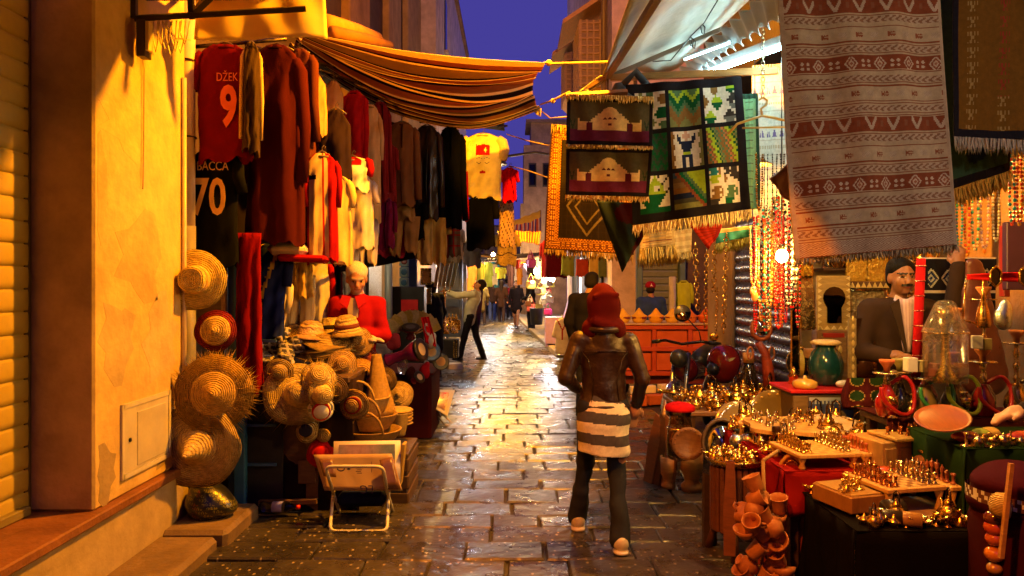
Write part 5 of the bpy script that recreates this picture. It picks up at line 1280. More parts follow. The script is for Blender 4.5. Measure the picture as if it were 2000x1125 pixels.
# brass hanger with chain
hg = thing('brass_hanger', 'curved brass coat hanger carrying dark necklaces', 'hanger', P(1490, 200, 4.55))
b = MB((.6, .40, .08))
b.tube([P(1422, 262, 4.55), P(1440, 242, 4.55), P(1470, 232, 4.55), P(1488, 226, 4.55), P(1510, 230, 4.55), P(1536, 236, 4.55)], .008, 6)
b.tube([P(1488, 226, 4.55), P(1486, 212, 4.55), P(1496, 206, 4.55), P(1498, 196, 4.55), P(1490, 190, 4.55), P(1482, 196, 4.55)], .007, 6)
b.tube([P(1450, 250, 4.55), P(1540, 248, 4.55)], .006, 6); b.obj('frame', PLASTIC, hg)
def chain(label, pts, link, r, col, name='gold_chain', mat=None, group=None):
    m = MB(col); pts = [Vector(p) for p in pts]; L = sum((pts[i + 1] - pts[i]).length for i in range(len(pts) - 1)); n = max(3, int(L / (link * 1.5)))
    i = 0; d = 0
    for k in range(n):
        tg = L * (k + .5) / n
        while i < len(pts) - 2 and d + (pts[i + 1] - pts[i]).length < tg: d += (pts[i + 1] - pts[i]).length; i += 1
        seg = pts[i + 1] - pts[i]; p = pts[i] + seg.normalized() * (tg - d)
        z = seg.normalized(); s_ = Vector((1, 0, 0)) if k % 2 else Vector((.35, 1, 0)).normalized()
        s_ = (s_ - z * s_.dot(z)).normalized()
        m.tube([p + z * link * math.cos(a_ / 8 * 6.283) + s_ * link * .72 * math.sin(a_ / 8 * 6.283) for a_ in range(8)], r, 4, closed=True)
    return m.obj(name, mat or BRASS, label=label, cat='chain', group=group)
chain('small steel chain holding the brass hanger', [P(1490, 20, 4.55), P(1490, 190, 4.55)], .016, .003, (.45, .40, .25), mat=STEEL)
GC = (.55, .36, .10)
chain('double gold link belt with flat rings hanging beside the pillar', [P(1358, 475, 5.6), P(1360, 560, 5.6), P(1364, 606, 5.6)], .026, .006, GC)
chain('gold ring belt hanging next to the red pointed cloth', [P(1380, 488, 5.5), P(1379, 560, 5.5), P(1377, 640, 5.5)], .020, .004, GC)
chain('thick gold ring chain hanging below the red pointed cloth', [P(1396, 480, 5.45), P(1394, 570, 5.45)], .022, .005, GC)
chain('long gold chain with bright links hanging in front of the tan pillar', [P(1419, 455, 5.3), P(1416, 560, 5.3), P(1413, 650, 5.3)], .022, .005, (.66, .44, .12))
chain('fine gold chain with a round medallion above the motorbike', [P(1402, 560, 5.5), P(1398, 650, 5.5)], .012, .003, GC)
m = MB((.5, .33, .08)).lathe([(0, 0), (.03, 0), (.034, .006), (.03, .012), (0, .012)], 16, frame(P(1394, 658, 5.5), (0, -1, 0))); m.obj('medallion', BRASS, label='round gold medallion hanging from the fine chain', cat='medallion')
# hanging bulbs
BULB = emitter('bulb_glow', 900.)
def bulb(label, p, r, col=(1, .50, .09), cord=1.2, glow=None, shade=False):
    t = thing('light_bulb', label, 'light bulb', p)
    MB(col).ell(p, (r, r, r * 1.15), 12, 8).obj('glass', glow or BULB, t)
    MB((.4, .35, .2)).lathe([(r * .5, r * .95), (r * .5, r * 1.8), (r * .3, r * 2), (0, r * 2)], 10, Matrix.Translation(p)).obj('socket', BRASS, t)
    MB((.03, .03, .03)).tube([p + Vector((0, 0, r * 2)), p + Vector((0, 0, r * 2 + cord))], .004, 5).obj('cord', PLASTIC, t)
    if shade: MB((.25, .2, .12)).lathe([(r * .6, r * 1.7), (r * 3.6, -r * .2), (r * 3.7, -r * .2), (r * .7, r * 1.8)], 20, Matrix.Translation(p)).obj('shade', PAINT, t)  # cone added to block the bulb's upward light
    return t
bulb('bare glowing bulb hanging among the necklaces', P(1527, 500, 4.55), .036)
bulb('assumed unseen glowing bulb hanging behind the big kilim over the chess boards', Vector((1.60, 3.55, 1.95)), .034, cord=1.0, glow=emitter('assumed_bulb_glow_front', 2300.), shade=True)  # unseen bulb, assumed from the yellow light on the front goods
bulb('assumed unseen glowing bulb hanging over the hookahs', Vector((2.62, 4.1, 2.15)), .032, cord=1.0)  # hidden bulb, assumed as a light source for the hookahs
bulb('assumed unseen glowing bulb hung high over the gold trinket table', Vector((1.75, 5.35, 2.45)), .034, cord=.8, glow=emitter('assumed_bulb_glow_back', 1300.), shade=True)  # out of sight behind the rugs, assumed to light the trinkets
lp = thing('tall_light', 'tall bright white light panel in the shop', 'light', P(1957, 440, 5.9))
MB((.85, .92, 1.0)).box(P(1957, 440, 5.95), (.10, .03, .46)).obj('panel', emitter('panel_glow', 9.), lp)
MB((.35, .35, .36)).box(P(1957, 440, 5.975), (.13, .02, .50)).obj('frame', PAINT, lp)
# ================================================================== GOODS ON THE RIGHT
BR1, BR2 = (.78, .50, .12), (.70, .52, .22)
SILV = (.62, .56, .44)
# ------------------------------------------------------------------ tables
def table(name, label, x0, x1, y0, y1, z, top, skirt=None, sides='fl', tmat=None, over=.45):
    t = thing(name, label, 'table', ((x0 + x1) / 2, (y0 + y1) / 2, 0))
    MB(top).box(((x0 + x1) / 2, (y0 + y1) / 2, z - .02), (x1 - x0, y1 - y0, .04), None, .008).obj('table_top', tmat or WOOD, t)
    for x_ in (x0 + .05, x1 - .05):
        for y_ in (y0 + .05, y1 - .05): MB((.06, .03, .015)).box((x_, y_, z / 2 - .02), (.05, .05, z - .04), None, .005).obj('leg', WOOD, t)
    if skirt:
        c, drop = skirt
        if 'f' in sides: MB(c).sheet(quad_sheet((x0 - .01, y0 - .012, z + .003), (x1 + .01, y0 - .012, z + .003), (x1 + .01, y0 - .03, z - drop), (x0 - .01, y0 - .03, z - drop), .0, wr=.012), 30, 8, thick=.004).obj('front_cloth', FABRIC, t)
        if 'l' in sides: MB(c).sheet(quad_sheet((x0 - .012, y1, z + .003), (x0 - .012, y0 - .01, z + .003), (x0 - .03, y0 - .01, z - drop), (x0 - .03, y1, z - drop), .0, wr=.012), 30, 8, thick=.004).obj('side_cloth', FABRIC, t)
        MB(c).box(((x0 + x1) / 2, (y0 + y1) / 2, z + .004), (x1 - x0 + .02, y1 - y0 + .02, .006)).obj('top_cloth', FABRIC, t)
    return t
ZA, ZB, ZC, ZD = .52, .62, .61, .83
table('black_table', 'black covered table under the front chess boards', 1.50, 2.42, 3.22, 3.80, ZA, (.006, .004, .004), ((.004, .003, .003), .5))
table('red_table', 'table with dark red cloth under the wavy and square boards', 1.42, 2.12, 3.84, 4.95, ZB, (.10, .02, .012), ((.20, .006, .006), .22))
table('trinket_table', 'small low wooden table crowded with gold trinkets', 1.34, 2.24, 5.70, 6.60, ZC, (.20, .10, .04))
table('green_table', 'table with green cloth holding glossy wrapped goods', 2.10, 2.75, 3.42, 3.92, ZD, (.03, .08, .02), ((.010, .026, .006), .78))
table('hookah_table', 'dark table crowded with hookahs and vases', 2.04, 3.2, 4.02, 4.36, .86, (.05, .025, .015), ((.05, .008, .008), .5), sides='f')

# ------------------------------------------------------------------ chess boards and pieces
def piece_mesh(kind, col, s=1.):
    m = MB(col); b = [(0, 0), (.0105, 0), (.0115, .003), (.009, .006), (.0055, .010)]
    pr = {'pawn': b + [(.004, .022), (.006, .024), (.0042, .026), (.0065, .031), (.006, .036), (0, .039)],
          'rook': b + [(.006, .028), (.009, .031), (.009, .040), (.006, .040), (.006, .036), (0, .036)],
          'bishop': b + [(.0045, .030), (.007, .032), (.005, .034), (.0075, .041), (.006, .049), (.002, .054), (.0028, .057), (0, .060)],
          'king': b + [(.005, .036), (.009, .039), (.006, .042), (.010, .056), (.007, .060), (.002, .062), (.0025, .070), (0, .072)]}
    if kind == 'knight':
        m.lathe(b + [(.006, .016), (0, .018)], 8)
        m.prism([(-.007, .014), (.006, .014), (.007, .028), (.004, .042), (-.001, .046), (-.010, .038), (-.011, .033), (-.004, .034), (-.006, .026)], .008)
    else: m.lathe(pr[kind], 8)
    m.v = [(x * s, y * s, z * s) for x, y, z in m.v]
    return m.mesh(kind)
LAY = ['rook', 'knight', 'bishop', 'king', 'king', 'bishop', 'knight', 'rook']
def board(label, cx, cy, z, yaw, size, light, dark, edge, shape='square', feet=.0, slab=None):
    t = thing('chess_board', label, 'chess board', (cx, cy, z), yaw)
    h = .022; zt = h
    if shape == 'square': MB(edge).box((0, 0, h / 2), (size, size, h), None, .004).obj('board', BOARD, t, world=False)
    else:
        poly = []
        for i in range(48):
            a_ = i / 48 * 6.283; r = size * .5 * (1 + .05 * math.sin(5 * a_) + .02 * math.sin(11 * a_)) * (1.0 + .18 * abs(math.cos(2 * a_ + .8)))
            poly.append((r * math.cos(a_), r * math.sin(a_)))
        MB(edge).prism(poly, h, Matrix(((1, 0, 0, 0), (0, 0, -1, 0), (0, 1, 0, h / 2), (0, 0, 0, 1)))).obj('board', BOARD, t, world=False)
    q = size * (.86 if shape == 'square' else .78)
    MB().sheet(lambda u, v: ((u - .5) * q, (.5 - v) * q, zt + .0012), 8, 8, colfn=lambda u, v: light if (int(u * 8) + int(v * 8)) % 2 else dark).obj('squares', BOARD, t, world=False)
    if feet:
        for sx in (-1, 1):
            for sy in (-1, 1): MB(edge).lathe([(.014, -feet), (.02, -feet + .01), (.01, -feet * .5), (.02, -.008), (.02, 0)], 10, Matrix.Translation((sx * size * .42, sy * size * .42, 0))).obj('foot', BOARD, t, world=False)
    return t, q / 8
def set_pieces(cx, cy, z, yaw, cell, c1, c2, mat1, mat2, where, s=1., spread=0., skip=.0):
    for side, (c, mt, nm) in enumerate(((c1[0], mat1, c1[1]), (c2[0], mat2, c2[1]))):
        meshes = {k: piece_mesh(k, c, s) for k in ('pawn', 'rook', 'bishop', 'king', 'knight')}
        for row in range(2):
            for f in range(8):
                if rnd.random() < skip: continue
                k = 'pawn' if row == 1 else LAY[f]
                rr = (row if side == 0 else 7 - row)
                x_ = (rr - 3.5) * cell + rnd.uniform(-.3, .3) * cell * spread; y_ = (f - 3.5) * cell + rnd.uniform(-.3, .3) * cell * spread
                if spread > .8 and rnd.random() < .5: x_ += (1 if side == 0 else -1) * cell * rnd.choice((1, 2))
                o = mkobj('chess_' + ('king' if k == 'king' else k), meshes[k], mt)
                p = Matrix.Rotation(yaw, 4, 'Z') @ Vector((x_, y_, 0))
                o.location = (cx + p.x, cy + p.y, z + .0225); o.rotation_euler = (0, 0, yaw + rnd.uniform(-.4, .4))
                tag(o, '%s chess %s standing on the %s' % (nm, k, where), 'chess piece', '%s chess pieces on the %s' % (nm, where))
LW, DW, EW = (.62, .42, .16), (.20, .09, .03), (.58, .36, .12)
def chess(label, where, cx, cy, z, yaw, size, c1, c2, m1=None, m2=None, shape='square', feet=0., s=1., spread=.2, light=LW, dark=DW, edge=EW, skip=0.):
    t, cell = board(label, cx, cy, z + feet, yaw, size, light, dark, edge, shape, feet)
    set_pieces(cx, cy, z + feet, yaw, cell, c1, c2, m1 or BRASS, m2 or BRASS, where, s, spread, skip)
GLD, COP, DKP, RBP = ((.78, .50, .12), 'gold'), ((.62, .28, .10), 'copper'), ((.02, .015, .015), 'black'), ((.30, .08, .03), 'red brown')
chess('footed wooden chess board with metal pieces beside the wooden game case', 'footed board beside the game case', 1.84, 3.58, ZA + .012, R(12), .32, COP, ((.62, .5, .3), 'pale brass'), feet=.10, s=1.35)
chess('footed wooden chess board with brown and black pieces by the clay jar', 'footed board by the clay jar', 2.165, 3.62, ZA + .012, R(10), .32, RBP, DKP, BOARD, GLAZE, feet=.10, s=1.3)
chess('square yellow chess board crowded with gilt pieces on the red table', 'square yellow board on the red table', 1.63, 4.02, ZB + .008, R(8), .34, GLD, ((.70, .55, .25), 'light gilt'), feet=.06, light=(.62, .42, .14), dark=(.42, .24, .06), s=1.35)
chess('wavy edged wooden board with tall silver gilt pieces', 'wavy edged board', 1.70, 4.52, ZB + .008, R(14), .50, ((.66, .56, .36), 'silver gilt'), ((.35, .20, .08), 'bronze'), feet=.09, shape='wavy', spread=1., s=1.35, light=(.58, .38, .12), dark=(.40, .22, .06))
chess('small chess board with red and black wooden pieces behind the lidded jars', 'small board behind the lidded jars', 1.955, 4.06, ZB + .01, R(12), .27, ((.40, .10, .03), 'red wooden'), ((.015, .012, .012), 'black wooden'), BOARD, BOARD, feet=.05, s=1.15)
pl = MB((.42, .33, .24)).box((2.0, 3.55, ZA + .006), (.75, .34, .012), (0, 0, R(8)), .003); pl.obj('pale_plank', WOOD, label='pale plank under the two footed chess boards', cat='plank')
gcase = thing('game_case', 'closed wooden game case with black leather corner', 'case', (1.60, 3.5, ZA))
Mg = Matrix.Translation((1.605, 3.52, ZA + .015)) @ Matrix.Rotation(R(16), 4, 'Z')
b = MB((.30, .15, .04)); b.M = Mg; b.box((0, .02, .045), (.19, .27, .08), None, .006); b.obj('body', BOARD, gcase)
b = MB((.36, .21, .06)); b.M = Mg; b.box((0, .02, .088), (.17, .25, .006), None, .002); b.obj('lid_inlay', BOARD, gcase)
b = MB((.02, .014, .012)); b.M = Mg; b.tube([(.10, -.20, .045), (.02, -.20, .045)], .045, 12); b.obj('leather_roll', LEATHER, gcase)
for k in range(2):
    b = MB(((.03, .02, .015), (.38, .20, .06))[k]); b.tube([(1.60 + .07 * k, 3.33 - .03 * k, ZA + .04), (1.72 + .07 * k, 3.27 - .03 * k, ZA + .04)], .034, 12); b.obj('leather_tube', LEATHER, label=('black rolled leather tube in front of the game case', 'tan rolled leather tube in front of the footed board')[k], cat='leather tube')
# carved box with copper miniature tray
cbx = thing('carved_box', 'carved wooden box with raised tray of copper miniatures', 'box', (2.13, 3.97, ZB))
b = MB((.50, .28, .09)); b.M = Matrix.Translation((2.02, 4.0, ZB)) @ Matrix.Rotation(R(14), 4, 'Z'); b.box((0, 0, .075), (.28, .26, .15), None, .004); b.obj('body', BOARD, cbx)
b2_ = MB((.40, .22, .07)); b2_.M = b.M
for i in range(3): b2_.box((-.09 + .09 * i, -.133, .07), (.07, .01, .10), None, .003)
b2_.obj('carved_panels', BOARD, cbx)
b = MB((.55, .33, .10)); b.M = Matrix.Translation((2.14, 3.98, ZB + .165)) @ Matrix.Rotation(R(10), 4, 'Z'); b.box((0, 0, 0), (.36, .24, .018), None, .004); b.obj('tray', BOARD, cbx)
mini = [piece_mesh(k, (.60, .22, .06), 1.1) for k in ('pawn', 'rook', 'bishop', 'knight')]
for i in range(34):
    o = mkobj('copper_miniature', mini[i % 4], BRASS); o.location = (2.14 + rnd.uniform(-.15, .15), 3.98 + rnd.uniform(-.09, .09), ZB + .1735); o.rotation_euler = (0, 0, rnd.uniform(0, 6))
    tag(o, 'tiny copper %s shaped figure on the raised tray' % ('pawn', 'tower', 'bishop', 'horse head')[i % 4], 'miniature', 'copper miniatures on the raised tray')

# ------------------------------------------------------------------ brass goods (one of each kind, copied)
def teapot():
    t = thing('brass_teapot', 'x', 'teapot')
    MB(BR1).lathe([(0, 0), (.03, 0), (.028, .006), (.045, .03), (.047, .05), (.03, .075), (.02, .08), (.024, .084), (.016, .10), (.004, .108), (.006, .116), (0, .12)], 14).obj('body', BRASS, t, world=False)
    MB(BR1).tube([(.04, 0, .035), (.065, 0, .05), (.075, 0, .08), (.088, 0, .088)], [.011, .008, .006, .005], 7).obj('spout', BRASS, t, world=False)
    MB((.12, .08, .05)).tube([(-.03, 0, .085), (-.02, 0, .14), (.0, 0, .155), (.02, 0, .14), (.03, 0, .085)], .004, 6).obj('handle', BRASS, t, world=False)
    return t
def oil_lamp():
    t = thing('oil_lamp', 'x', 'oil lamp')
    MB((.8, .55, .12)).lathe([(0, 0), (.022, 0), (.018, .008), (.034, .022), (.034, .03), (.016, .04), (.01, .05), (.003, .06), (0, .064)], 12).obj('body', BRASS, t, world=False)
    MB((.8, .55, .12)).tube([(.025, 0, .026), (.06, 0, .03), (.085, 0, .042)], [.012, .008, .005], 6).obj('spout', BRASS, t, world=False)
    MB((.8, .55, .12)).tube([(-.03, 0, .026), (-.055, 0, .04), (-.05, 0, .056), (-.03, 0, .04)], .004, 5).obj('handle', BRASS, t, world=False)
    return t
def one(name, prof, col, mat, cat, n=12):
    return MB(col).lathe(prof, n).obj(name, mat, cat=cat)
def bird():
    m = MB((.78, .52, .12)); m.ell((0, 0, .035), (.028, .015, .017), 8, 6); m.ell((.022, 0, .06), .011, 8, 6); m.tube([(.015, 0, .045), (.021, 0, .06)], .008, 6)
    m.tube([(-.02, 0, .035), (-.05, 0, .048)], [.012, .004], 6); m.tube([(.03, 0, .06), (.042, 0, .057)], [.004, .001], 5); m.lathe([(0, 0), (.016, 0), (.014, .004), (.004, .01), (.004, .026), (0, .026)], 8)
    return m.obj('brass_bird', BRASS, cat='figurine')
KIND = {
 'teapot': teapot(), 'lamp': oil_lamp(), 'bird': bird(),
 'goblet': one('brass_goblet', [(0, 0), (.022, 0), (.02, .004), (.005, .012), (.005, .04), (.02, .055), (.024, .08), (.021, .08), (.016, .057), (0, .052)], BR1, BRASS, 'goblet'),
 'bell': one('brass_bell', [(0, .002), (.025, 0), (.027, .003), (.018, .02), (.013, .036), (.004, .042), (.004, .06), (.008, .064), (.006, .072), (0, .075)], BR1, BRASS, 'bell'),
 'vase': one('brass_vase', [(0, 0), (.018, 0), (.016, .004), (.03, .03), (.028, .045), (.01, .065), (.01, .08), (.017, .088), (.014, .088), (0, .06)], BR2, BRASS, 'vase'),
 'bowl': one('brass_bowl', [(0, 0), (.018, 0), (.02, .004), (.036, .02), (.04, .035), (.037, .035), (.03, .018), (0, .01)], BR1, BRASS, 'bowl'),
 'dome': one('brass_dome_box', [(0, 0), (.026, 0), (.028, .004), (.028, .022), (.03, .024), (.024, .04), (.012, .052), (.003, .056), (.005, .062), (0, .066)], BR2, BRASS, 'box'),
 'candle': one('candle_holder', [(0, 0), (.03, 0), (.026, .005), (.006, .01), (.008, .03), (.005, .04), (.009, .05), (.012, .062), (.009, .062), (.006, .055), (0, .055)], BR1, BRASS, 'candle holder'),
}
FIRST = dict.fromkeys(KIND, True)
NICE = {'teapot': 'teapot with arched handle', 'lamp': 'spouted oil lamp', 'bird': 'bird figurine', 'goblet': 'stemmed goblet', 'bell': 'hand bell', 'vase': 'slim necked vase', 'bowl': 'open bowl', 'dome': 'domed box', 'candle': 'candle holder'}
def put(kind, p, s=1., where='trinket table'):
    lb = 'small polished brass %s on the %s' % (NICE[kind], where); gp = 'brass %s pieces on the %s' % (kind, where)
    rz = rnd.uniform(0, 6.28)
    if FIRST[kind]:
        o = KIND[kind]; FIRST[kind] = False; o.location = p; o.rotation_euler = (0, 0, rz); o.scale = (s,) * 3; tag(o, lb, None, gp)
    else: dup(KIND[kind], p, rz, lb, gp, s)
ks = list(KIND)
def scatter(n, x0, x1, y0, y1, z, where, kinds, smin=.8, smax=1.3, mind=.055):
    pts = []
    for _ in range(n * 30):
        if len(pts) >= n: break
        x_, y_ = rnd.uniform(x0, x1), rnd.uniform(y0, y1)
        if all((x_ - a_) ** 2 + (y_ - b_) ** 2 > mind ** 2 for a_, b_ in pts):
            pts.append((x_, y_)); put(rnd.choice(kinds), (x_, y_, z), rnd.uniform(smin, smax), where)
scatter(80, 1.36, 2.22, 5.72, 6.5, ZC, 'low trinket table', ks, 1., 1.9, .07)
scatter(26, 1.44, 1.60, 4.2, 4.9, ZB + .008, 'left edge of the red table', ks, .9, 1.5, .055)
scatter(12, 1.52, 1.60, 3.66, 3.78, ZA + .008, 'corner of the black table', ['bell', 'dome', 'bird'], .8, 1.1, .04)
scatter(30, 1.56, 2.38, 3.245, 3.33, ZA + .008, 'very front edge of the black table', ks, .7, 1.1, .04)
scatter(9, 1.55, 1.66, 3.45, 3.6, ZA + .107, 'lid of the game case', ['bell', 'bird', 'candle'], .7, 1., .035)
scatter(16, 2.2, 2.4, 3.34, 3.44, ZA + .008, 'front of the black table', ['bowl', 'dome', 'candle'], .8, 1.2, .05)
scatter(22, 1.46, 2.08, 4.72, 4.92, ZB + .008, 'back of the red table', ['teapot', 'lamp', 'goblet', 'dome'], .9, 1.5, .07)
for zz in (1.12, 1.42, 1.72):
    MB((.12, .06, .02)).box((2.98, 6.14, zz - .012), (.9, .22, .024), None, .004).obj('wall_shelf', WOOD, label='wooden shelf of brass wares on the shop back wall at ' + {1.12: 'counter', 1.42: 'chest', 1.72: 'eye'}[zz] + ' height', cat='shelf')
    scatter(22, 2.58, 3.4, 6.07, 6.22, zz, {1.12: 'lowest', 1.42: 'middle', 1.72: 'top'}[zz] + ' shelf of the shop', ks, 1.1, 2.2, .07)
scatter(20, 2.12, 2.6, 3.44, 3.5, ZD + .008, 'front edge of the green table', ['bell', 'bird', 'candle', 'dome'], .6, 1., .03)
scatter(26, 1.84, 2.10, 4.2, 4.7, ZB + .008, 'red table beside the wavy board', ['teapot', 'vase', 'dome', 'goblet'], 1.0, 1.6, .07)
scatter(10, 2.06, 2.6, 4.04, 4.12, .865, 'hookah table', ['vase', 'goblet', 'candle'], .9, 1.5, .07)
put('teapot', (1.86, 4.36, ZB + .008), 1.7, 'red table near the carved box'); put('vase', (2.02, 4.28, ZB + .008), 1.9, 'red table near the carved box')

# drum shaped stool heaped with gold figures
ds = thing('drum_stool', 'dark fluted drum stool heaped with gold figurines', 'stool', (1.30, 4.32, 0))
pr = []
m = MB((.10, .03, .018))
for k in range(26):
    a_ = k / 26 * 6.283
    MB((.11, .035, .02)).box((1.30 + .135 * math.cos(a_), 4.32 + .135 * math.sin(a_), .36), (.022, .028, .38), (0, 0, a_), .006).obj('stave', WOOD, ds)
MB((.05, .02, .012)).lathe([(0, .17), (.13, .17), (.125, .55), (0, .55)], 24, Matrix.Translation((1.30, 4.32, 0))).obj('core', WOOD, ds)
MB((.50, .32, .09)).lathe([(0, .55), (.16, .555), (.172, .585), (.165, .59), (.15, .575), (0, .57)], 28, Matrix.Translation((1.30, 4.32, 0))).obj('tray', BRASS, ds)
for a_ in (.4, 2.5, 4.4): MB((.08, .025, .015)).tube([(1.30 + .1 * math.cos(a_), 4.32 + .1 * math.sin(a_), .22), (1.30 + .17 * math.cos(a_), 4.32 + .17 * math.sin(a_), 0.02)], .022, 7).obj('leg', WOOD, ds)
for i in range(42):
    a_ = rnd.uniform(0, 6.28); r = .145 * rnd.random() ** .5
    put(rnd.choice(['bird', 'lamp', 'bell', 'candle', 'bird', 'dome']), (1.30 + r * math.cos(a_), 4.32 + r * math.sin(a_), .572 + .02 * (1 - r / .15)), rnd.uniform(.6, 1.0), 'drum stool')
# wrapped silver baubles behind the stool
for k in range(3):
    p = P(1440 + 22 * k, 862 - 3 * k, 4.6); MB((.5, .5, .52)).ell(p, (.05, .05, .045), 14, 10).obj('silver_bauble', STEEL, label='shiny silver bauble behind the gold figurine stool', cat='bauble', group='silver baubles behind the stool')
# leather arched cushions with studs
for k, (c, w, h, lb) in enumerate(((P(1505, 1085, 4.15), .13, .52, 'narrow arched red leather panel with brass studs by the stool'), (P(1545, 1112, 3.92), .17, .66, 'taller arched red leather panel with studs leaning on the table'))):
    t = thing('leather_shield', lb, 'leather shield', c)
    M = vframe((c.x, c.y, .02), R(-28), R(-6))
    poly = [(-w / 2, 0), (w / 2, 0), (w / 2, h * .62)] + [(w / 2 * math.cos(a_ * math.pi / 10), h * .62 + h * .38 * math.sin(a_ * math.pi / 10) ** .8) for a_ in range(1, 10)] + [(-w / 2, h * .62)]
    MB((.17, .022, .010)).prism(poly, .05, M).obj('panel', LEATHER, t)
    MB((.40, .17, .03)).tube([M @ Vector((x_, -.026, z_)) for x_, z_ in poly[2:]], .012, 6).obj('piping', LEATHER, t)
    st = MB((.75, .45, .10))
    for j in range(22):
        u = j / 21 * (len(poly) - 3); i = int(u); i = min(i, len(poly) - 4); f = u - i
        x_, z_ = lerp(poly[2 + i][0], poly[3 + i][0], f) * .8, lerp(poly[2 + i][1], poly[3 + i][1], f) * .96; st.ell(M @ Vector((x_, -.028, z_)), .006, 6, 4)
    for j in range(12): st.ell(M @ Vector((w * .4, -.028, h * .6 * j / 12)), .006, 6, 4)
    st.obj('studs', BRASS, t)
# clay pots strung together
def clay(kind):
    t = thing('clay_' + kind, 'x', kind)
    if kind == 'cup': pr = [(0, 0), (.030, 0), (.034, .01), (.040, .05), (.043, .075), (.046, .08), (.040, .08), (.034, .05), (.02, .012), (0, .01)]
    elif kind == 'jar': pr = [(0, 0), (.025, 0), (.045, .03), (.048, .05), (.035, .08), (.022, .09), (.028, .10), (.022, .10), (.016, .088), (0, .07)]
    else: pr = [(0, 0), (.02, 0), (.045, .025), (.055, .05), (.048, .05), (.035, .025), (0, .014)]
    MB((.40, .15, .05)).lathe(pr, 16).obj('pot', CLAY, t, world=False)
    if kind == 'cup':
        MB((.40, .15, .05)).tube([(.038, 0, .06), (.062, 0, .055), (.064, 0, .03), (.036, 0, .02)], .006, 6).obj('handle', CLAY, t, world=False)
    return t
CK = {k: clay(k) for k in ('cup', 'jar', 'bowl')}; cf_ = dict.fromkeys(CK, True)
slots = [(1462, 965, 'cup'), (1480, 945, 'cup'), (1500, 968, 'jar'), (1522, 985, 'cup'), (1478, 1000, 'jar'), (1500, 1005, 'cup'), (1455, 1035, 'bowl'), (1480, 1042, 'jar'), (1508, 1035, 'jar'), (1530, 1050, 'bowl'), (1465, 1070, 'cup'), (1492, 1068, 'bowl'), (1512, 1075, 'cup'),
         (1475, 1100, 'jar'), (1500, 1098, 'cup'), (1525, 1088, 'cup'), (1460, 1118, 'cup'), (1488, 1125, 'cup'), (1512, 1120, 'jar'), (1535, 1115, 'bowl'), (1470, 1020, 'cup'), (1516, 1012, 'bowl'), (1446, 1000, 'cup')]
for px, py, k in slots:
    p = P(px, py, 3.72 + rnd.uniform(-.06, .06)); p.z = max(p.z - .04, .03)
    lb = 'small terracotta %s in the bunch hung in front of the leather panels' % {'cup': 'handled cup', 'jar': 'narrow necked jar', 'bowl': 'flared bowl'}[k]
    o = CK[k] if cf_[k] else dup(CK[k], p)
    cf_[k] = False; o.location = p; o.rotation_euler = (rnd.uniform(-.9, .9), rnd.uniform(-.9, .9), rnd.uniform(0, 6)); tag(o, lb, None, 'bunch of terracotta pots'); o.scale = (1.05,) * 3
rope_ = MB((.35, .22, .10)).tube([P(1490, 900, 3.74), P(1494, 1000, 3.76), P(1488, 1100, 3.74), P(1490, 1140, 3.74)], .009, 6); rope_.tube([P(1490, 900, 3.74), P(1520, 880, 3.86)], .009, 6); rope_.obj('hanging_rope', FABRIC, label='thick rope tying the terracotta pots to the table', cat='rope')
MB((.13, .035, .016)).prism([(-.03, 0), (.03, 0), (.035, .25), (.02, .5), (-.02, .5), (-.035, .25)], .03, vframe(P(1425, 1085, 4.0), R(-20), R(-8))).obj('carved_plank', WOOD, label='carved red brown plank leaning under the drum stool', cat='plank')
MB((.05, .03, .02)).prism([(-.04, 0), (.05, 0), (.03, .46), (-.02, .48)], .03, vframe(P(1385, 1082, 4.45), R(12), R(-4))).obj('dark_plank', WOOD, label='dark rough plank standing beside the drum stool', cat='plank')

# ------------------------------------------------------------------ things in front of the trinket table
def plate(label, c, axis, r, col, rim, mat=BRASS):
    t = thing('plate', label, 'plate', c); M = frame(c, axis)
    MB(col).lathe([(0, .0), (r * .55, .002), (r * .7, .012), (r * .98, .02), (r, .016), (r * .7, 0), (r * .5, -.008), (0, -.008)], 36, M).obj('dish', mat, t)
    m = MB(rim)
    for k in range(18):
        a_ = k / 18 * 6.283; q = M @ Vector((r * .84 * math.cos(a_), r * .84 * math.sin(a_), .02)); m.ell(q, (r * .06, .006, r * .04), 6, 4)
    m.obj('rim_leaves', mat, t)
plate('large olive glass plate with leaf rim standing on edge', P(1512, 818, 5.25), (.05, -1, .22), .205, (.16, .11, .03), (.55, .36, .08), GLAZE)
plate('clear amber plate with leaf rim in front of the large one', P(1442, 830, 5.15), (-.1, -1, .35), .165, (.24, .19, .09), (.5, .34, .1), GLAZE)
plate('wooden turned bowl dish hanging on the glass jar', P(1344, 866, 5.2), (-.1, -1, .1), .115, (.16, .07, .03), (.14, .06, .03), WOOD)
plate('pale marble tray lying on the red table', Vector((1.98, 4.56, ZB + .1)), (0, -.15, 1), .17, (.42, .32, .20), (.4, .3, .2), STONE)
om = thing('oval_mirror', 'oval mirror in a twisted dark rope frame', 'mirror', P(1412, 870, 5.0))
c0 = P(1412, 868, 5.0)
MB((.35, .36, .36)).lathe([(0, 0), (.125, 0), (.125, .008), (0, .008)], 30, frame(c0, (-.2, -1, .25)) @ Matrix.Diagonal((1, 1.25, 1, 1))).obj('glass', material('mirror', .04, 1., var=.05, bump=0), om)
MB((.06, .035, .02)).tube([frame(c0, (-.2, -1, .25)) @ Vector((.13 * math.cos(i / 40 * 6.283), .163 * math.sin(i / 40 * 6.283), .005)) for i in range(40)], [.012 + .004 * (i % 2) for i in range(40)], 7, closed=True).obj('rope_frame', WOOD, om)
gj = thing('glass_jar', 'tall glass jar with red velvet lid and gilt rim', 'jar', P(1328, 900, 5.35))
c0 = P(1328, 895, 5.35)
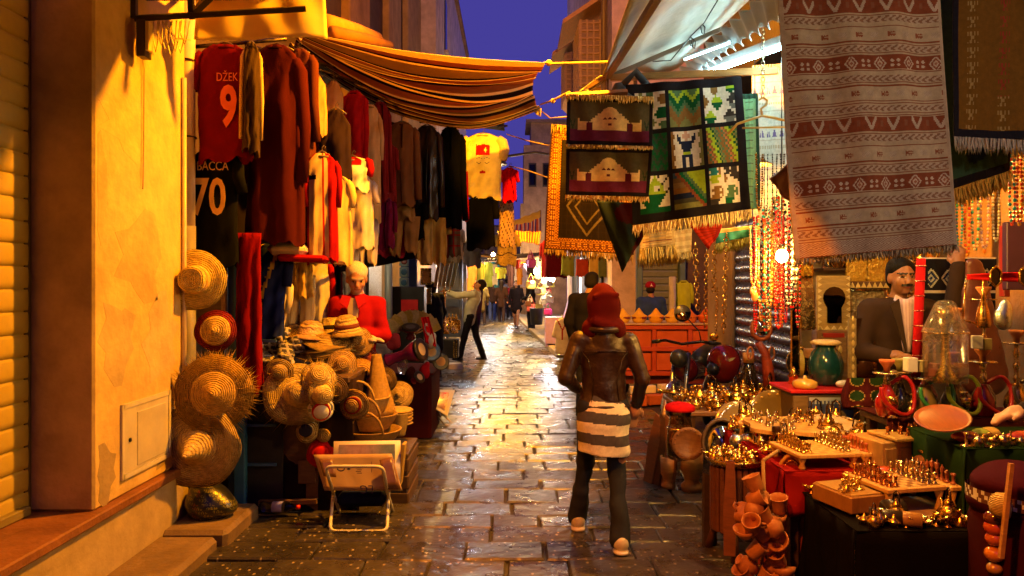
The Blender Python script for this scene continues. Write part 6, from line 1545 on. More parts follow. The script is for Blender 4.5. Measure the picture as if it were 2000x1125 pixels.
MB((.75, .62, .40)).lathe([(0, 0), (.085, 0), (.095, .03), (.09, .2), (.075, .30), (.085, .34), (.08, .345), (.07, .30), (.085, .2), (.09, .03), (0, .008)], 20, Matrix.Translation(c0)).obj('glass', GLASS, gj)
MB((.45, .008, .012)).lathe([(0, .345), (.105, .345), (.108, .36), (.10, .385), (.06, .40), (0, .402)], 22, Matrix.Translation(c0)).obj('velvet_lid', FABRIC, gj)
MB(BR2).lathe([(.088, .205), (.096, .21), (.096, .225), (.088, .23)], 22, Matrix.Translation(c0)).obj('gilt_rim', BRASS, gj)
def mortar(label, c, r, h, pestle=True, col=(.34, .17, .06)):
    t = thing('wooden_mortar', label, 'mortar', c); M = Matrix.Translation(c)
    MB(col).lathe([(0, 0), (r * .9, 0), (r * .95, h * .12), (r * .62, h * .2), (r * .7, h * .3), (r * .98, h * .45), (r * 1.05, h), (r * .92, h), (r * .8, h * .5), (0, h * .45)], 22, M).obj('bowl', WOOD, t)
    if pestle: MB((.38, .2, .08)).tube([M @ Vector((0, 0, h * .5)), M @ Vector((r * .2, 0, h * 1.25)), M @ Vector((r * .25, 0, h * 1.35))], [r * .2, r * .22, r * .3], 8).obj('pestle', WOOD, t)
mortar('small wooden mortar with pestle on the paving', Vector((1.20, 5.70, .026)), .058, .24)
mortar('taller wooden mortar without pestle beside the small one', Vector((1.36, 5.62, .026)), .085, .36, False)
mortar('small yellow wooden mortar with pestle by the lidded clay jar', Vector((2.02, 3.77, ZA + .06)), .045, .085, True, (.60, .36, .10))
for k in range(4):
    MB(((.16, .07, .03), (.10, .05, .02), (.20, .10, .05), (.12, .05, .02))[k]).prism([(-.05, 0), (.06, 0), (.08, .3), (.05, .52), (-.02, .55), (-.06, .3)], .018, vframe((1.07 + .045 * k, 5.85 - .05 * k, .02), R(-65), R(-10 + 2 * k))).obj('bread_board', WOOD, label=('outermost', 'second outermost', 'second innermost', 'innermost')[k] + ' dark carved board in the row leaning beside the trinket table', cat='board', group='carved boards leaning by the trinket table')
lj = thing('lidded_jar', 'brown glazed clay jar with brass lid behind the footed boards', 'jar', (2.12, 3.79, ZA))
MB((.22, .07, .03)).lathe([(0, 0), (.05, 0), (.055, .02), (.08, .08), (.075, .13), (.045, .16), (.04, .165), (0, .165)], 20, Matrix.Translation((2.14, 3.80, ZA + .05))).obj('body', GLAZE, lj)
MB(BR2).lathe([(0, .162), (.058, .162), (.06, .17), (.035, .195), (.01, .205), (.014, .22), (0, .228)], 18, Matrix.Translation((2.14, 3.80, ZA + .05))).obj('lid', BRASS, lj)
lj2 = thing('round_jar', 'squat red lidded clay jar on the plank behind the chess board', 'jar', (1.9, 3.78, ZA))
MB((.36, .22, .10)).lathe([(0, 0), (.05, 0), (.075, .04), (.07, .075), (.05, .085), (0, .085)], 20, Matrix.Translation((1.895, 3.77, ZA + .04))).obj('body', CLAY, lj2)
MB((.40, .06, .02)).lathe([(0, .085), (.055, .085), (.05, .1), (.01, .108), (0, .108)], 20, Matrix.Translation((1.895, 3.77, ZA + .04))).obj('lid', GLAZE, lj2)
for k, (x_, y_) in enumerate(((1.80, 3.76), (1.835, 3.80))):
    MB((.36, .17, .06)).lathe([(0, 0), (.022, 0), (.03, .02), (.015, .04), (.018, .055), (.008, .07), (0, .072)], 12, Matrix.Translation((x_, y_, ZA + .03))).obj('wooden_figure', CLAY, label='tiny rounded clay figure next to the squat red jar', cat='figurine', group='tiny clay figures')
# stacked coins and cream wax block on boards
MB((.10, .05, .04)).lathe(sum([[(.024, .006 * i), (.027, .006 * i + .003)] for i in range(6)], []), 16, Matrix.Translation((1.52, 4.27, ZB + .12))).obj('disc_stack', STEEL, label='small stack of dark discs on the wavy edged board', cat='discs')
MB((.62, .46, .24)).box(P(1455, 828, 4.72), (.09, .06, .045), (0, 0, .3), .015).obj('wax_block', CLAY, label='cream wax block beside the wavy edged board', cat='block')
MB((.02, .05, .05)).box(P(1470, 842, 4.72), (.20, .12, .018), (0, 0, .2), .004).obj('teal_book', PAPER, label='teal notebook with red edge under the cream block', cat='book')

# ------------------------------------------------------------------ painted cabinet with vases
pc = thing('painted_cabinet', 'low painted cabinet with red top and blue panel of red half sun', 'cabinet', (2.13, 5.2, 0))
MB((.10, .07, .05)).box((2.14, 5.25, .42), (.46, .40, .84), None, .008).obj('body', WOOD, pc)
MB((.42, .008, .010)).box((2.14, 5.25, .858), (.50, .44, .025), None, .006).obj('red_top', PAINT, pc)
def sun(u, v):
    x, y = (u - .5) * 2, (1 - v)
    if v < .14: return (.35, .42, .55) if v < .08 or int(u * 24) % 2 else (.03, .05, .18)
    if math.hypot(x, y * 1.3) < .58: return (.42, .01, .012)
    a_ = math.atan2(y, x)
    if .66 < math.hypot(x, y * 1.2) < .98 and math.sin(a_ * 9) > .35: return (.50, .38, .18)
    return (.03, .05, .20)
MB().sheet(lambda u, v: (2.02 + .30 * u, 5.045, .82 - .30 * v), 48, 40, colfn=sun).obj('painted_panel', PAINT, pc)
MB((.16, .11, .06)).box((1.96, 5.043, .66), (.10, .012, .34), None, .003).obj('carved_panel', WOOD, pc)
def vase(name, label, c, prof, col, mat, extra=None, cat='vase'):
    t = thing(name, label, cat, c); MB(col).lathe(prof, 24, Matrix.Translation(c)).obj('body', mat, t)
    if extra: MB(extra[0]).lathe(extra[1], 24, Matrix.Translation(c)).obj('lid', extra[2], t)
    return t
vase('glazed_urn', 'big dark teal glazed urn with cream lid on the cabinet', Vector((2.24, 5.3, .87)), [(0, 0), (.08, 0), (.10, .02), (.12, .10), (.12, .16), (.10, .23), (.07, .26), (.07, .29), (0, .29)], (.008, .055, .06), GLAZE, ((.58, .42, .20), [(0, .29), (.10, .29), (.105, .305), (.08, .32), (0, .325)], CLAY))
pt_ = thing('striped_pot', 'round black pot with gold vertical panels', 'pot', (2.0, 5.8, .85))
cols = [(.02, .018, .012), (.55, .42, .08)]
m = MB(); c0 = P(1562, 728, 5.6); c0.z -= .02
m.lathe([(0, 0), (.06, 0), (.09, .05), (.10, .10), (.09, .15), (.06, .19), (.035, .2), (0, .2)], 24, Matrix.Translation(c0)); m.c = [cols[(i // 3) % 2] if i < 24 * 7 else cols[0] for i in range(len(m.f))]; m.obj('body', GLAZE, pt_)
MB((.4, .3, .1)).lathe([(0, .2), (.045, .2), (.03, .22), (0, .23)], 16, Matrix.Translation(c0)).obj('lid', BRASS, pt_)
vase('yellow_dish', 'squat yellow ceramic lidded dish at the edge of the cabinet', Vector((2.02, 5.12, .87)), [(0, 0), (.07, 0), (.085, .02), (.08, .05), (.05, .065), (.015, .07), (.01, .09), (0, .092)], (.52, .32, .06), GLAZE, cat='dish')
vase('brass_spire', 'pointed brass spire ornament beside the striped pot', P(1550, 762, 5.35), [(0, 0), (.03, 0), (.04, .05), (.03, .09), (.045, .10), (.005, .17), (0, .175)], (.66, .42, .10), BRASS, cat='ornament')
MB((.66, .62, .55)).ell(P(1646, 750, 5.15), (.05, .035, .028), 12, 8).obj('white_shell', GLAZE, label='small white shell dish on the corner of the red cabinet top', cat='shell')
MB((.40, .20, .07)).box(P(1590, 690, 5.5), (.12, .10, .07), (0, 0, .3), .006).obj('wooden_casket', WOOD, label='small wooden casket stacked beside the teal urn', cat='casket')
# carved animal-headed candelabrum
cd_ = thing('carved_stand', 'red brown carved wooden stand with round mirror on top', 'carving', P(1500, 770, 5.95))
Y = 5.95
MB((.24, .035, .014)).tube([P(1503, 765, Y), P(1500, 720, Y), P(1494, 690, Y), P(1480, 668, Y)], [.05, .045, .035, .03], 10).obj('stem', WOOD, cd_)
MB((.42, .10, .02)).tube([P(1487, 642, Y) + Vector((.075 * math.cos(i / 20 * 6.283), 0, .085 * math.sin(i / 20 * 6.283))) for i in range(20)], .018, 8, closed=True).obj('ring', WOOD, cd_)
MB((.5, .52, .5)).lathe([(0, 0), (.055, 0), (.055, .01), (0, .01)], 20, frame(P(1489, 642, Y - .01), (0, -1, 0))).obj('round_mirror', material('mirror'), cd_)
MB((.35, .07, .02)).ell(P(1487, 622, Y), (.03, .03, .035), 10, 8).obj('finial', WOOD, cd_)
for cx_, cy_ in ((1466, 690), (1508, 690)):
    MB((.45, .16, .05)).tube([P(cx_, cy_, Y) + Vector((.022 * math.cos(i / 12 * 6.283), .01, .05 * math.sin(i / 12 * 6.283))) for i in range(12)], .008, 6, closed=True).obj('side_loop', WOOD, cd_)
vase('dark_bottle', 'black bottle with orange paper cap behind the gold trinkets', P(1462, 770, 6.1), [(0, 0), (.07, 0), (.08, .10), (.05, .2), (.04, .26), (0, .26)], (.015, .012, .012), GLAZE, ((.55, .28, .06), [(0, .26), (.045, .26), (.045, .34), (0, .34)], PAPER), cat='bottle')
# mirrors and frames on the shop wall
def arch_frame(label, c, w, h, inner, col, tri, name='arched_mirror', Y=None):
    t = thing(name, label, 'mirror', c)
    MB(col).box(c, (w, .03, h), None, .006).obj('frame', WOOD, t)
    poly = [(-inner * .32, -h * .36), (inner * .32, -h * .36), (inner * .32, -h * .08)] + [(inner * .5 * math.cos(a_), h * .10 + inner * .5 * math.sin(a_)) for a_ in [(-.5 + i * 4.14 / 10) for i in range(11)]] + [(-inner * .32, -h * .08)]
    MB((.10, .08, .05)).prism(poly, .012, Matrix.Translation((c.x, c.y - .02, c.z))).obj('mirror_glass', material('mirror'), t)
    m = MB(tri)
    for i in range(9):
        z_ = lerp(-h * .45, h * .45, i / 8)
        for s_ in (-1, 1): m.prism([(s_ * w * .46, z_ - h * .04), (s_ * w * .46, z_ + h * .04), (s_ * w * .36, z_)], .008, Matrix.Translation((c.x, c.y - .019, c.z)))
    for i in range(5): m.prism([(w * (-.4 + .2 * i) - w * .08, -h * .48), (w * (-.4 + .2 * i) + w * .08, -h * .48), (w * (-.4 + .2 * i), -h * .41)], .008, Matrix.Translation((c.x, c.y - .019, c.z)))
    m.obj('inlay', PAINT, t); return t
arch_frame('keyhole arched mirror framed with bone triangles on the shop wall', P(1627, 592, 5.7), .26, .42, .17, (.36, .24, .07), (.62, .50, .22))
sh_ = thing('shrine_box', 'brown wooden wall box with small double doors below the keyhole mirror', 'box', P(1628, 700, 5.7))
MB((.20, .11, .05)).box(P(1628, 690, 5.72), (.30, .10, .36), None, .006).obj('body', WOOD, sh_)
for s_ in (-1, 1): MB((.26, .15, .06)).box(P(1628 + s_ * 13, 683, 5.66), (.09, .015, .20), None, .004).obj('door', WOOD, sh_)
MB((.35, .02, .012)).box(P(1628, 655, 5.66), (.16, .015, .035)).obj('red_strip', PAINT, sh_)
for s_ in (-1, 1): MB((.6, .45, .15)).ell(P(1628 + s_ * 13, 683, 5.645), (.018, .006, .03), 8, 6).obj('bone_drop', PAINT, sh_)
for k, (px, lb, w, c) in enumerate(((1553, 'tall narrow mirror with gilt edge left of the beaten brass plate', .07, (.10, .07, .04)),)):
    t = thing('narrow_mirror', lb, 'mirror', P(px, 660, 5.5)); MB((.45, .28, .07)).box(P(px, 650, 5.5), (w, .025, .62), None, .01).obj('frame', BRASS, t); MB(c).box(P(px, 650, 5.485), (w * .6, .01, .56)).obj('glass', material('mirror'), t)
MB((.66, .46, .16)).box(P(1575, 590, 5.55), (.12, .03, .42), (0, R(-4), 0), .012).obj('beaten_brass_plate', BRASS, label='tall beaten brass plate leaning on the shop wall', cat='plate')
MB((.60, .42, .08)).box(P(1575, 528, 5.5), (.10, .05, .12), None, .02).obj('brass_tin', BRASS, label='square brass tin above the beaten brass plate', cat='tin')
yp = thing('embossed_panels', 'pair of yellow embossed brass panels high on the shop wall', 'panel', P(1690, 528, 5.9))
EMB = material('embossed_brass', .35, .8, var=.3, vscale=30, bump=1., bscale=45, bdist=.02)
for k in range(2): MB((.62, .42, .06)).box(P(1672 + 42 * k, 525, 5.9), (.165, .02, .24), None, .004).obj('panel', EMB, yp)
tf = thing('triangle_frame', 'long shelf edge inlaid with bone triangles', 'shelf', P(1690, 560, 5.8))
MB((.10, .05, .02)).box(P(1692, 557, 5.82), (.36, .08, .06), None, .004).obj('shelf', WOOD, tf)
m = MB((.60, .46, .16))
for i in range(8): m.prism([(-.02, -.02), (.02, -.02), (0, .022)], .008, Matrix.Translation(P(1654 + 11 * i, 557, 5.775)))
m.obj('inlay', PAINT, tf)
MB((.35, .31, .20)).box(P(1690, 605, 5.85), (.30, .04, .30), None, .01).obj('silver_relief', material('beaten_silver', .35, .7, var=.3, vscale=30, bump=1., bscale=35, bdist=.03), label='grey beaten metal relief under the triangle shelf', cat='relief')
inf = thing('inlaid_frame', 'tall mirror frame inlaid with bone in front of the seller', 'mirror', P(1700, 690, 4.95))
Yf = 4.95; x0, x1 = P(1664, 0, Yf).x, P(1735, 0, Yf).x; z0, z1 = P(0, 748, Yf).z, P(0, 622, Yf).z
for c, d in (((x0, Yf, (z0 + z1) / 2), (.05, .03, z1 - z0)), (((x0 + x1) / 2, Yf, z0), (x1 - x0 + .05, .03, .05))): MB((.22, .16, .07)).box(c, d, None, .004).obj('frame_bar', WOOD, inf)
m = MB((.52, .40, .16))
for i in range(9): m.ell((x0, Yf - .017, lerp(z0, z1, i / 8)), (.01, .004, .02), 6, 4)
for i in range(6): m.ell((lerp(x0, x1, i / 5), Yf - .017, z0), (.02, .004, .01), 6, 4)
m.obj('bone_inlay', PAINT, inf)
MB((.3, .2, .12)).box(((x0 + x1) / 2, Yf + .02, (z0 + z1) / 2), (x1 - x0, .01, z1 - z0)).obj('mirror_glass', material('mirror'), inf)
leaf = lambda u, v: (.02, .05, .015) if abs(math.sin(7 * u) * math.sin(6 * v + 1)) > .5 else ((.45, .28, .08) if abs(math.sin(7 * u) * math.sin(6 * v + 1)) > .4 else (.07, .008, .008))
rug('dark red cushion with green leaf pattern beside the painted cabinet', P(1655, 738, 4.9), P(1740, 738, 4.9), P(1742, 795, 4.85), P(1655, 795, 4.85), 40, 30, leaf, thick=.05, name='cushion', cat='cushion')
def berber(u, v):
    W2, B2 = (.58, .56, .50), (.012, .012, .02)
    k = v * 3 % 1
    if k < .10: return W2 if int(k * 60) % 3 else B2
    if k > .30 and .08 < u < .94:
        x = u * 4 % 1; d = abs(x - .5) * 2 + abs((k - .65) / .35)
        if abs(d - .8) < .1 or abs(d - .3) < .08: return (.42, .46, .42)
        if d < .6: return (.02, .04, .14)
    return B2
rug('black and white berber rug folded over a line in the shop', P(1800, 503, 5.2), P(1946, 503, 5.2), P(1946, 690, 5.2), P(1800, 690, 5.2), 70, 70, berber)
# leather bag, red fringed pole, posts
soft_obj('leather_bag', [('c', (3.02, 4.85, 1.70), (3.06, 4.85, 1.15), .06, .15, (1, .45, 1)), ('e', (3.08, 4.85, 1.0), (.16, .06, .16))], LEATHER, None, col=(.12, .035, .02), h=.012, fold=.004, label='long brown leather bag hanging by the seller hand', cat='bag')
rpz = thing('red_pole', 'tall red wrapped pole with gilt rings standing before the berber rug', 'pole', P(1790, 760, 4.15))
a, b_ = P(1788, 752, 4.15), P(1799, 505, 4.15)
MB((.32, .006, .010)).tube([a, b_], .024, 12).obj('shaft', FABRIC, rpz)
for i in range(9):
    p = a.lerp(b_, i / 8.5); MB((.62, .30, .20)).tube([p + Vector((.026 * math.cos(j / 10 * 6.283), .026 * math.sin(j / 10 * 6.283), 0)) for j in range(10)], .0035, 4, closed=True).obj('ring', BRASS, rpz)
MB((.05, .015, .05)).box(P(1982, 500, 4.6), (.13, .05, .42), None, .006).obj('purple_post', PAINT, label='dark purple wooden post at the stall edge', cat='post')
MB((.30, .02, .015)).box(P(1962, 510, 4.7), (.04, .05, .45), None, .004).obj('red_post', PAINT, label='narrow red post beside the purple post', cat='post')
rsh = thing('red_shelf', 'red cloth banner stretched between hexagon mirrors', 'banner', P(1940, 545, 4.2))
MB((.50, .01, .01)).sheet(quad_sheet(P(1890, 536, 4.2), P(2040, 530, 4.2), P(2040, 552, 4.2), P(1890, 546, 4.2), .01), 16, 4, thick=.006).obj('cloth', FABRIC, rsh)
for px, py in ((1943, 540), (2000, 540)):
    t = thing('hexagon_mirror', 'hexagon mirror with yellow frame fixed on the red banner' if px < 1990 else 'second yellow hexagon mirror at the end of the red banner', 'mirror', P(px, py, 4.15)); c0 = P(px, py, 4.15)
    hexp = [(.034 * math.cos(i * math.pi / 3 + .5), .058 * math.sin(i * math.pi / 3 + .5)) for i in range(6)]
    MB((.05, .05, .05)).prism(hexp, .01, Matrix.Translation(c0)).obj('glass', material('mirror'), t)
    MB((.62, .36, .05)).tube([c0 + Vector((x_, -.008, z_)) for x_, z_ in hexp], .006, 6, closed=True).obj('frame', BRASS, t)

# ------------------------------------------------------------------ hookahs
def hookah(label, c, h, basec, bowlc, hosec=None, matb=None, tray=True):
    t = thing('hookah', label, 'hookah', c); M = Matrix.Translation(c)
    MB(basec).lathe([(0, 0), (.045, 0), (.05, .01), (.062, .05), (.06, .09), (.035, .14), (.022, .17), (.026, .175), (0, .176)], 18, M).obj('base', matb or GLAZE, t)
    s_ = [(0, .17)] ; z_ = .17
    pr = [(.014, .17)]
    while z_ < h - .08: pr += [(.010, z_ + .01), (.018, z_ + .03), (.018, z_ + .04), (.010, z_ + .06)]; z_ += .07
    pr += [(.012, h - .06), (0, h - .06)]
    MB((.55, .42, .22)).lathe(pr, 12, M).obj('stem', BRASS, t)
    if tray: MB((.6, .45, .2)).lathe([(0, h - .07), (.07, h - .065), (.072, h - .058), (0, h - .06)], 20, M).obj('tray', BRASS, t)
    MB(bowlc).lathe([(0, h - .06), (.014, h - .06), (.018, h - .03), (.04, h), (.04, h + .012), (.03, h + .01), (0, h - .015)], 16, M).obj('bowl', CLAY, t)
    if hosec:
        pts = [(.02, 0, .18), (.08, -.03, .22), (.12, -.05, .16), (.10, -.08, .05), (.03, -.1, .03), (-.06, -.09, .10), (-.07, -.08, .18)]
        P_ = [M @ Vector(p) for p in pts]; sm = []
        for i in range(len(P_) - 1):
            for k in range(6):
                f = k / 6; p0, p1, p2, p3 = P_[max(i - 1, 0)], P_[i], P_[i + 1], P_[min(i + 2, len(P_) - 1)]
                sm.append((p1 * 2 + (p2 - p0) * f + (p0 * 2 - p1 * 5 + p2 * 4 - p3) * f * f + (p1 * 3 - p0 - p2 * 3 + p3) * f ** 3) * .5)
        MB(hosec).tube(sm, [.010 + .002 * (i % 2) for i in range(len(sm))], 8).obj('hose', PLASTIC, t)
    return t
ORB = (.50, .18, .05)
hookah('hookah with red glass base and orange boxed bowl at the front', Vector((2.06, 4.08, .865)), .30, (.30, .008, .01), (.45, .10, .03), (.40, .01, .01))
hookah('small black based hookah next to the red glass one', Vector((2.16, 4.14, .865)), .30, (.02, .018, .018), (.25, .20, .06))
hookah('olive based hookah with green bowl', Vector((2.27, 4.08, .865)), .27, (.20, .13, .04), (.12, .16, .05), (.04, .25, .08))
hookah('hookah with lime green hose wound on its stem', Vector((2.43, 4.10, .865)), .34, (.03, .025, .025), ORB, (.30, .40, .02))
hookah('tall hookah with orange clay bowl and wide tray', Vector((2.52, 4.22, .865)), .58, (.10, .05, .02), ORB)
hookah('hookah with red glass base and looped red hose', Vector((2.60, 4.10, .865)), .36, (.25, .01, .012), ORB, (.35, .01, .01))
hookah('tallest hookah with clay bowl near the stall edge', Vector((2.70, 4.25, .865)), .70, (.12, .06, .03), ORB)
hookah('brass based hookah beside the purple post', Vector((2.80, 4.12, .865)), .46, (.6, .4, .1), ORB, (.05, .03, .03), BRASS)
hookah('hookah with orange bowl behind the glass dome', Vector((2.40, 4.30, .865)), .46, (.15, .02, .02), ORB)
gd = thing('glass_dome', 'big clear plastic wrapped hookah under a flared clear shade', 'glass dome', Vector((2.38, 4.02, .86)))
Mg = Matrix.Translation(P(1846, 745, 4.0))
MB((.95, .93, .9)).lathe([(.11, 0), (.108, .26), (.112, .262), (.112, .275), (.05, .42), (.035, .435), (.0, .44)], 28, Mg).obj('shade', FILM, gd)
MB((.60, .42, .12)).lathe([(0, 0), (.04, 0), (.05, .04), (.02, .1), (.015, .26), (.02, .28), (.04, .36), (.035, .40), (0, .40)], 16, Mg).obj('inner_hookah', BRASS, gd)
MB((.62, .42, .14)).tube([Mg @ Vector((.112 * math.cos(i / 28 * 6.283), .112 * math.sin(i / 28 * 6.283), .265)) for i in range(28)], .004, 5, closed=True).obj('rim', BRASS, gd)
ew = thing('brass_ewer', 'slender brass ewer with long thin spout', 'ewer', P(1920, 700, 3.95))
Me = Matrix.Translation(P(1920, 640, 4.0))
MB((.66, .36, .08)).lathe([(0, 0), (.035, 0), (.04, .02), (.03, .09), (.012, .15), (.016, .16), (.01, .19), (.004, .25), (0, .26)], 16, Me).obj('body', BRASS, ew)
MB((.66, .36, .08)).tube([Me @ Vector((-.03, 0, .02)), Me @ Vector((-.11, 0, .04)), Me @ Vector((-.09, 0, .28))], [.008, .006, .004], 6).obj('spout', BRASS, ew)
soft_obj('silver_parcel', [('e', tuple(P(1958, 620, 4.3)), (.05, .04, .07)), ('e', tuple(P(1962, 600, 4.3)), (.035, .03, .05))], STEEL, None, col=(.6, .68, .66), h=.006, fold=.006, label='crumpled silver foil parcel among the hookah bowls', cat='foil')
for k, (px, py, w, c, lb) in enumerate(((1778, 712, .055, (.62, .56, .5), 'white and red carton on the front hookah'), (1800, 715, .045, (.25, .20, .08), 'olive carton between hookahs'), (1824, 722, .05, (.28, .07, .04), 'red brown carton beside the glass dome'), (1908, 668, .05, (.6, .58, .45), 'pale carton on the tray of the green hose hookah'), (1925, 672, .045, (.25, .2, .06), 'olive carton on the tray beside the pale one'))):
    MB(c).box(P(px, py, 4.04), (w, w, w * 1.4), (0, 0, .4 * k), .003).obj('carton', PAPER, label=lb, cat='carton')
# wrapped sweets on the green table
wrp = [((.45, .05, .02), 'red and green wrapped packet on the green table'), ((.30, .40, .05), 'lime wrapped packet on the green table'), ((.55, .35, .08), 'gold wrapped packet on the green table'), ((.45, .04, .02), 'long red wrapped packet on the green table'), ((.40, .20, .05), 'orange wrapped packet on the green table'), ((.10, .25, .08), 'dark green wrapped packet on the green table')]
for k, (c, lb) in enumerate(wrp):
    p = Vector((2.17 + .085 * k, 3.55 + .05 * (k % 3), ZD + .03)); e = rnd.uniform(-.6, .6)
    soft_obj('wrapped_packet', [('e', tuple(p), (.06, .035, .024), (0, 0, e)), ('e', (p.x + .03, p.y + .02, p.z + .008), (.04, .03, .02))], GLAZE, None, col=c, h=.006, fold=.004, seed=k, label=lb, cat='packet')
# poufs and small drum at the right front
pf = thing('pouf', 'dark red velvet pouf with silver patterned band', 'pouf', (2.16, 3.1, 0))
soft_obj('cushion', [('e', (2.17, 3.12, .76), (.22, .20, .08)), ('e', (2.17, 3.12, .68), (.23, .21, .10))], FABRIC, pf, col=(.035, .003, .012), h=.012, fold=.006, world=True)
MB((.03, .003, .006)).lathe([(0, .05), (.20, .05), (.22, .15), (.22, .6), (.2, .66), (0, .66)], 26, Matrix.Translation((2.17, 3.12, 0))).obj('body', FABRIC, pf)
bd = MB()
def bandc(u, v): return (.55, .55, .55) if (int(u * 60) % 5 == 0 or abs((u * 30 % 1) - v) < .15) else (.10, .04, .03)
bd.sheet(lambda u, v: (2.17 + .232 * math.cos(u * 6.283), 3.12 + .215 * math.sin(u * 6.283), .72 - .05 * v - .02 * math.cos(u * 6.283)), 180, 3, colfn=bandc); bd.obj('band', WOVEN, pf)
bg_ = thing('small_drum', 'small drum with pale painted skin and palm motif', 'drum', P(1945, 985, 2.95))
Mb2 = frame(P(1936, 985, 2.98), (.75, -.8, .1)); MB((.50, .34, .10)).lathe([(0, 0), (.035, 0), (.05, .02), (.05, .055), (.047, .06)], 22, Mb2).obj('shell', WICKER, bg_)
MB((.45, .38, .26)).lathe([(.047, .058), (.04, .061), (0, .061)], 22, Mb2).obj('skin', PAPER, bg_)
m = MB((.03, .015, .01)); m.tube([Mb2 @ Vector((-.02, -.025, .063)), Mb2 @ Vector((.0, .0, .063)), Mb2 @ Vector((.012, .02, .063))], .002, 4)
for a_ in range(5): m.tube([Mb2 @ Vector((.012, .02, .063)), Mb2 @ Vector((.012 + .014 * math.cos(a_ * 1.25), .02 + .014 * math.sin(a_ * 1.25), .063))], .0018, 4)
m.obj('palm_motif', PAPER, bg_)
tp = thing('bead_post', 'post of stacked glossy red and orange gourds under the small drum', 'gourd post', P(1942, 1125, 3.0))
for k, (py, r, c) in enumerate(((1012, .04, (.10, .015, .01)), (1030, .04, (.42, .06, .015)), (1052, .035, (.40, .08, .02)), (1082, .038, (.50, .16, .02)), (1110, .03, (.35, .16, .05)))): MB(c).ell(P(1942, py, 3.02), (r, r, r * .85), 14, 10).obj('gourd', GLAZE, tp)
bar(P(1975, 905, 2.9), P(1955, 1090, 2.9), .016, (.40, .20, .06)).obj('wooden_stick', WOOD, label='thin wooden stick leaning against the pouf', cat='stick')
# ================================================================== CART, MOTORBIKE, FAR STALLS
ct = thing('spice_cart', 'orange red panelled wooden cart heaped with spice bowls', 'cart', (2.2, 10.6, 0))
x0, x1, yf, zb, zt = 1.44, 3.0, 10.3, .34, .98
CP, CF = (.42, .075, .018), (.36, .045, .012)
MB((.20, .03, .012)).box(((x0 + x1) / 2, yf + .48, (zb + zt) / 2 + .02), (x1 - x0 - .04, .90, zt - zb)).obj('body', PAINT, ct)
for i in range(4):
    MB(CF).box((lerp(x0 + .03, x1 - .03, i / 3), yf - .005, (zb + zt) / 2), (.06, .05, zt - zb + .04), None, .006).obj('stile', PAINT, ct)
for z in (zb, (zb + zt) / 2 + .02, zt): MB(CF).box(((x0 + x1) / 2, yf - .012, z), (x1 - x0, .05, .06), None, .006).obj('rail', PAINT, ct)
for i in range(3):
    for j in range(2):
        MB(CP).box((lerp(x0 + .03, x1 - .03, (i + .5) / 3), yf + .015, lerp(zb, zt, (j + .5) / 2)), (.42, .02, .24), None, .004).obj('panel', PAINT, ct)
MB((.12, .015, .01)).box(((x0 + x1) / 2, yf + .4, .26), (x1 - x0 - .1, .7, .14)).obj('undercarriage', PAINT, ct)
for x_ in (1.62, 2.8):
    w_ = MB((.02, .02, .02)).lathe([(.10, -.03), (.19, -.03), (.2, 0), (.19, .03), (.10, .03), (.10, -.03)], 24, frame((x_, yf + .35, .22), (1, 0, 0))).obj('wheel', PLASTIC, ct)
    MB((.4, .4, .4)).lathe([(0, -.02), (.10, -.02), (.10, .02), (0, .02)], 16, frame((x_, yf + .35, .22), (1, 0, 0))).obj('rim', STEEL, w_)
MB((.45, .32, .22)).box(((x0 + x1) / 2, yf + .42, zt + .045), (x1 - x0 + .04, .95, .02), None, .004).obj('shelf', WOOD, ct)
SP = [((.66, .40, .05), 'pale turmeric'), ((.62, .36, .04), 'golden curry'), ((.66, .34, .03), 'deep yellow'), ((.62, .38, .06), 'sandy ginger'), ((.55, .16, .03), 'orange paprika'), ((.5, .10, .02), 'dark red chilli')]
for i, (c, nm) in enumerate(SP):
    p = Vector((1.56 + .235 * i, yf + .16 + .03 * (i % 2), zt + .056))
    t = thing('spice_bowl', 'bowl heaped with a cone of %s spice on the cart' % nm, 'spice bowl', p)
    MB((.16, .02, .012)).lathe([(0, 0), (.06, 0), (.10, .05), (.115, .085), (.11, .085), (0, .07)], 20, Matrix.Translation(p)).obj('bowl', PAINT, t)
    soft_obj('spice_heap', [('c', (p.x, p.y, p.z + .075), (p.x, p.y, p.z + .20), .105, .012), ('e', (p.x, p.y, p.z + .09), (.118, .118, .03))], FABRIC, t, col=c, h=.012, fold=.003, seed=i, world=True)
for k in range(3):
    MB(((.45, .10, .03), (.4, .09, .03), (.5, .12, .04))[k]).box((1.62 + .22 * k, 9.5 + .1 * k, .09), (.20, .14, .13), (0, 0, .3 * k), .01).obj('orange_block', CLAY, label=('orange block on the paving in front of the cart', 'second orange block on the paving beside the cart wheel', 'third orange block with white wrapper near the cart')[k], cat='block')
    MB((.62, .56, .5)).box((1.60 + .2 * k, 9.60 + .1 * k, .21), (.14, .10, .10), (0, 0, .2 * k), .008).obj('white_carton', PAPER, label=('white carton on top of the first orange block', 'white carton leaning on the second orange block', 'white carton beside the third orange block')[k], cat='carton')
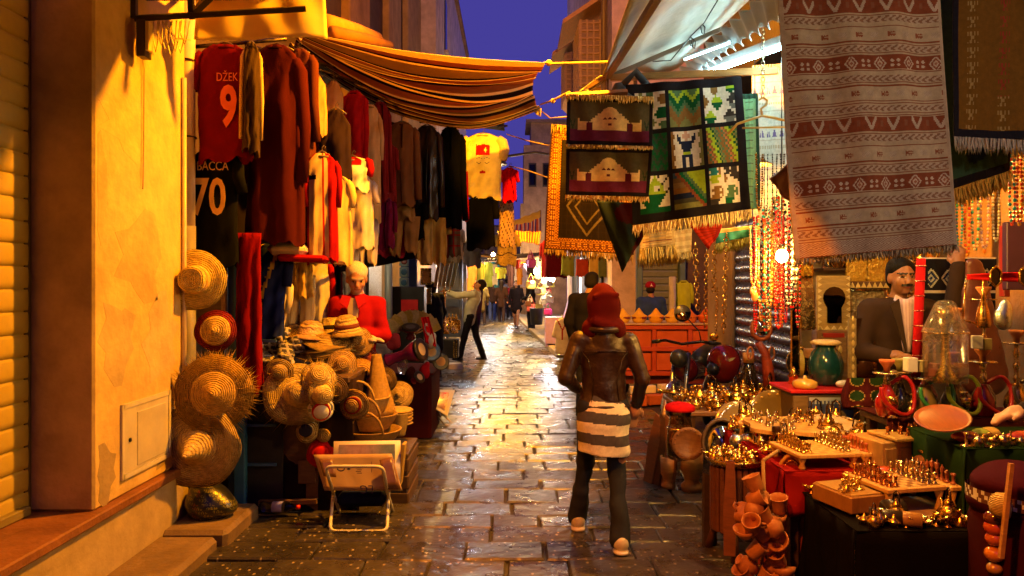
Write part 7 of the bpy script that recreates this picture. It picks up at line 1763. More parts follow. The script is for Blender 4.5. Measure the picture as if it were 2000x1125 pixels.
# ------------------------------------------------------------------ motorbike
mb_ = thing('motorbike', 'parked dark motorbike with chrome mudguard behind the trinket table', 'motorbike', (2.0, 7.6, 0))
dirv = Vector((-.42, -.75, 0)).normalized(); fx, rx = Vector((1.55, 7.05, 0)), Vector((2.2, 8.2, 0))
side = Vector((dirv.y, -dirv.x, 0))
for c in (fx, rx):
    cc = c + Vector((0, 0, .30))
    w_ = MB((.02, .02, .02)).tube([cc + dirv * (.26 * math.cos(i / 28 * 6.283)) + Vector((0, 0, .26 * math.sin(i / 28 * 6.283))) for i in range(28)], .045, 10, closed=True).obj('wheel', PLASTIC, mb_)
    m = MB((.5, .5, .5)); m.tube([cc + dirv * (.21 * math.cos(i / 28 * 6.283)) + Vector((0, 0, .21 * math.sin(i / 28 * 6.283))) for i in range(28)], .014, 6, closed=True)
    for i in range(10): m.tube([cc, cc + dirv * (.21 * math.cos(i * .628)) + Vector((0, 0, .21 * math.sin(i * .628)))], .004, 4)
    m.obj('rim', STEEL, w_)
cc = fx + Vector((0, 0, .30))
MB((.6, .5, .4)).tube([cc + dirv * (.33 * math.cos(a_)) + Vector((0, 0, .33 * math.sin(a_))) for a_ in [.1 + i * .22 for i in range(12)]], .05, 8).obj('mudguard', STEEL, mb_)
top = fx - dirv * .22 + Vector((0, 0, .92))
for s_ in (-1, 1): MB((.4, .38, .35)).tube([cc + side * .07 * s_, top + side * .07 * s_], .02, 8).obj('fork', STEEL, mb_)
MB((.03, .03, .03)).ell(top + dirv * .10 - Vector((0, 0, .05)), (.09, .09, .09), 14, 10).obj('headlight', PLASTIC, mb_)
hb = [top + side * .34 - dirv * .14 + Vector((0, 0, .08)), top + side * .18 - dirv * .03 + Vector((0, 0, .11)), top + Vector((0, 0, .08)), top - side * .18 - dirv * .03 + Vector((0, 0, .11)), top - side * .34 - dirv * .14 + Vector((0, 0, .08))]
MB((.05, .05, .05)).tube(hb, .014, 8).obj('handlebar', STEEL, mb_)
for e, f in ((0, 1), (4, 3)): MB((.015, .015, .015)).tube([hb[e], hb[e].lerp(hb[f], .6)], .02, 8).obj('grip', PLASTIC, mb_)
mp_ = P(1333, 612, 7.35); MB((.05, .05, .05)).tube([hb[3], hb[3] + Vector((-.02, 0, .1)), mp_], .006, 6).obj('mirror_stem', STEEL, mb_)
MB((.05, .05, .05)).lathe([(0, 0), (.05, 0), (.085, .02), (.08, .03), (0, .03)], 20, frame(mp_ + Vector((0, .02, 0)), (0, -1, 0))).obj('rear_mirror', PLASTIC, mb_)
MB((.75, .5, .2)).lathe([(0, 0), (.074, 0), (.074, .002), (0, .002)], 20, frame(mp_ + Vector((0, -.012, 0)), (-.1, -1, .5))).obj('mirror_glass', material('mirror'), mb_)
soft_obj('tank', [('c', tuple(top - dirv * .12 - Vector((0, 0, .18))), tuple(top - dirv * .5 - Vector((0, 0, .22))), .13, .10), ('c', tuple(fx - dirv * .3 + Vector((0, 0, .4))), tuple(rx + Vector((0, 0, .4))), .10, .08)], GLAZE, mb_, col=(.16, .01, .01), h=.016, world=True)
MB((.02, .02, .02)).tube([top - dirv * .55 - Vector((0, 0, .14)), top - dirv * .85 - Vector((0, 0, .12)), top - dirv * 1.2 - Vector((0, 0, .06))], [.09, .12, .09], 10).obj('saddle', LEATHER, mb_)
MB((.5, .45, .4)).tube([fx - dirv * .5 + side * .12 + Vector((0, 0, .25)), rx + side * .14 + Vector((0, 0, .30))], .035, 8).obj('exhaust', STEEL, mb_)
hl = thing('helmet', 'glossy dark red motorcycle helmet resting on the motorbike', 'helmet', P(1412, 735, 7.0))
hc = P(1414, 706, 7.0)
soft_obj('shell', [('e', tuple(hc), (.155, .165, .165)), ('e', (hc.x - .01, hc.y + .02, hc.z - .09), (.145, .15, .12))], GLAZE, hl, col=(.22, .012, .010), h=.014, world=True, cuts=[('e', (hc.x - .16, hc.y - .06, hc.z - .06), (.10, .10, .06))])
MB((.02, .02, .025)).ell((hc.x - .12, hc.y - .07, hc.z - .06), (.06, .09, .06), 12, 8).obj('visor', PLASTIC, hl)
m = MB((.5, .42, .2)); m.prism([(-.02, -.015), (.015, .0), (.04, .025), (.0, .02), (-.03, .0)], .004, frame(hc + Vector((.02, -.166, .03)), (0, .1, 1))); m.obj('decal', PAINT, hl)

# ------------------------------------------------------------------ drums, fans and toys on the left
dt = thing('toy_stand', 'low draped stand heaped with drums and straw fans', 'stand', (-1.05, 7.9, 0))
MB((.05, .006, .008)).box((-1.12, 7.9, .34), (.62, .9, .66), None, .03).obj('draped_box', FABRIC, dt)
MB((.10, .008, .012)).box((-1.12, 7.9, .685), (.66, .94, .02), None, .006).obj('top_cloth', FABRIC, dt)
def darbuka(label, a, b_, r, col, skin=(.55, .42, .26), name='goblet_drum', mat=None):
    t = thing(name, label, 'drum', a); a, b_ = Vector(a), Vector(b_); L = (b_ - a).length; M = frame(a, b_ - a)
    MB(col).lathe([(r * .62, 0), (r * .58, L * .05), (r * .45, L * .2), (r * .46, L * .5), (r * .8, L * .68), (r, L * .86), (r * .98, L)], 24, M).obj('body', mat or GLAZE, t)
    MB((.02, .015, .015)).lathe([(r * .98, L * .93), (r * 1.06, L * .93), (r * 1.06, L * 1.0), (r * .9, L * 1.005)], 24, M).obj('hoop', PLASTIC, t)
    MB(skin).lathe([(r * .92, L * 1.0), (r * .5, L * 1.006), (0, L * 1.006)], 24, M).obj('skin', PAPER, t)
darbuka('magenta goblet drum lying on its side by the straw cone', P(757, 703, 7.1), P(824, 682, 6.95), .105, (.32, .02, .13))
darbuka('small grey goblet drum standing among the fans', P(802, 660, 7.7), P(802, 638, 7.65), .09, (.16, .01, .02), (.18, .16, .17))
darbuka('small orange tambour leaning at the stand edge', P(838, 690, 7.5), P(842, 686, 7.44), .10, (.45, .22, .06), (.52, .32, .12))
darbuka('round tan tambour below the orange one', P(858, 708, 7.6), P(861, 706, 7.54), .085, (.42, .22, .06), (.45, .26, .10))
darbuka('little red drum with white lacing hanging on strings', P(808, 744, 7.2), P(820, 736, 7.15), .06, (.45, .01, .04), (.6, .5, .4))
for i in range(9):
    a_ = R(-62 + 15.5 * i); base = P(806, 655, 7.75); tip = base + Vector((.30 * math.sin(a_), .02 * i - .08, .26 * math.cos(a_)))
    c = [(.62, .48, .22), (.55, .42, .12), (.60, .50, .28), (.50, .36, .10), (.62, .50, .26), (.45, .30, .10), (.60, .48, .20), (.58, .46, .22), (.60, .46, .12)][i]
    t = thing('hand_fan', 'woven straw hand fan fanned out behind the drums', 'fan', base, group='straw fans behind the drums')
    d = (tip - base).normalized(); s_ = Vector((d.z, 0, -d.x)); L = (tip - base).length
    MB(c).prism([(-.03, L * .45), (.03, L * .45), (.07, L * .75), (.065, L), (-.065, L), (-.07, L * .75)], .008, frame(base, d).__class__(((s_.x, 0, d.x, base.x), (s_.y, 1, d.y, base.y), (s_.z, 0, d.z, base.z), (0, 0, 0, 1)))).obj('blade', WICKER, t)
    MB((.35, .16, .05)).tube([base, base + d * L * .5], .008, 6).obj('stick', WOOD, t)
rug('red cloth with white crescent motif draped on the toy stand', P(822, 620, 7.35), P(838, 618, 7.35), P(852, 678, 7.3), P(830, 668, 7.3), 30, 40,
    lambda u, v: (.62, .56, .5) if abs(math.hypot((u - .5), (v - .45) * 1.4) - .25) < .07 and u < .62 else (.50, .008, .012), name='red_flag', cat='flag')
for k, (px, py, r, c, lb) in enumerate(((735, 640, .10, (.36, .34, .38), 'grey knitted cloth pile beside the man in red'), (748, 655, .08, (.48, .40, .28), 'cream and green cloth toy on the pile'), (742, 672, .09, (.20, .17, .20), 'dark patterned cloth under the toy'), (722, 632, .05, (.45, .55, .05), 'bright lime folded cloth on top of the pile'), (765, 660, .07, (.30, .03, .04), 'dark red cloth bag by the drums'))):
    p = P(px, py, 7.3); soft_obj('cloth_pile', [('e', tuple(p), (r, r, r * .7), (.3, .2, k)), ('e', (p.x + r * .5, p.y, p.z - r * .5), (r * .8, r * .8, r)), ('e', (p.x - r * .3, p.y, p.z - r), (r, r, r * .9))], FABRIC, None, col=c, h=.014, fold=.012, seed=k, label=lb, cat='cloth pile')
for k, (px, py, c, lb) in enumerate(((785, 718, (.6, .6, .6), 'clear plastic bag of toys hanging on the stand'), (842, 668, (.6, .58, .55), 'white string bundle on the tambour'), (830, 725, (.35, .01, .02), 'red maraca hanging on the stand'), (800, 735, (.05, .01, .01), 'black cloth doll below the drums'))):
    p = P(px, py, 7.35); soft_obj('hanging_toy', [('e', tuple(p), (.05, .05, .075)), ('e', (p.x + .02, p.y, p.z + .06), (.035, .03, .04))], (FILM if k == 0 else FABRIC), None, col=c, h=.010, fold=.008, seed=k, label=lb, cat='toy')
# ------------------------------------------------------------------ far left shops
tc_ = thing('tile_column', 'blue painted tile column beside the red table', 'column', P(793, 700, 10.5))
xt = P(790, 0, 10.5).x
MB((.02, .07, .18)).box((xt + .06, 10.55, 1.0), (.22, .12, 2.0), None, .006).obj('post', PAINT, tc_)
for i in range(13):
    z = .10 + .15 * i
    tl = MB((.20, .30, .30)).box((xt, 10.48, z), (.135, .02, .135), None, .004).obj('tile', GLAZE, tc_)
    MB((.04, .12, .20) if i % 3 else (.25, .06, .05)).lathe([(.025, 0), (.045, 0), (.045, .004), (.025, .004)], 12, frame((xt, 10.468, z), (0, -1, 0))).obj('tile_ring', GLAZE, tl)
for k, (py, s_) in enumerate(((502, 1), (540, 1.1), (578, 1))):
    c0 = P(832, py, 11.5); t = thing('gilt_frame', ('gilt framed relief at the top of the wall column', 'middle gilt framed relief on the wall', 'lowest gilt framed relief on the wall')[k], 'picture', c0)
    for dx, dz, w, h in ((-.07, 0, .03, .26), (.07, 0, .03, .26), (0, .115, .14, .03), (0, -.115, .14, .03)): MB((.70, .44, .08)).box(c0 + Vector((dx, 0, dz)), (w, .03, h), None, .005).obj('frame_bar', BRASS, t)
    MB((.50, .28, .06)).box(c0 + Vector((0, .01, 0)), (.12, .02, .22)).obj('relief', EMB, t)
MB((.30, .27, .22)).ell(P(807, 545, 11), (.05, .02, .28), 12, 10).obj('hanging_oval_mirror', STEEL, label='tall oval silver mirror hanging beside the tiled column', cat='mirror')
for k in range(5):
    a = P(850 + 8 * k, 560, 11.8); b_ = P(858 + 9 * k, 508, 11.8); bar(a, b_, .05, (.52 - .05 * k, .32, .08)).obj('rolled_print', PAPER, label='leaning rolled parchment in the bundle beside the gilt frames', cat='roll', group='rolled parchments')
MB((.18, .20, .19)).tube([(P(759, 0, 9.5).x, 9.5, 0), (P(759, 0, 9.5).x, 9.5, 2.4)], .05, 10).obj('steel_post', PAINT, label='grey steel post beside the piled cloths', cat='post')
rbx = thing('red_cabinet', 'black framed cabinet with a red front behind the drums', 'cabinet', P(800, 690, 9.8))
MB((.01, .01, .01)).box(P(800, 640, 9.9) , (.42, .3, 1.1), None, .01).obj('frame', PAINT, rbx); MB((.45, .006, .006)).box(P(800, 612, 9.74), (.22, .02, .36)).obj('red_front', PAINT, rbx)
bd_ = thing('blue_door', 'pale blue grey open door leaf by the brass seller', 'door', P(885, 650, 15.6))
MB((.14, .17, .27)).box(P(882, 566, 15.8), (.50, .06, 2.0), (0, 0, -.25), .01).obj('leaf', PAINT, bd_)
for dz in (-.5, .3): MB((.10, .13, .22)).box(P(882, 566, 15.75) + Vector((0, -.02, dz)), (.34, .03, .62), (0, 0, -.25), .006).obj('panel', PAINT, bd_)
MB((.26, .25, .28)).box(P(905, 566, 15.9), (.14, .08, 2.1), None, .01).obj('door_post', PAINT, bd_)
lb2 = thing('brass_chest', 'black box heaped with shining brass wares', 'chest', P(876, 700, 14.6))
MB((.02, .018, .015)).box(P(876, 680, 14.6), (.40, .34, .36), None, .01).obj('box', PAINT, lb2)
for dx in (.12, .17): MB((.62, .42, .12)).box(P(876, 680, 14.6) + Vector((dx, -.175, 0)), (.025, .01, .34)).obj('gilt_strip', BRASS, lb2)
cbase = P(876, 660, 14.6)
for i in range(30):
    a_ = rnd.uniform(0, 6.28); r = .17 * rnd.random() ** .5
    put(rnd.choice(['teapot', 'goblet', 'vase', 'bowl', 'bell']), (cbase.x + r * math.cos(a_), cbase.y + r * math.sin(a_) * .8, cbase.z + .04 + .24 * (1 - r / .18) ** .7), rnd.uniform(1.3, 2.0), 'black box up the lane')
ob = thing('orange_casket', 'orange gilt casket behind the brass wares', 'casket', P(884, 640, 15)); MB((.55, .26, .04)).box(P(884, 635, 15.05), (.32, .22, .22), None, .02).obj('body', BRASS, ob)
for i in range(3): MB((.66, .44, .10)).lathe([(.03, 0), (.04, .03), (.01, .08), (.016, .1), (0, .13)], 10, Matrix.Translation(P(877 + 7 * i, 624, 15.05))).obj('spire', BRASS, ob)
cs = thing('brass_candelabrum', 'tall brass candelabrum by the blue grey door', 'candelabrum', P(864, 600, 13.2))
MB((.62, .36, .08)).lathe([(0, -.7), (.1, -.7), (.03, -.6), (.02, -.1), (.035, 0), (.015, .1), (.03, .2), (.015, .3), (.05, .33), (0, .34)], 12, Matrix.Translation(P(868, 575, 13.2))).obj('stem', BRASS, cs)
for s_ in (-1, 1): MB((.62, .36, .08)).tube([P(868, 566, 13.2), P(868 + 10 * s_, 570, 13.2), P(868 + 13 * s_, 556, 13.2)], .012, 6).obj('arm', BRASS, cs)
# bulbs up the lane
bulb('cold white bulb glowing on the far left shop front', P(925, 514, 16.3), .045, (.75, .88, 1.0), .6, emitter('cold_bulb', 900.))
bulb('small warm bulb glowing beyond the yellow T-shirt', P(963, 497, 22), .05, (1, .6, .2), .8, emitter('warm_bulb_far', 1200.))
bulb('warm bulb in the shop doorway at the bend', P(1020, 500, 33), .07, (1, .7, .35), 1.0, emitter('warm_bulb_bend', 1200.))
bulb('assumed unseen warm bulb lighting the brass wares', Vector((-1.45, 13.6, 2.35)), .04, (1, .62, .2), .5, emitter('assumed_brass_bulb', 1300.))  # assumed source, hidden from view, for the glow on brass and paving
bulb('assumed unseen warm bulb under the corner shop fascia', Vector((2.3, 13.9, 2.7)), .04, (1, .75, .45), .3, emitter('assumed_corner_bulb', 900.))  # bulb assumed behind the hanging rugs, none is visible
bulb('assumed unseen cold bulb inside the white clothes shop', Vector((2.05, 17.0, 2.4)), .04, (.9, .92, 1.0), .3, emitter('assumed_clothes_bulb', 1200.))  # assumed light, covered from view by the knotted rug
bulb('assumed unseen warm bulb hanging in the toy stall behind the drums', Vector((-1.75, 8.7, 2.15)), .032, (1, .75, .42), .4, emitter('assumed_toy_bulb', 700.))  # assumed bulb, hidden behind the clothes
for k, (px, py, Y_, c, nm) in enumerate(((905, 500, 18, (1, .8, .5), 'cream'), (938, 508, 21, (1, .6, .2), 'amber'), (950, 520, 27, (.9, .95, 1), 'white'), (985, 505, 30, (1, .75, .4), 'yellowish'), (1000, 520, 36, (1, .9, .8), 'pale'), (1035, 515, 24, (1, .8, .55), 'ivory'), (1048, 530, 19.5, (1, .65, .25), 'golden'), (1078, 545, 18.8, (.95, .95, 1), 'milky'))):
    bulb('added %s bulb among the shop goods up the lane' % nm, P(px, py, Y_), .07, c, .4, emitter('added_lane_bulb', 800.))  # bulbs added to brighten the far lane
# awnings up the lane
def small_awning(label, tl, tr, br, bl, colfn, name='awning', fr=None):
    t = thing(name, label, 'awning', tl); fn = quad_sheet(tl, tr, br, bl, .03, wr=.02)
    MB().sheet(fn, 48, 12, colfn=colfn, thick=.006).obj('cloth', CANVAS, t)
    for q in ((tl, bl), (tr, br)): bar(q[0] + Vector((0, 0, -.02)), q[1] + Vector((0, 0, -.02)), .03, (.2, .12, .06)).obj('arm', PAINT, t)
    return t
stripe = lambda u, v: (.66, .44, .06) if v < .3 else ((.10, .05, .22) if int(u * 22) % 3 == 0 else ((.60, .14, .04) if int(u * 22) % 3 == 1 else (.62, .46, .35)))
small_awning('striped orange and purple awning over the far right stall', P(1000, 432, 19), P(1056, 410, 19), P(1056, 456, 18), P(998, 462, 18), stripe)
small_awning('tattered orange striped awning below the purple one', P(972, 450, 17.5), P(1056, 452, 17.5), P(1052, 476, 17), P(980, 470, 17), lambda u, v: (.62, .20, .03) if int(u * 30) % 2 else (.10, .03, .02))
small_awning('dark brown awning over the far lane', P(1060, 492, 24), P(1065, 500, 20), P(930, 512, 20), P(950, 500, 24), lambda u, v: (.10, .05, .03))
small_awning('grey brown awning of the left shops', P(860, 488, 14), P(860, 492, 18), P(945, 508, 18), P(958, 500, 14), lambda u, v: (.14, .10, .08))
# hanging goods along both sides of the far lane
far_specs = [
 (912, 930, 515, 572, 19, 'robe', (.60, .16, .02), 'orange long dress hanging at the far left shops'), (930, 946, 512, 566, 20, 'robe', (.50, .42, .03), 'lime yellow dress hanging beside the orange one'), (946, 962, 510, 560, 21, 'robe', (.30, .36, .05), 'green dress hanging by the far left shops'),
 (896, 912, 520, 560, 17.5, 'shirt', (.45, .42, .45), 'white pictures and blouse hanging by the cold bulb'), (958, 972, 516, 556, 23, 'cloth', (.66, .60, .52), 'white cloth lit behind the far walkers'), (968, 988, 522, 544, 18, 'shirt', (.62, .58, .04), 'yellow and black shirt hanging over the walkers'),
 (990, 1004, 510, 560, 25, 'coat', (.14, .06, .04), 'brown coat hanging at the far end'), (1004, 1018, 512, 555, 26, 'robe', (.62, .52, .40), 'cream robe lit at the far end'), (1016, 1032, 515, 560, 24, 'robe', (.50, .40, .55), 'pale pink outfit hanging at the far right'),
 (1030, 1046, 505, 560, 22, 'coat', (.05, .03, .03), 'dark coat hanging by the far right doorway'), (1044, 1060, 500, 545, 20, 'robe', (.40, .32, .18), 'beige embroidered robe on the far right'), (1055, 1075, 470, 540, 17, 'coat', (.10, .006, .01), 'dark red coat hanging under the knotted rug'),
 (1062, 1108, 470, 542, 16, 'cloth', (.09, .004, .008), 'broad wine red cloth hanging at the corner shop'), (1096, 1122, 500, 538, 15, 'cloth', (.20, .26, .05), 'green printed cloth at the corner shop'), (1124, 1150, 506, 540, 14.5, 'cloth', (.30, .04, .02), 'red embroidered cloth at the corner shop'), (1150, 1172, 500, 536, 14.2, 'cloth', (.45, .30, .07), 'gold brown cloth at the corner shop'), (1168, 1192, 505, 540, 13.8, 'cloth', (.10, .12, .05), 'dark olive cloth at the corner shop'),
 (1185, 1204, 530, 600, 14, 'coat', (.30, .01, .012), 'dark red robe hanging by the green shutter'), (1196, 1212, 505, 550, 13.5, 'cloth', (.48, .20, .05), 'orange strip cloth by the green shutter'), (1318, 1352, 548, 625, 11.9, 'shirt', (.42, .50, .03), 'lime green shirt hanging behind the spice cart'), (1306, 1320, 540, 620, 11.6, 'cloth', (.45, .44, .40), 'white towel hanging by the grey shutter'),
]
for x0_, x1_, y0_, y1_, Y_, kd, c, lb in far_specs:
    garment(lb, x0_, x1_, y0_, y1_, Y_, kd, c, sleeve=.5, nth=18, nv=10, hang=False, name={'cloth': 'hanging_cloth'}.get(kd))
for k in range(24):
    c, nm = [((.55, .05, .03), 'red'), ((.6, .5, .3), 'cream'), ((.55, .40, .03), 'yellow'), ((.05, .2, .25), 'teal'), ((.5, .18, .02), 'orange'), ((.25, .05, .2), 'violet')][k % 6]; lf = k % 2; Y_ = rnd.uniform(19, 34); px = rnd.uniform(898, 965) if lf else rnd.uniform(1000, 1060); py = rnd.uniform(496, 530)
    garment('%s garment hanging on the far %s shop fronts' % (nm, ('right', 'left')[lf]), px, px + rnd.uniform(8, 14), py, py + rnd.uniform(24, 40), Y_, ('shirt', 'robe', 'cloth')[k % 3], c, nth=12, nv=6, hang=False, name='hanging_garment', group='%s garments on the far %s shop fronts' % (nm, ('right', 'left')[lf]))
# small hanging bags and lamps in the far right shop
for i in range(26):
    px, py, Y_ = rnd.uniform(1030, 1078), rnd.uniform(500, 610), rnd.uniform(17.5, 21)
    c = rnd.choice([(.4, .3, .2), (.3, .05, .03), (.5, .45, .35), (.12, .05, .03), (.35, .02, .15), (.1, .1, .05), (.45, .32, .05)])
    nm = {(.4, .3, .2): 'tan', (.3, .05, .03): 'red', (.5, .45, .35): 'cream', (.12, .05, .03): 'brown', (.35, .02, .15): 'magenta', (.1, .1, .05): 'olive', (.45, .32, .05): 'mustard'}[c]
    p = P(px, py, Y_); t = thing('hanging_bag', '%s bag hanging in the far right bag stall' % nm, 'bag', p, group='%s bags in the far right stall' % nm)
    r = rnd.uniform(.07, .13); MB(c).box(p, (r * 2, r, r * 1.7), (0, 0, rnd.uniform(-.5, .5)), r * .3).obj('body', LEATHER, t); MB(c).tube([p + Vector((-r * .7, 0, r * .8)), p + Vector((0, 0, r * 2.2)), p + Vector((r * .7, 0, r * .8))], .012, 5).obj('strap', LEATHER, t)
cn_ = thing('lilac_counter', 'lilac painted counter on the pavement', 'counter', P(1085, 632, 16.8))
c0 = P(1090, 605, 17.6)
MB((.42, .27, .47)).box((c0.x, 17.6, .48), (.62, .5, .62), None, .01).obj('body', PAINT, cn_)
for dx in (-.28, .28): MB((.35, .22, .40)).box((c0.x + dx, 17.4, .16), (.05, .05, .12)).obj('leg', PAINT, cn_)
MB((.40, .26, .46)).prism([(0, 0), (.18, 0), (.18, .42), (.12, .42)], .4, Matrix.Translation((c0.x + .13, 17.6, .79))).obj('till_screen', PAINT, cn_)
MB((.02, .02, .022)).lathe([(0, 0), (.14, 0), (.17, .38), (.18, .4), (.16, .4), (0, .1)], 18, Matrix.Translation(P(1048, 634, 18) )).obj('dark_bin', PLASTIC, label='black bin on the pavement beside the lilac counter', cat='bin')
# white children outfits on stands
for k, (px, Y_, lb) in enumerate(((1098, 15.2, 'white child outfit with red trim on a stand by the lane'), (1130, 15.4, 'second white child outfit half hidden behind the man in black'))):
    c0 = P(px, 0, Y_).x; t = thing('clothes_stand', lb, 'clothes stand', (c0, Y_, .125))
    MB((.5, .5, .5)).tube([(c0, Y_, .13), (c0, Y_, .95)], .012, 6).obj('pole', STEEL, t); MB((.5, .5, .5)).lathe([(0, .12), (.14, .12), (.13, .14), (0, .15)], 16, Matrix.Translation((c0, Y_, 0))).obj('base', STEEL, t)
    soft_obj('jacket', [('c', (c0, Y_, .78), (c0, Y_, .50), .10, .14, (1, .6, 1)), ('c', (c0 - .10, Y_, .78), (c0 - .17, Y_ - .02, .52), .05, .045), ('c', (c0 + .10, Y_, .78), (c0 + .17, Y_ - .02, .52), .05, .045)], FABRIC, t, h=.016, world=True,
             colfn=lambda q, c0=c0: np.where((np.abs(np.abs(q[:, 0] - c0) - np.clip((q[:, 2] - .62) * .45, 0, 1)) < .014)[:, None] & (q[:, 1] < 15.35)[:, None], np.array((.30, .02, .02)), np.array((.62, .55, .42))))
    soft_obj('trousers', [('c', (c0, Y_, .48), (c0, Y_, .22), .13, .15, (1, .55, 1))], FABRIC, t, col=(.60, .53, .40), h=.018, world=True)
# ================================================================== PEOPLE
J0 = dict(pel=(0, 0, .95), wai=(0, .0, 1.10), che=(0, 0, 1.29), nek=(0, -.01, 1.45), hed=(0, .02, 1.595), shL=(-.175, 0, 1.385), shR=(.175, 0, 1.385), elL=(-.235, -.03, 1.12), elR=(.235, -.03, 1.12),
          wrL=(-.23, .06, .88), wrR=(.23, .06, .88), hpL=(-.085, 0, .91), hpR=(.085, 0, .91), knL=(-.09, .02, .50), knR=(.09, .02, .50), anL=(-.095, -.02, .09), anR=(.095, -.02, .09))
def hand_prims(w, d, side, curl=.4, n=(0, 0, 1)):
    w, d = Vector(w), Vector(d).normalized(); n = Vector(n); s = d.cross(n).normalized() * side; n = s.cross(d) * side
    out = [('e', tuple(w + d * .045), (.036, .036, .036)), ('c', tuple(w), tuple(w + d * .07), .026, .03)]
    for i, L in enumerate((.066, .076, .07, .055)):
        b = w + d * .085 + s * (.027 - .018 * i); k = b + d * L * .5 - n * curl * .01; t = k + d * L * .45 - n * curl * .035
        out += [('c', tuple(b), tuple(k), .0105, .0095), ('c', tuple(k), tuple(t), .0095, .008)]
    b = w + d * .03 + s * .03; out += [('c', tuple(b), tuple(b + d * .03 + s * .025), .012, .011), ('c', tuple(b + d * .03 + s * .025), tuple(b + d * .06 + s * .03 - n * .01), .011, .009)]
    return out
def person(label, loc, rotz, H=1.7, J=None, skin=(.36, .17, .09), top=((.05, .05, .05), FABRIC), topfn=None, hem=.86, sleeves=True, loose=.022, bottom=(.02, .02, .03), flare=0., shoe=(.02, .02, .02), hair=((.012, .01, .008), 'short'),
           look=(0, 0), face=True, h=.014, fold=.005, seed=1, hands=((0, 0, -1), (0, 0, -1)), legs=True, skirt=None, group=None, curl=.5):
    j = dict(J0); j.update(J or {}); j = {k: Vector(v) for k, v in j.items()}
    t = thing('person', label, 'person', loc, rotz, group, H / 1.7)
    T = lambda v: tuple(v)
    Hm = Matrix.Translation(j['hed']) @ Matrix.Rotation(look[0], 4, 'Z') @ Matrix.Rotation(look[1], 4, 'X')
    hp = lambda x, y, z: tuple(Hm @ Vector((x, y, z)))
    he = tuple(Euler((look[1], 0, look[0])))
    pr = [('c', T(j['pel']), T(j['wai']), .115, .10, (1.2, .8, 1)), ('c', T(j['wai']), T(j['che']), .10, .125, (1.2, .75, 1)), ('c', T(j['shL']), T(j['shR']), .05, .05), ('c', T(j['che']), T(j['nek']), .07, .052), ('c', T(j['nek']), hp(0, -.015, -.06), .05, .048),
          ('e', hp(0, -.008, .03), (.074, .095, .09), he), ('e', hp(0, .018, -.035), (.060, .072, .078), he), ('e', hp(0, .05, -.085), (.03, .028, .022), he)]
    if face: pr += [('c', hp(0, .083, .012), hp(0, .106, -.028), .010, .016), ('e', hp(0, .080, .022), (.05, .018, .012), he), ('e', hp(0, .083, -.060), (.024, .014, .009), he), ('e', hp(-.074, -.005, -.012), (.012, .022, .032), he), ('e', hp(.074, -.005, -.012), (.012, .022, .032), he), ('e', hp(-.04, .062, -.03), (.022, .02, .022), he), ('e', hp(.04, .062, -.03), (.022, .02, .022), he)]
    for s_, S_ in ((-1, 'L'), (1, 'R')):
        pr += [('c', T(j['sh' + S_]), T(j['el' + S_]), .045, .036), ('c', T(j['el' + S_]), T(j['wr' + S_]), .036, .024)]
        if legs: pr += [('c', T(j['hp' + S_]), T(j['kn' + S_]), .075, .05), ('c', T(j['kn' + S_]), T(j['an' + S_]), .048, .034)]
        d = hands[0 if s_ < 0 else 1]
        pr += hand_prims(j['wr' + S_], d, s_, curl) if h < .017 else [('e', tuple(j['wr' + S_] + Vector(d).normalized() * .06), (.035, .035, .06))]
    sk = np.array(skin, np.float32); Hi = Hm.inverted(); Hn = np.array(Hi)
    def bc(q):
        out = np.tile(sk, (len(q), 1)); p = q @ Hn[:3, :3].T + Hn[:3, 3]
        if face:
            f = p[:, 1] > .03
            for ex in (-.031, .031):
                e2 = ((p[:, 0] - ex) / .016) ** 2 + ((p[:, 2] - .003) / .008) ** 2 < 1; out[f & e2] = (.4, .34, .3); out[f & e2 & (np.abs(p[:, 0] - ex) < .008)] = (.015, .01, .008)
                out[f & (np.abs(p[:, 0] - ex) < .024) & (np.abs(p[:, 2] - .026) < .006)] = hair[0] if hair[1] != 'white' else (.35, .3, .26)
            out[f & (np.abs(p[:, 0]) < .025) & (np.abs(p[:, 2] + .060) < .007)] = sk * np.array((.75, .45, .45))
            if hair[1] == 'moustache': out[f & (np.abs(p[:, 0]) < .034) & (np.abs(p[:, 2] + .046) < .009)] = (.012, .009, .007)
            if hair[1] == 'moustache': out[(p[:, 2] < -.05) & (p[:, 1] > -.01)] *= .8
            if hair[1] == 'white': out[f & (p[:, 2] < -.052) & ~((np.abs(p[:, 0]) < .022) & (np.abs(p[:, 2] + .062) < .005))] = (.45, .38, .32)
        return out
    soft_obj('body', pr, SKIN, t, colfn=bc, h=min(h, .008 if h < .01 else .011) if face else h, k=.018)
    L = loose; tp = [('c', T(j['pel'] + Vector((0, 0, hem - .95))), T(j['wai']), .115 + L, .105 + L, (1.2, .85, 1)), ('c', T(j['wai']), T(j['che']), .105 + L, .125 + L, (1.2, .8, 1)), ('c', T(j['shL']), T(j['shR']), .058 + L * .5, .058 + L * .5), ('c', T(j['che'] + Vector((0, 0, .08))), T(j['nek'] - Vector((0, 0, .03))), .085, .062)]
    if sleeves:
        for S_ in 'LR': tp += [('c', T(j['sh' + S_]), T(j['el' + S_]), .055 + L * .6, .045 + L * .6), ('c', T(j['el' + S_]), T(j['wr' + S_]), .045 + L * .6, .034 + L * .5)]
    soft_obj('jacket' if sleeves else 'shirt', tp, top[1], t, top[0], topfn, h=h, k=.03, fold=fold, seed=seed)
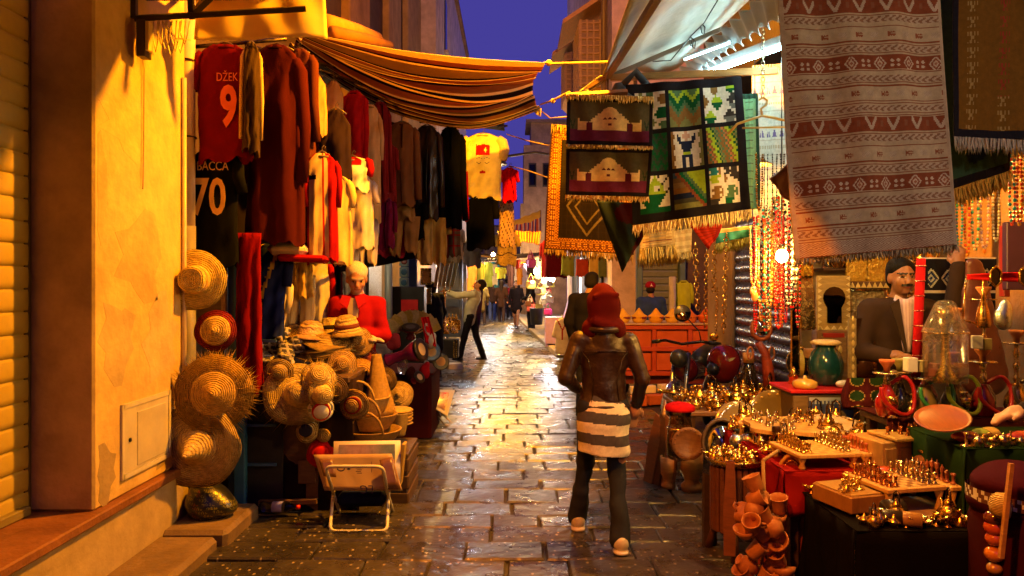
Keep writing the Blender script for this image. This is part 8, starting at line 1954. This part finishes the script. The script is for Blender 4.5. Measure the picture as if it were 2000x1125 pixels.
    if legs and skirt is None:
        bt = [('c', T(j['pel']), T(j['wai'] - Vector((0, 0, .05))), .125, .11, (1.2, .82, 1))]
        for S_ in 'LR': bt += [('c', T(j['hp' + S_]), T(j['kn' + S_]), .092, .068), ('c', T(j['kn' + S_]), T(j['an' + S_] + Vector((0, 0, -.02))), .066, .056 + flare)]
        soft_obj('trousers', bt, FABRIC, t, bottom, h=h, k=.02, fold=fold, seed=seed + 2)
    elif skirt: soft_obj('skirt', [('c', T(j['wai']), T(j['pel'] - Vector((0, 0, skirt))), .12, .19, (1.1, .85, 1))], FABRIC, t, bottom, h=h, fold=fold * 1.6, seed=seed)
    if legs:
        for S_ in 'LR':
            a = j['an' + S_]; soft_obj('shoe', [('c', T(a + Vector((0, -.03, -.045))), T(a + Vector((0, .13, -.055))), .042, .036, (1, 1, .9)), ('c', T(a + Vector((0, 0, -.02))), T(a), .045, .042)], LEATHER, t, shoe, h=min(h, .012))
    hc, hk = hair
    if hk in ('short', 'moustache', 'white'): soft_obj('hair', [('e', hp(0, -.022, .048), (.086, .104, .086), he), ('e', hp(0, -.05, -.01), (.080, .062, .08), he)], HAIR, t, hc, h=.010, fold=.004, cuts=[('e', hp(0, .115, -.035), (.088, .085, .092), he)])
    elif hk == 'long': soft_obj('hair', [('e', hp(0, -.02, .04), (.09, .105, .09), he), ('c', hp(0, -.05, 0), hp(0, -.08, -.28), .085, .07)], HAIR, t, hc, h=.014, fold=.006, cuts=[('e', hp(0, .11, -.03), (.075, .08, .085), he)])
    elif hk == 'cap':
        soft_obj('cap', [('e', hp(0, -.01, .055), (.09, .105, .078), he), ('c', hp(-.03, .08, .035), hp(.03, .13, .03), .03, .03, (1.5, 1, .3))], FABRIC, t, hc, h=.010)
        soft_obj('hair', [('e', hp(0, -.045, -.01), (.078, .07, .07), he)], HAIR, t, (.02, .015, .012), h=.014)
    elif hk == 'hood': soft_obj('headscarf', [('e', hp(0, -.02, .02), (.10, .12, .13), he), ('c', hp(0, -.04, -.05), T(j['nek'] + Vector((0, -.03, -.06))), .095, .12)], FABRIC, t, hc, h=.014, fold=.004, cuts=[('e', hp(0, .13, 0), (.06, .08, .085), he)])
    return t, j, Hm
# ---- the woman walking away
wt = thing('person', 'woman seen from behind in red headscarf, brown leather jacket and striped jumper', 'person', (.545, 4.42, 0))
w = dict(hp=[(-.08, 0, .86), (.075, 0, .86)], kn=[(-.085, .22, .49), (.085, .04, .47)], an=[(-.125, .34, .12), (.085, -.10, .13)])
sk = [('c', (0, 0, .9), (0, 0, 1.05), .105, .09, (1.2, .8, 1)), ('c', (0, 0, 1.05), (0, 0, 1.20), .085, .10, (1.2, .75, 1)), ('c', (-.13, 0, 1.25), (.13, 0, 1.25), .036, .036), ('c', (0, 0, 1.25), (0, .01, 1.42), .05, .046), ('e', (0, .03, 1.485), (.07, .09, .105)),
      ('c', (-.15, 0, 1.25), (-.232, -.045, 1.04), .036, .03), ('c', (-.232, -.045, 1.04), (-.15, .14, .955), .03, .022), ('c', (.15, 0, 1.25), (.228, -.035, 1.03), .036, .03), ('c', (.228, -.035, 1.03), (.21, .10, .86), .03, .022)]
for i in (0, 1): sk += [('c', w['hp'][i], w['kn'][i], .07, .05), ('c', w['kn'][i], w['an'][i], .045, .032)]
sk += hand_prims((-.15, .14, .955), (.8, .5, -.2), -1) + hand_prims((.21, .10, .86), (-.15, .35, -.9), 1)
soft_obj('body', sk, SKIN, wt, (.36, .17, .10), h=.010, k=.018)
jk = [('c', (0, -.005, .91), (0, 0, 1.02), .116, .102, (1.2, .80, 1)), ('c', (0, 0, 1.02), (0, 0, 1.19), .102, .120, (1.24, .78, 1)), ('c', (-.135, -.005, 1.258), (.135, -.005, 1.258), .052, .052), ('c', (0, -.01, 1.25), (0, -.004, 1.335), .082, .080),
      ('c', (-.155, 0, 1.245), (-.232, -.045, 1.04), .054, .044), ('c', (-.232, -.045, 1.04), (-.15, .13, .955), .044, .034), ('c', (.155, 0, 1.245), (.228, -.035, 1.03), .054, .044), ('c', (.228, -.035, 1.03), (.21, .09, .865), .044, .034)]
JACK = material('jacket_leather', .40, var=.4, vscale=9, bump=.5, bscale=34, bdist=.008, rvar=.14, spec=.5)
soft_obj('leather_jacket', jk, JACK, wt, (.021, .0075, .006), h=.008, k=.018, fold=.0062, seed=4, cuts=[('e', (0, 0, .70), (.5, .5, .155))])
sm = MB((.012, .005, .004))
sm.tube([(0, -.090, .90), (0, -.082, 1.0), (0, -.092, 1.2), (0, -.075, 1.29)], .0025, 5)
for s_ in (-1, 1): sm.tube([(s_ * .08, -.082, .90), (s_ * .07, -.076, 1.02), (s_ * .10, -.077, 1.15), (s_ * .155, -.04, 1.22)], .0022, 5)
sm.obj('seam', LEATHER, wt, world=False)
E_ = lambda rx, ry, z, dz, n=28: [(rx * math.cos(i / n * 6.283), ry * math.sin(i / n * 6.283) - .004, z + dz * math.sin(i / n * 6.283)) for i in range(n)]
MB((.018, .007, .005)).tube(E_(.142, .096, .868, -.004), .012, 8, closed=True).obj('hem_band', JACK, wt, world=False)
MB((.020, .008, .006)).tube(E_(.098, .094, 1.335, .012), .020, 8, closed=True).obj('collar', JACK, wt, world=False)
MB((.016, .006, .005)).tube([(-.12, -.086, 1.195), (-.06, -.098, 1.2), (0, -.1, 1.2), (.06, -.098, 1.2), (.12, -.086, 1.195)], .0035, 5).obj('yoke_seam', LEATHER, wt, world=False)
for c_ in ((-.152, .125, .957), (.211, .085, .872)): MB((.018, .007, .005)).ell(c_, (.041, .041, .022), 12, 8).obj('cuff', JACK, wt, world=False)
def stripes(q): return np.where((((q[:, 2] - .585 + .012 * np.sin(q[:, 0] * 9)) / .0635) % 2 < 1)[:, None], np.array((.70, .64, .54)), np.array((.07, .065, .08)))
soft_obj('striped_jumper', [('c', (0, 0, .97), (0, -.008, .80), .092, .126, (1.17, .84, 1)), ('c', (0, -.008, .80), (0, .01, .62), .126, .134, (1.17, .86, 1))], WOVEN, wt, colfn=stripes, h=.007, k=.04, fold=.006, cuts=[('e', (-.12, 0, .36), (.6, .6, .235), (0, .05, 0))])
tq = [('c', (0, 0, .84), (0, 0, .9), .12, .11, (1.15, .85, 1))]
for i in (0, 1):
    k_, a_ = Vector(w['kn'][i]), Vector(w['an'][i]); tq += [('c', w['hp'][i], w['kn'][i], .080, .052), ('c', w['kn'][i], tuple(k_.lerp(a_, .55)), .052, .046), ('c', tuple(k_.lerp(a_, .55)), tuple(a_ + Vector((0, 0, -.02))), .050, .062)]
soft_obj('trousers', tq, FABRIC, wt, (.024, .027, .042), h=.008, k=.02, fold=.006, seed=7)
for a, lift, nm in ((w['an'][0], 0, 'shoe'), (w['an'][1], .045, 'shoe')):
    a = Vector(a); soft_obj('shoe', [('c', (a.x, a.y - .03, a.z - .05), (a.x + .01, a.y + .16, a.z - .066 - lift), .040, .036, (1, 1, .8)), ('c', (a.x, a.y - .03, a.z - .03), (a.x, a.y, a.z), .042, .038)], LEATHER, wt, (.52, .46, .38), h=.008)
    soft_obj('sole', [('c', (a.x, a.y - .045, a.z - .082), (a.x + .01, a.y + .17, a.z - .088 - lift), .046, .042, (1, 1, .38))], PLASTIC, wt, (.62, .56, .48), h=.008)
hj = [('e', (0, .012, 1.478), (.096, .113, .120)), ('c', (0, -.012, 1.43), (.0, -.02, 1.365), .088, .080, (1.05, .95, 1)), ('c', (-.07, -.01, 1.325), (.07, -.01, 1.325), .062, .062), ('c', (-.06, -.085, 1.375), (.07, -.07, 1.335), .020, .022), ('c', (-.065, -.075, 1.52), (.07, -.078, 1.53), .014, .014)]
soft_obj('headscarf', hj, FABRIC, wt, (.060, .004, .005), h=.007, k=.022, fold=.007, seed=9)
# ---- old man in red, arms crossed
_, j, Hm = person('grey haired man in a red jacket with folded arms among the hats', (-1.29, 6.18, 0), R(180) + .15, 1.76, dict(shL=(-.15, 0, 1.37), shR=(.15, 0, 1.37), elL=(-.205, .05, 1.12), wrL=(.05, .19, 1.14), elR=(.205, .05, 1.12), wrR=(-.06, .22, 1.10), hed=(0, .05, 1.58)), skin=(.42, .20, .12), top=((.26, .005, .010), FABRIC), hem=.78, loose=.022,
    bottom=(.05, .06, .12), hair=((.55, .50, .45), 'white'), look=(.12, -.34), h=.009, fold=.008, hands=((1, .1, .1), (-1, -.1, .05)))
MB((.45, .36, .28)).prism([(-.05, 0), (.05, 0), (.035, -.16), (-.035, -.16)], .03, Matrix.Translation((-1.29, 6.03, 1.475))).obj('shirt_front', FABRIC, _)
for s_ in (-1, 1): MB((.35, .01, .018)).prism([(0, 0), (s_ * .07, .015), (s_ * .09, -.05), (s_ * .03, -.10)], .025, vframe((-1.29 + s_ * .015, 6.02, 1.485), .15, R(-15))).obj('collar', FABRIC, _)
# ---- stall keeper with moustache
t, j, Hm = person('moustached seller in a brown suit jacket behind the hookahs', (2.60, 5.0, 0), R(180) - .1, 1.74, dict(wrR=(.16, .24, 1.10), elR=(.26, .04, 1.12), elL=(-.33, .02, 1.30), wrL=(-.36, .03, 1.66), hed=(-.01, .03, 1.60)), skin=(.27, .12, .06), top=((.035, .020, .014), FABRIC), hem=.70, loose=.03, bottom=(.02, .018, .016),
    hair=((.005, .004, .003), 'moustache'), look=(.04, -.06), h=.009, fold=.006, hands=((-.2, -.3, 1), (-.8, .5, .1)))
Ms = Matrix.Translation((2.60, 5.0, 0)) @ Matrix.Rotation(R(180) - .1, 4, 'Z') @ Matrix.Scale(1.74 / 1.7, 4)
b = MB((.46, .34, .40)); b.M = Ms; b.sheet(lambda u, v: ((u - .5) * lerp(.13, .03, v), .118 + .03 * math.sin(math.pi * u) + .015 * v, 1.46 - .34 * v), 14, 8, colfn=lambda u, v: (.50, .38, .44) if int(u * 14) % 2 else (.40, .28, .36), thick=.01); b.obj('shirt_front', FABRIC, t)
for s_ in (-1, 1):
    b = MB((.55, .42, .48)); b.M = Ms; b.prism([(0, 0), (s_ * .06, .035), (s_ * .07, 0), (s_ * .02, -.05)], .02, Matrix.Translation((0, .115, 1.45))); b.obj('shirt_collar', FABRIC, t)
    b = MB((.038, .024, .017)); b.M = Ms; b.prism([(s_ * .055, .02), (s_ * .11, -.02), (s_ * .085, -.10), (s_ * .02, -.33), (s_ * .015, -.30)], .014, Matrix.Translation((0, .150, 1.44)) @ Matrix.Rotation(R(4), 4, 'X')); b.obj('lapel', FABRIC, t)
# ---- other people up the lane
person('person in a black coat leaning over the stall with one arm stretched out', (-1.28, 12.3, 0), R(70), 1.66, dict(hed=(.02, .10, 1.53), nek=(0, .05, 1.42), elL=(-.20, .28, 1.36), wrL=(-.16, .55, 1.42), che=(0, .03, 1.27)), top=((.010, .010, .012), FABRIC), hem=.55, loose=.045, face=False, h=.018, hands=((0, 1, 0), (0, 0, -1)))
t, j, Hm = person('man in a pale shirt leaning back with a dark fringed scarf', (-.84, 15.2, 0), R(75), 1.70, dict(pel=(0, .04, .95), wai=(0, .0, 1.1), che=(0, -.08, 1.28), nek=(0, -.14, 1.42), hed=(0, -.19, 1.55), shL=(-.17, -.09, 1.38), shR=(.17, -.09, 1.38), elL=(-.24, .22, 1.34), wrL=(-.20, .42, 1.40), elR=(.30, -.06, 1.22), wrR=(.14, -.06, 1.48),
    knL=(-.12, .10, .50), anL=(-.12, .20, .09), knR=(.10, -.08, .50), anR=(.10, -.24, .09)), skin=(.34, .16, .08), top=((.42, .48, .47), FABRIC), hem=.84, loose=.03, bottom=(.014, .013, .015), look=(.3, .55), h=.014, hands=((0, 1, .2), (-.6, -.2, .8)))
Msc = Matrix.Translation((-.84, 15.2, 0)) @ Matrix.Rotation(R(75), 4, 'Z')
b = MB(); b.M = Msc; b.sheet(lambda u, v: (.20 + .03 * math.sin(4 * v), -.20 + .12 * u + .10 * v, 1.46 - .95 * v + .0 * u), 12, 30, colfn=lambda u, v: ((.05, .02, .07), (.12, .03, .10), (.03, .03, .05))[int(u * 12) % 3], thick=.02); b.obj('scarf', FABRIC, t)
b = fringe_mesh(Msc @ Vector((.20, -.10, .52)), Msc @ Vector((.20, .02, .52)), .16, (.20, .12, .18), 16, .3, .008); b.obj('scarf_fringe', FABRIC, t)
WK = dict(knL=(-.09, .14, .50), anL=(-.09, .22, .10), knR=(.09, -.02, .49), anR=(.09, -.22, .13))
WK2 = dict(knR=(.09, .14, .50), anR=(.09, .20, .10), knL=(-.09, -.02, .49), anL=(-.09, -.20, .13))
person('walker in an olive hooded coat seen from behind', (-1.12, 27.5, 0), .1, 1.66, WK, top=((.16, .11, .03), FABRIC), hem=.62, bottom=(.03, .02, .02), hair=((.30, .22, .06), 'hood'), face=False, h=.022, group='people walking away up the lane')
person('walker in blue jeans and dark jacket seen from behind', (-.80, 30, 0), .05, 1.74, WK2, top=((.02, .012, .015), FABRIC), bottom=(.03, .05, .20), face=False, h=.022, group='people walking away up the lane')
person('walker with long dark hair beside the one in blue jeans', (-.42, 29.5, 0), -.05, 1.68, WK, top=((.03, .015, .012), FABRIC), hem=.7, bottom=(.03, .02, .025), hair=((.012, .008, .006), 'long'), face=False, h=.022, group='people walking away up the lane')
person('small figure between the olive coat and the blue jeans', (-1.3, 36, 0), 0, 1.7, WK2, top=((.25, .18, .08), FABRIC), face=False, h=.026, group='people walking away up the lane')
person('person in pale clothes far up the lane', (-1.55, 33, 0), 0, 1.72, WK, top=((.20, .22, .30), FABRIC), bottom=(.12, .10, .10), face=False, h=.026, group='people walking away up the lane')
for k, (x_, y_, c, c2, nm) in enumerate(((-.1, 33, (.3, .02, .03), (.02, .02, .03), 'red jacket'), (-.6, 35, (.08, .09, .12), (.03, .03, .05), 'slate jacket'), (-1.0, 38, (.4, .3, .12), (.03, .02, .02), 'mustard coat'), (.2, 36, (.02, .02, .02), (.08, .08, .1), 'black hoodie'), (-.3, 40, (.35, .33, .32), (.02, .02, .03), 'pale shirt'))):
    person('distant walker in a %s near the street bend' % nm, (x_, y_, 0), .2 * k, 1.6 + .04 * k, (WK, WK2)[k % 2], top=(c, FABRIC), bottom=c2, face=False, h=.03, group='people walking away up the lane')
person('woman in a short black dress walking towards the viewer', (.15, 25.5, 0), R(165), 1.66, WK, top=((.015, .010, .012), FABRIC), skirt=.22, bottom=(.015, .010, .012), hair=((.02, .012, .01), 'long'), shoe=(.02, .01, .01), h=.018)
person('tall person in black standing at the far right stall', (.62, 24.0, 0), R(120), 1.84, dict(wrL=(-.2, .4, 1.0), elL=(-.22, .16, 1.1)), top=((.012, .010, .012), FABRIC), hem=.6, face=False, h=.022, hair=((.01, .008, .006), 'long'))
person('dark haired man in a black jacket bowing his head at the corner shop', (.90, 8.75, 0), R(-35), 1.72, dict(hed=(0, .08, 1.57), nek=(0, .02, 1.45)), skin=(.40, .22, .13), top=((.014, .012, .014), FABRIC), hem=.8, loose=.035, look=(.4, -.5), h=.014)
t, j, Hm = person('man in a crimson cap and blue jacket seated behind the spice cart', (2.20, 11.75, 0), R(12), 1.6, dict(), skin=(.34, .17, .09), top=((.03, .06, .20), FABRIC), loose=.04, hair=((.26, .010, .025), 'cap'), face=False, h=.014, legs=True, look=(-.5, 0))
Mc = Matrix.Translation((2.20, 11.75, 0)) @ Matrix.Rotation(R(12), 4, 'Z') @ Matrix.Scale(1.6 / 1.7, 4)
b = MB((.7, .66, .62)); b.M = Mc @ Hm; b.prism([(-.02, .0), (.0, .025), (.008, .055), (.016, .025), (.036, .0), (.01, .012)], .004, Matrix.Translation((.02, -.112, .04))); b.obj('cap_emblem', FABRIC, t)
# ---- helper reaching in from the stall edge with a wooden tray
person('person in dark clothes reaching over the green table with one hand', (2.74, 3.30, 0), R(75), 1.66, dict(elL=(-.16, .22, 1.20), wrL=(-.16, .46, 1.06), hed=(0, .10, 1.57)), skin=(.48, .30, .22), top=((.02, .015, .02), FABRIC), h=.012, hands=((-.1, 1, -.25), (0, 0, -1)))
MB((.28, .065, .012)).lathe([(0, 0), (.11, 0), (.125, .012), (.12, .016), (.10, .008), (0, .008)], 28, frame((2.10, 3.62, .93), (-.25, -.35, 1))).obj('wooden_tray', BOARD, label='round orange wooden tray held over the green table', cat='tray')
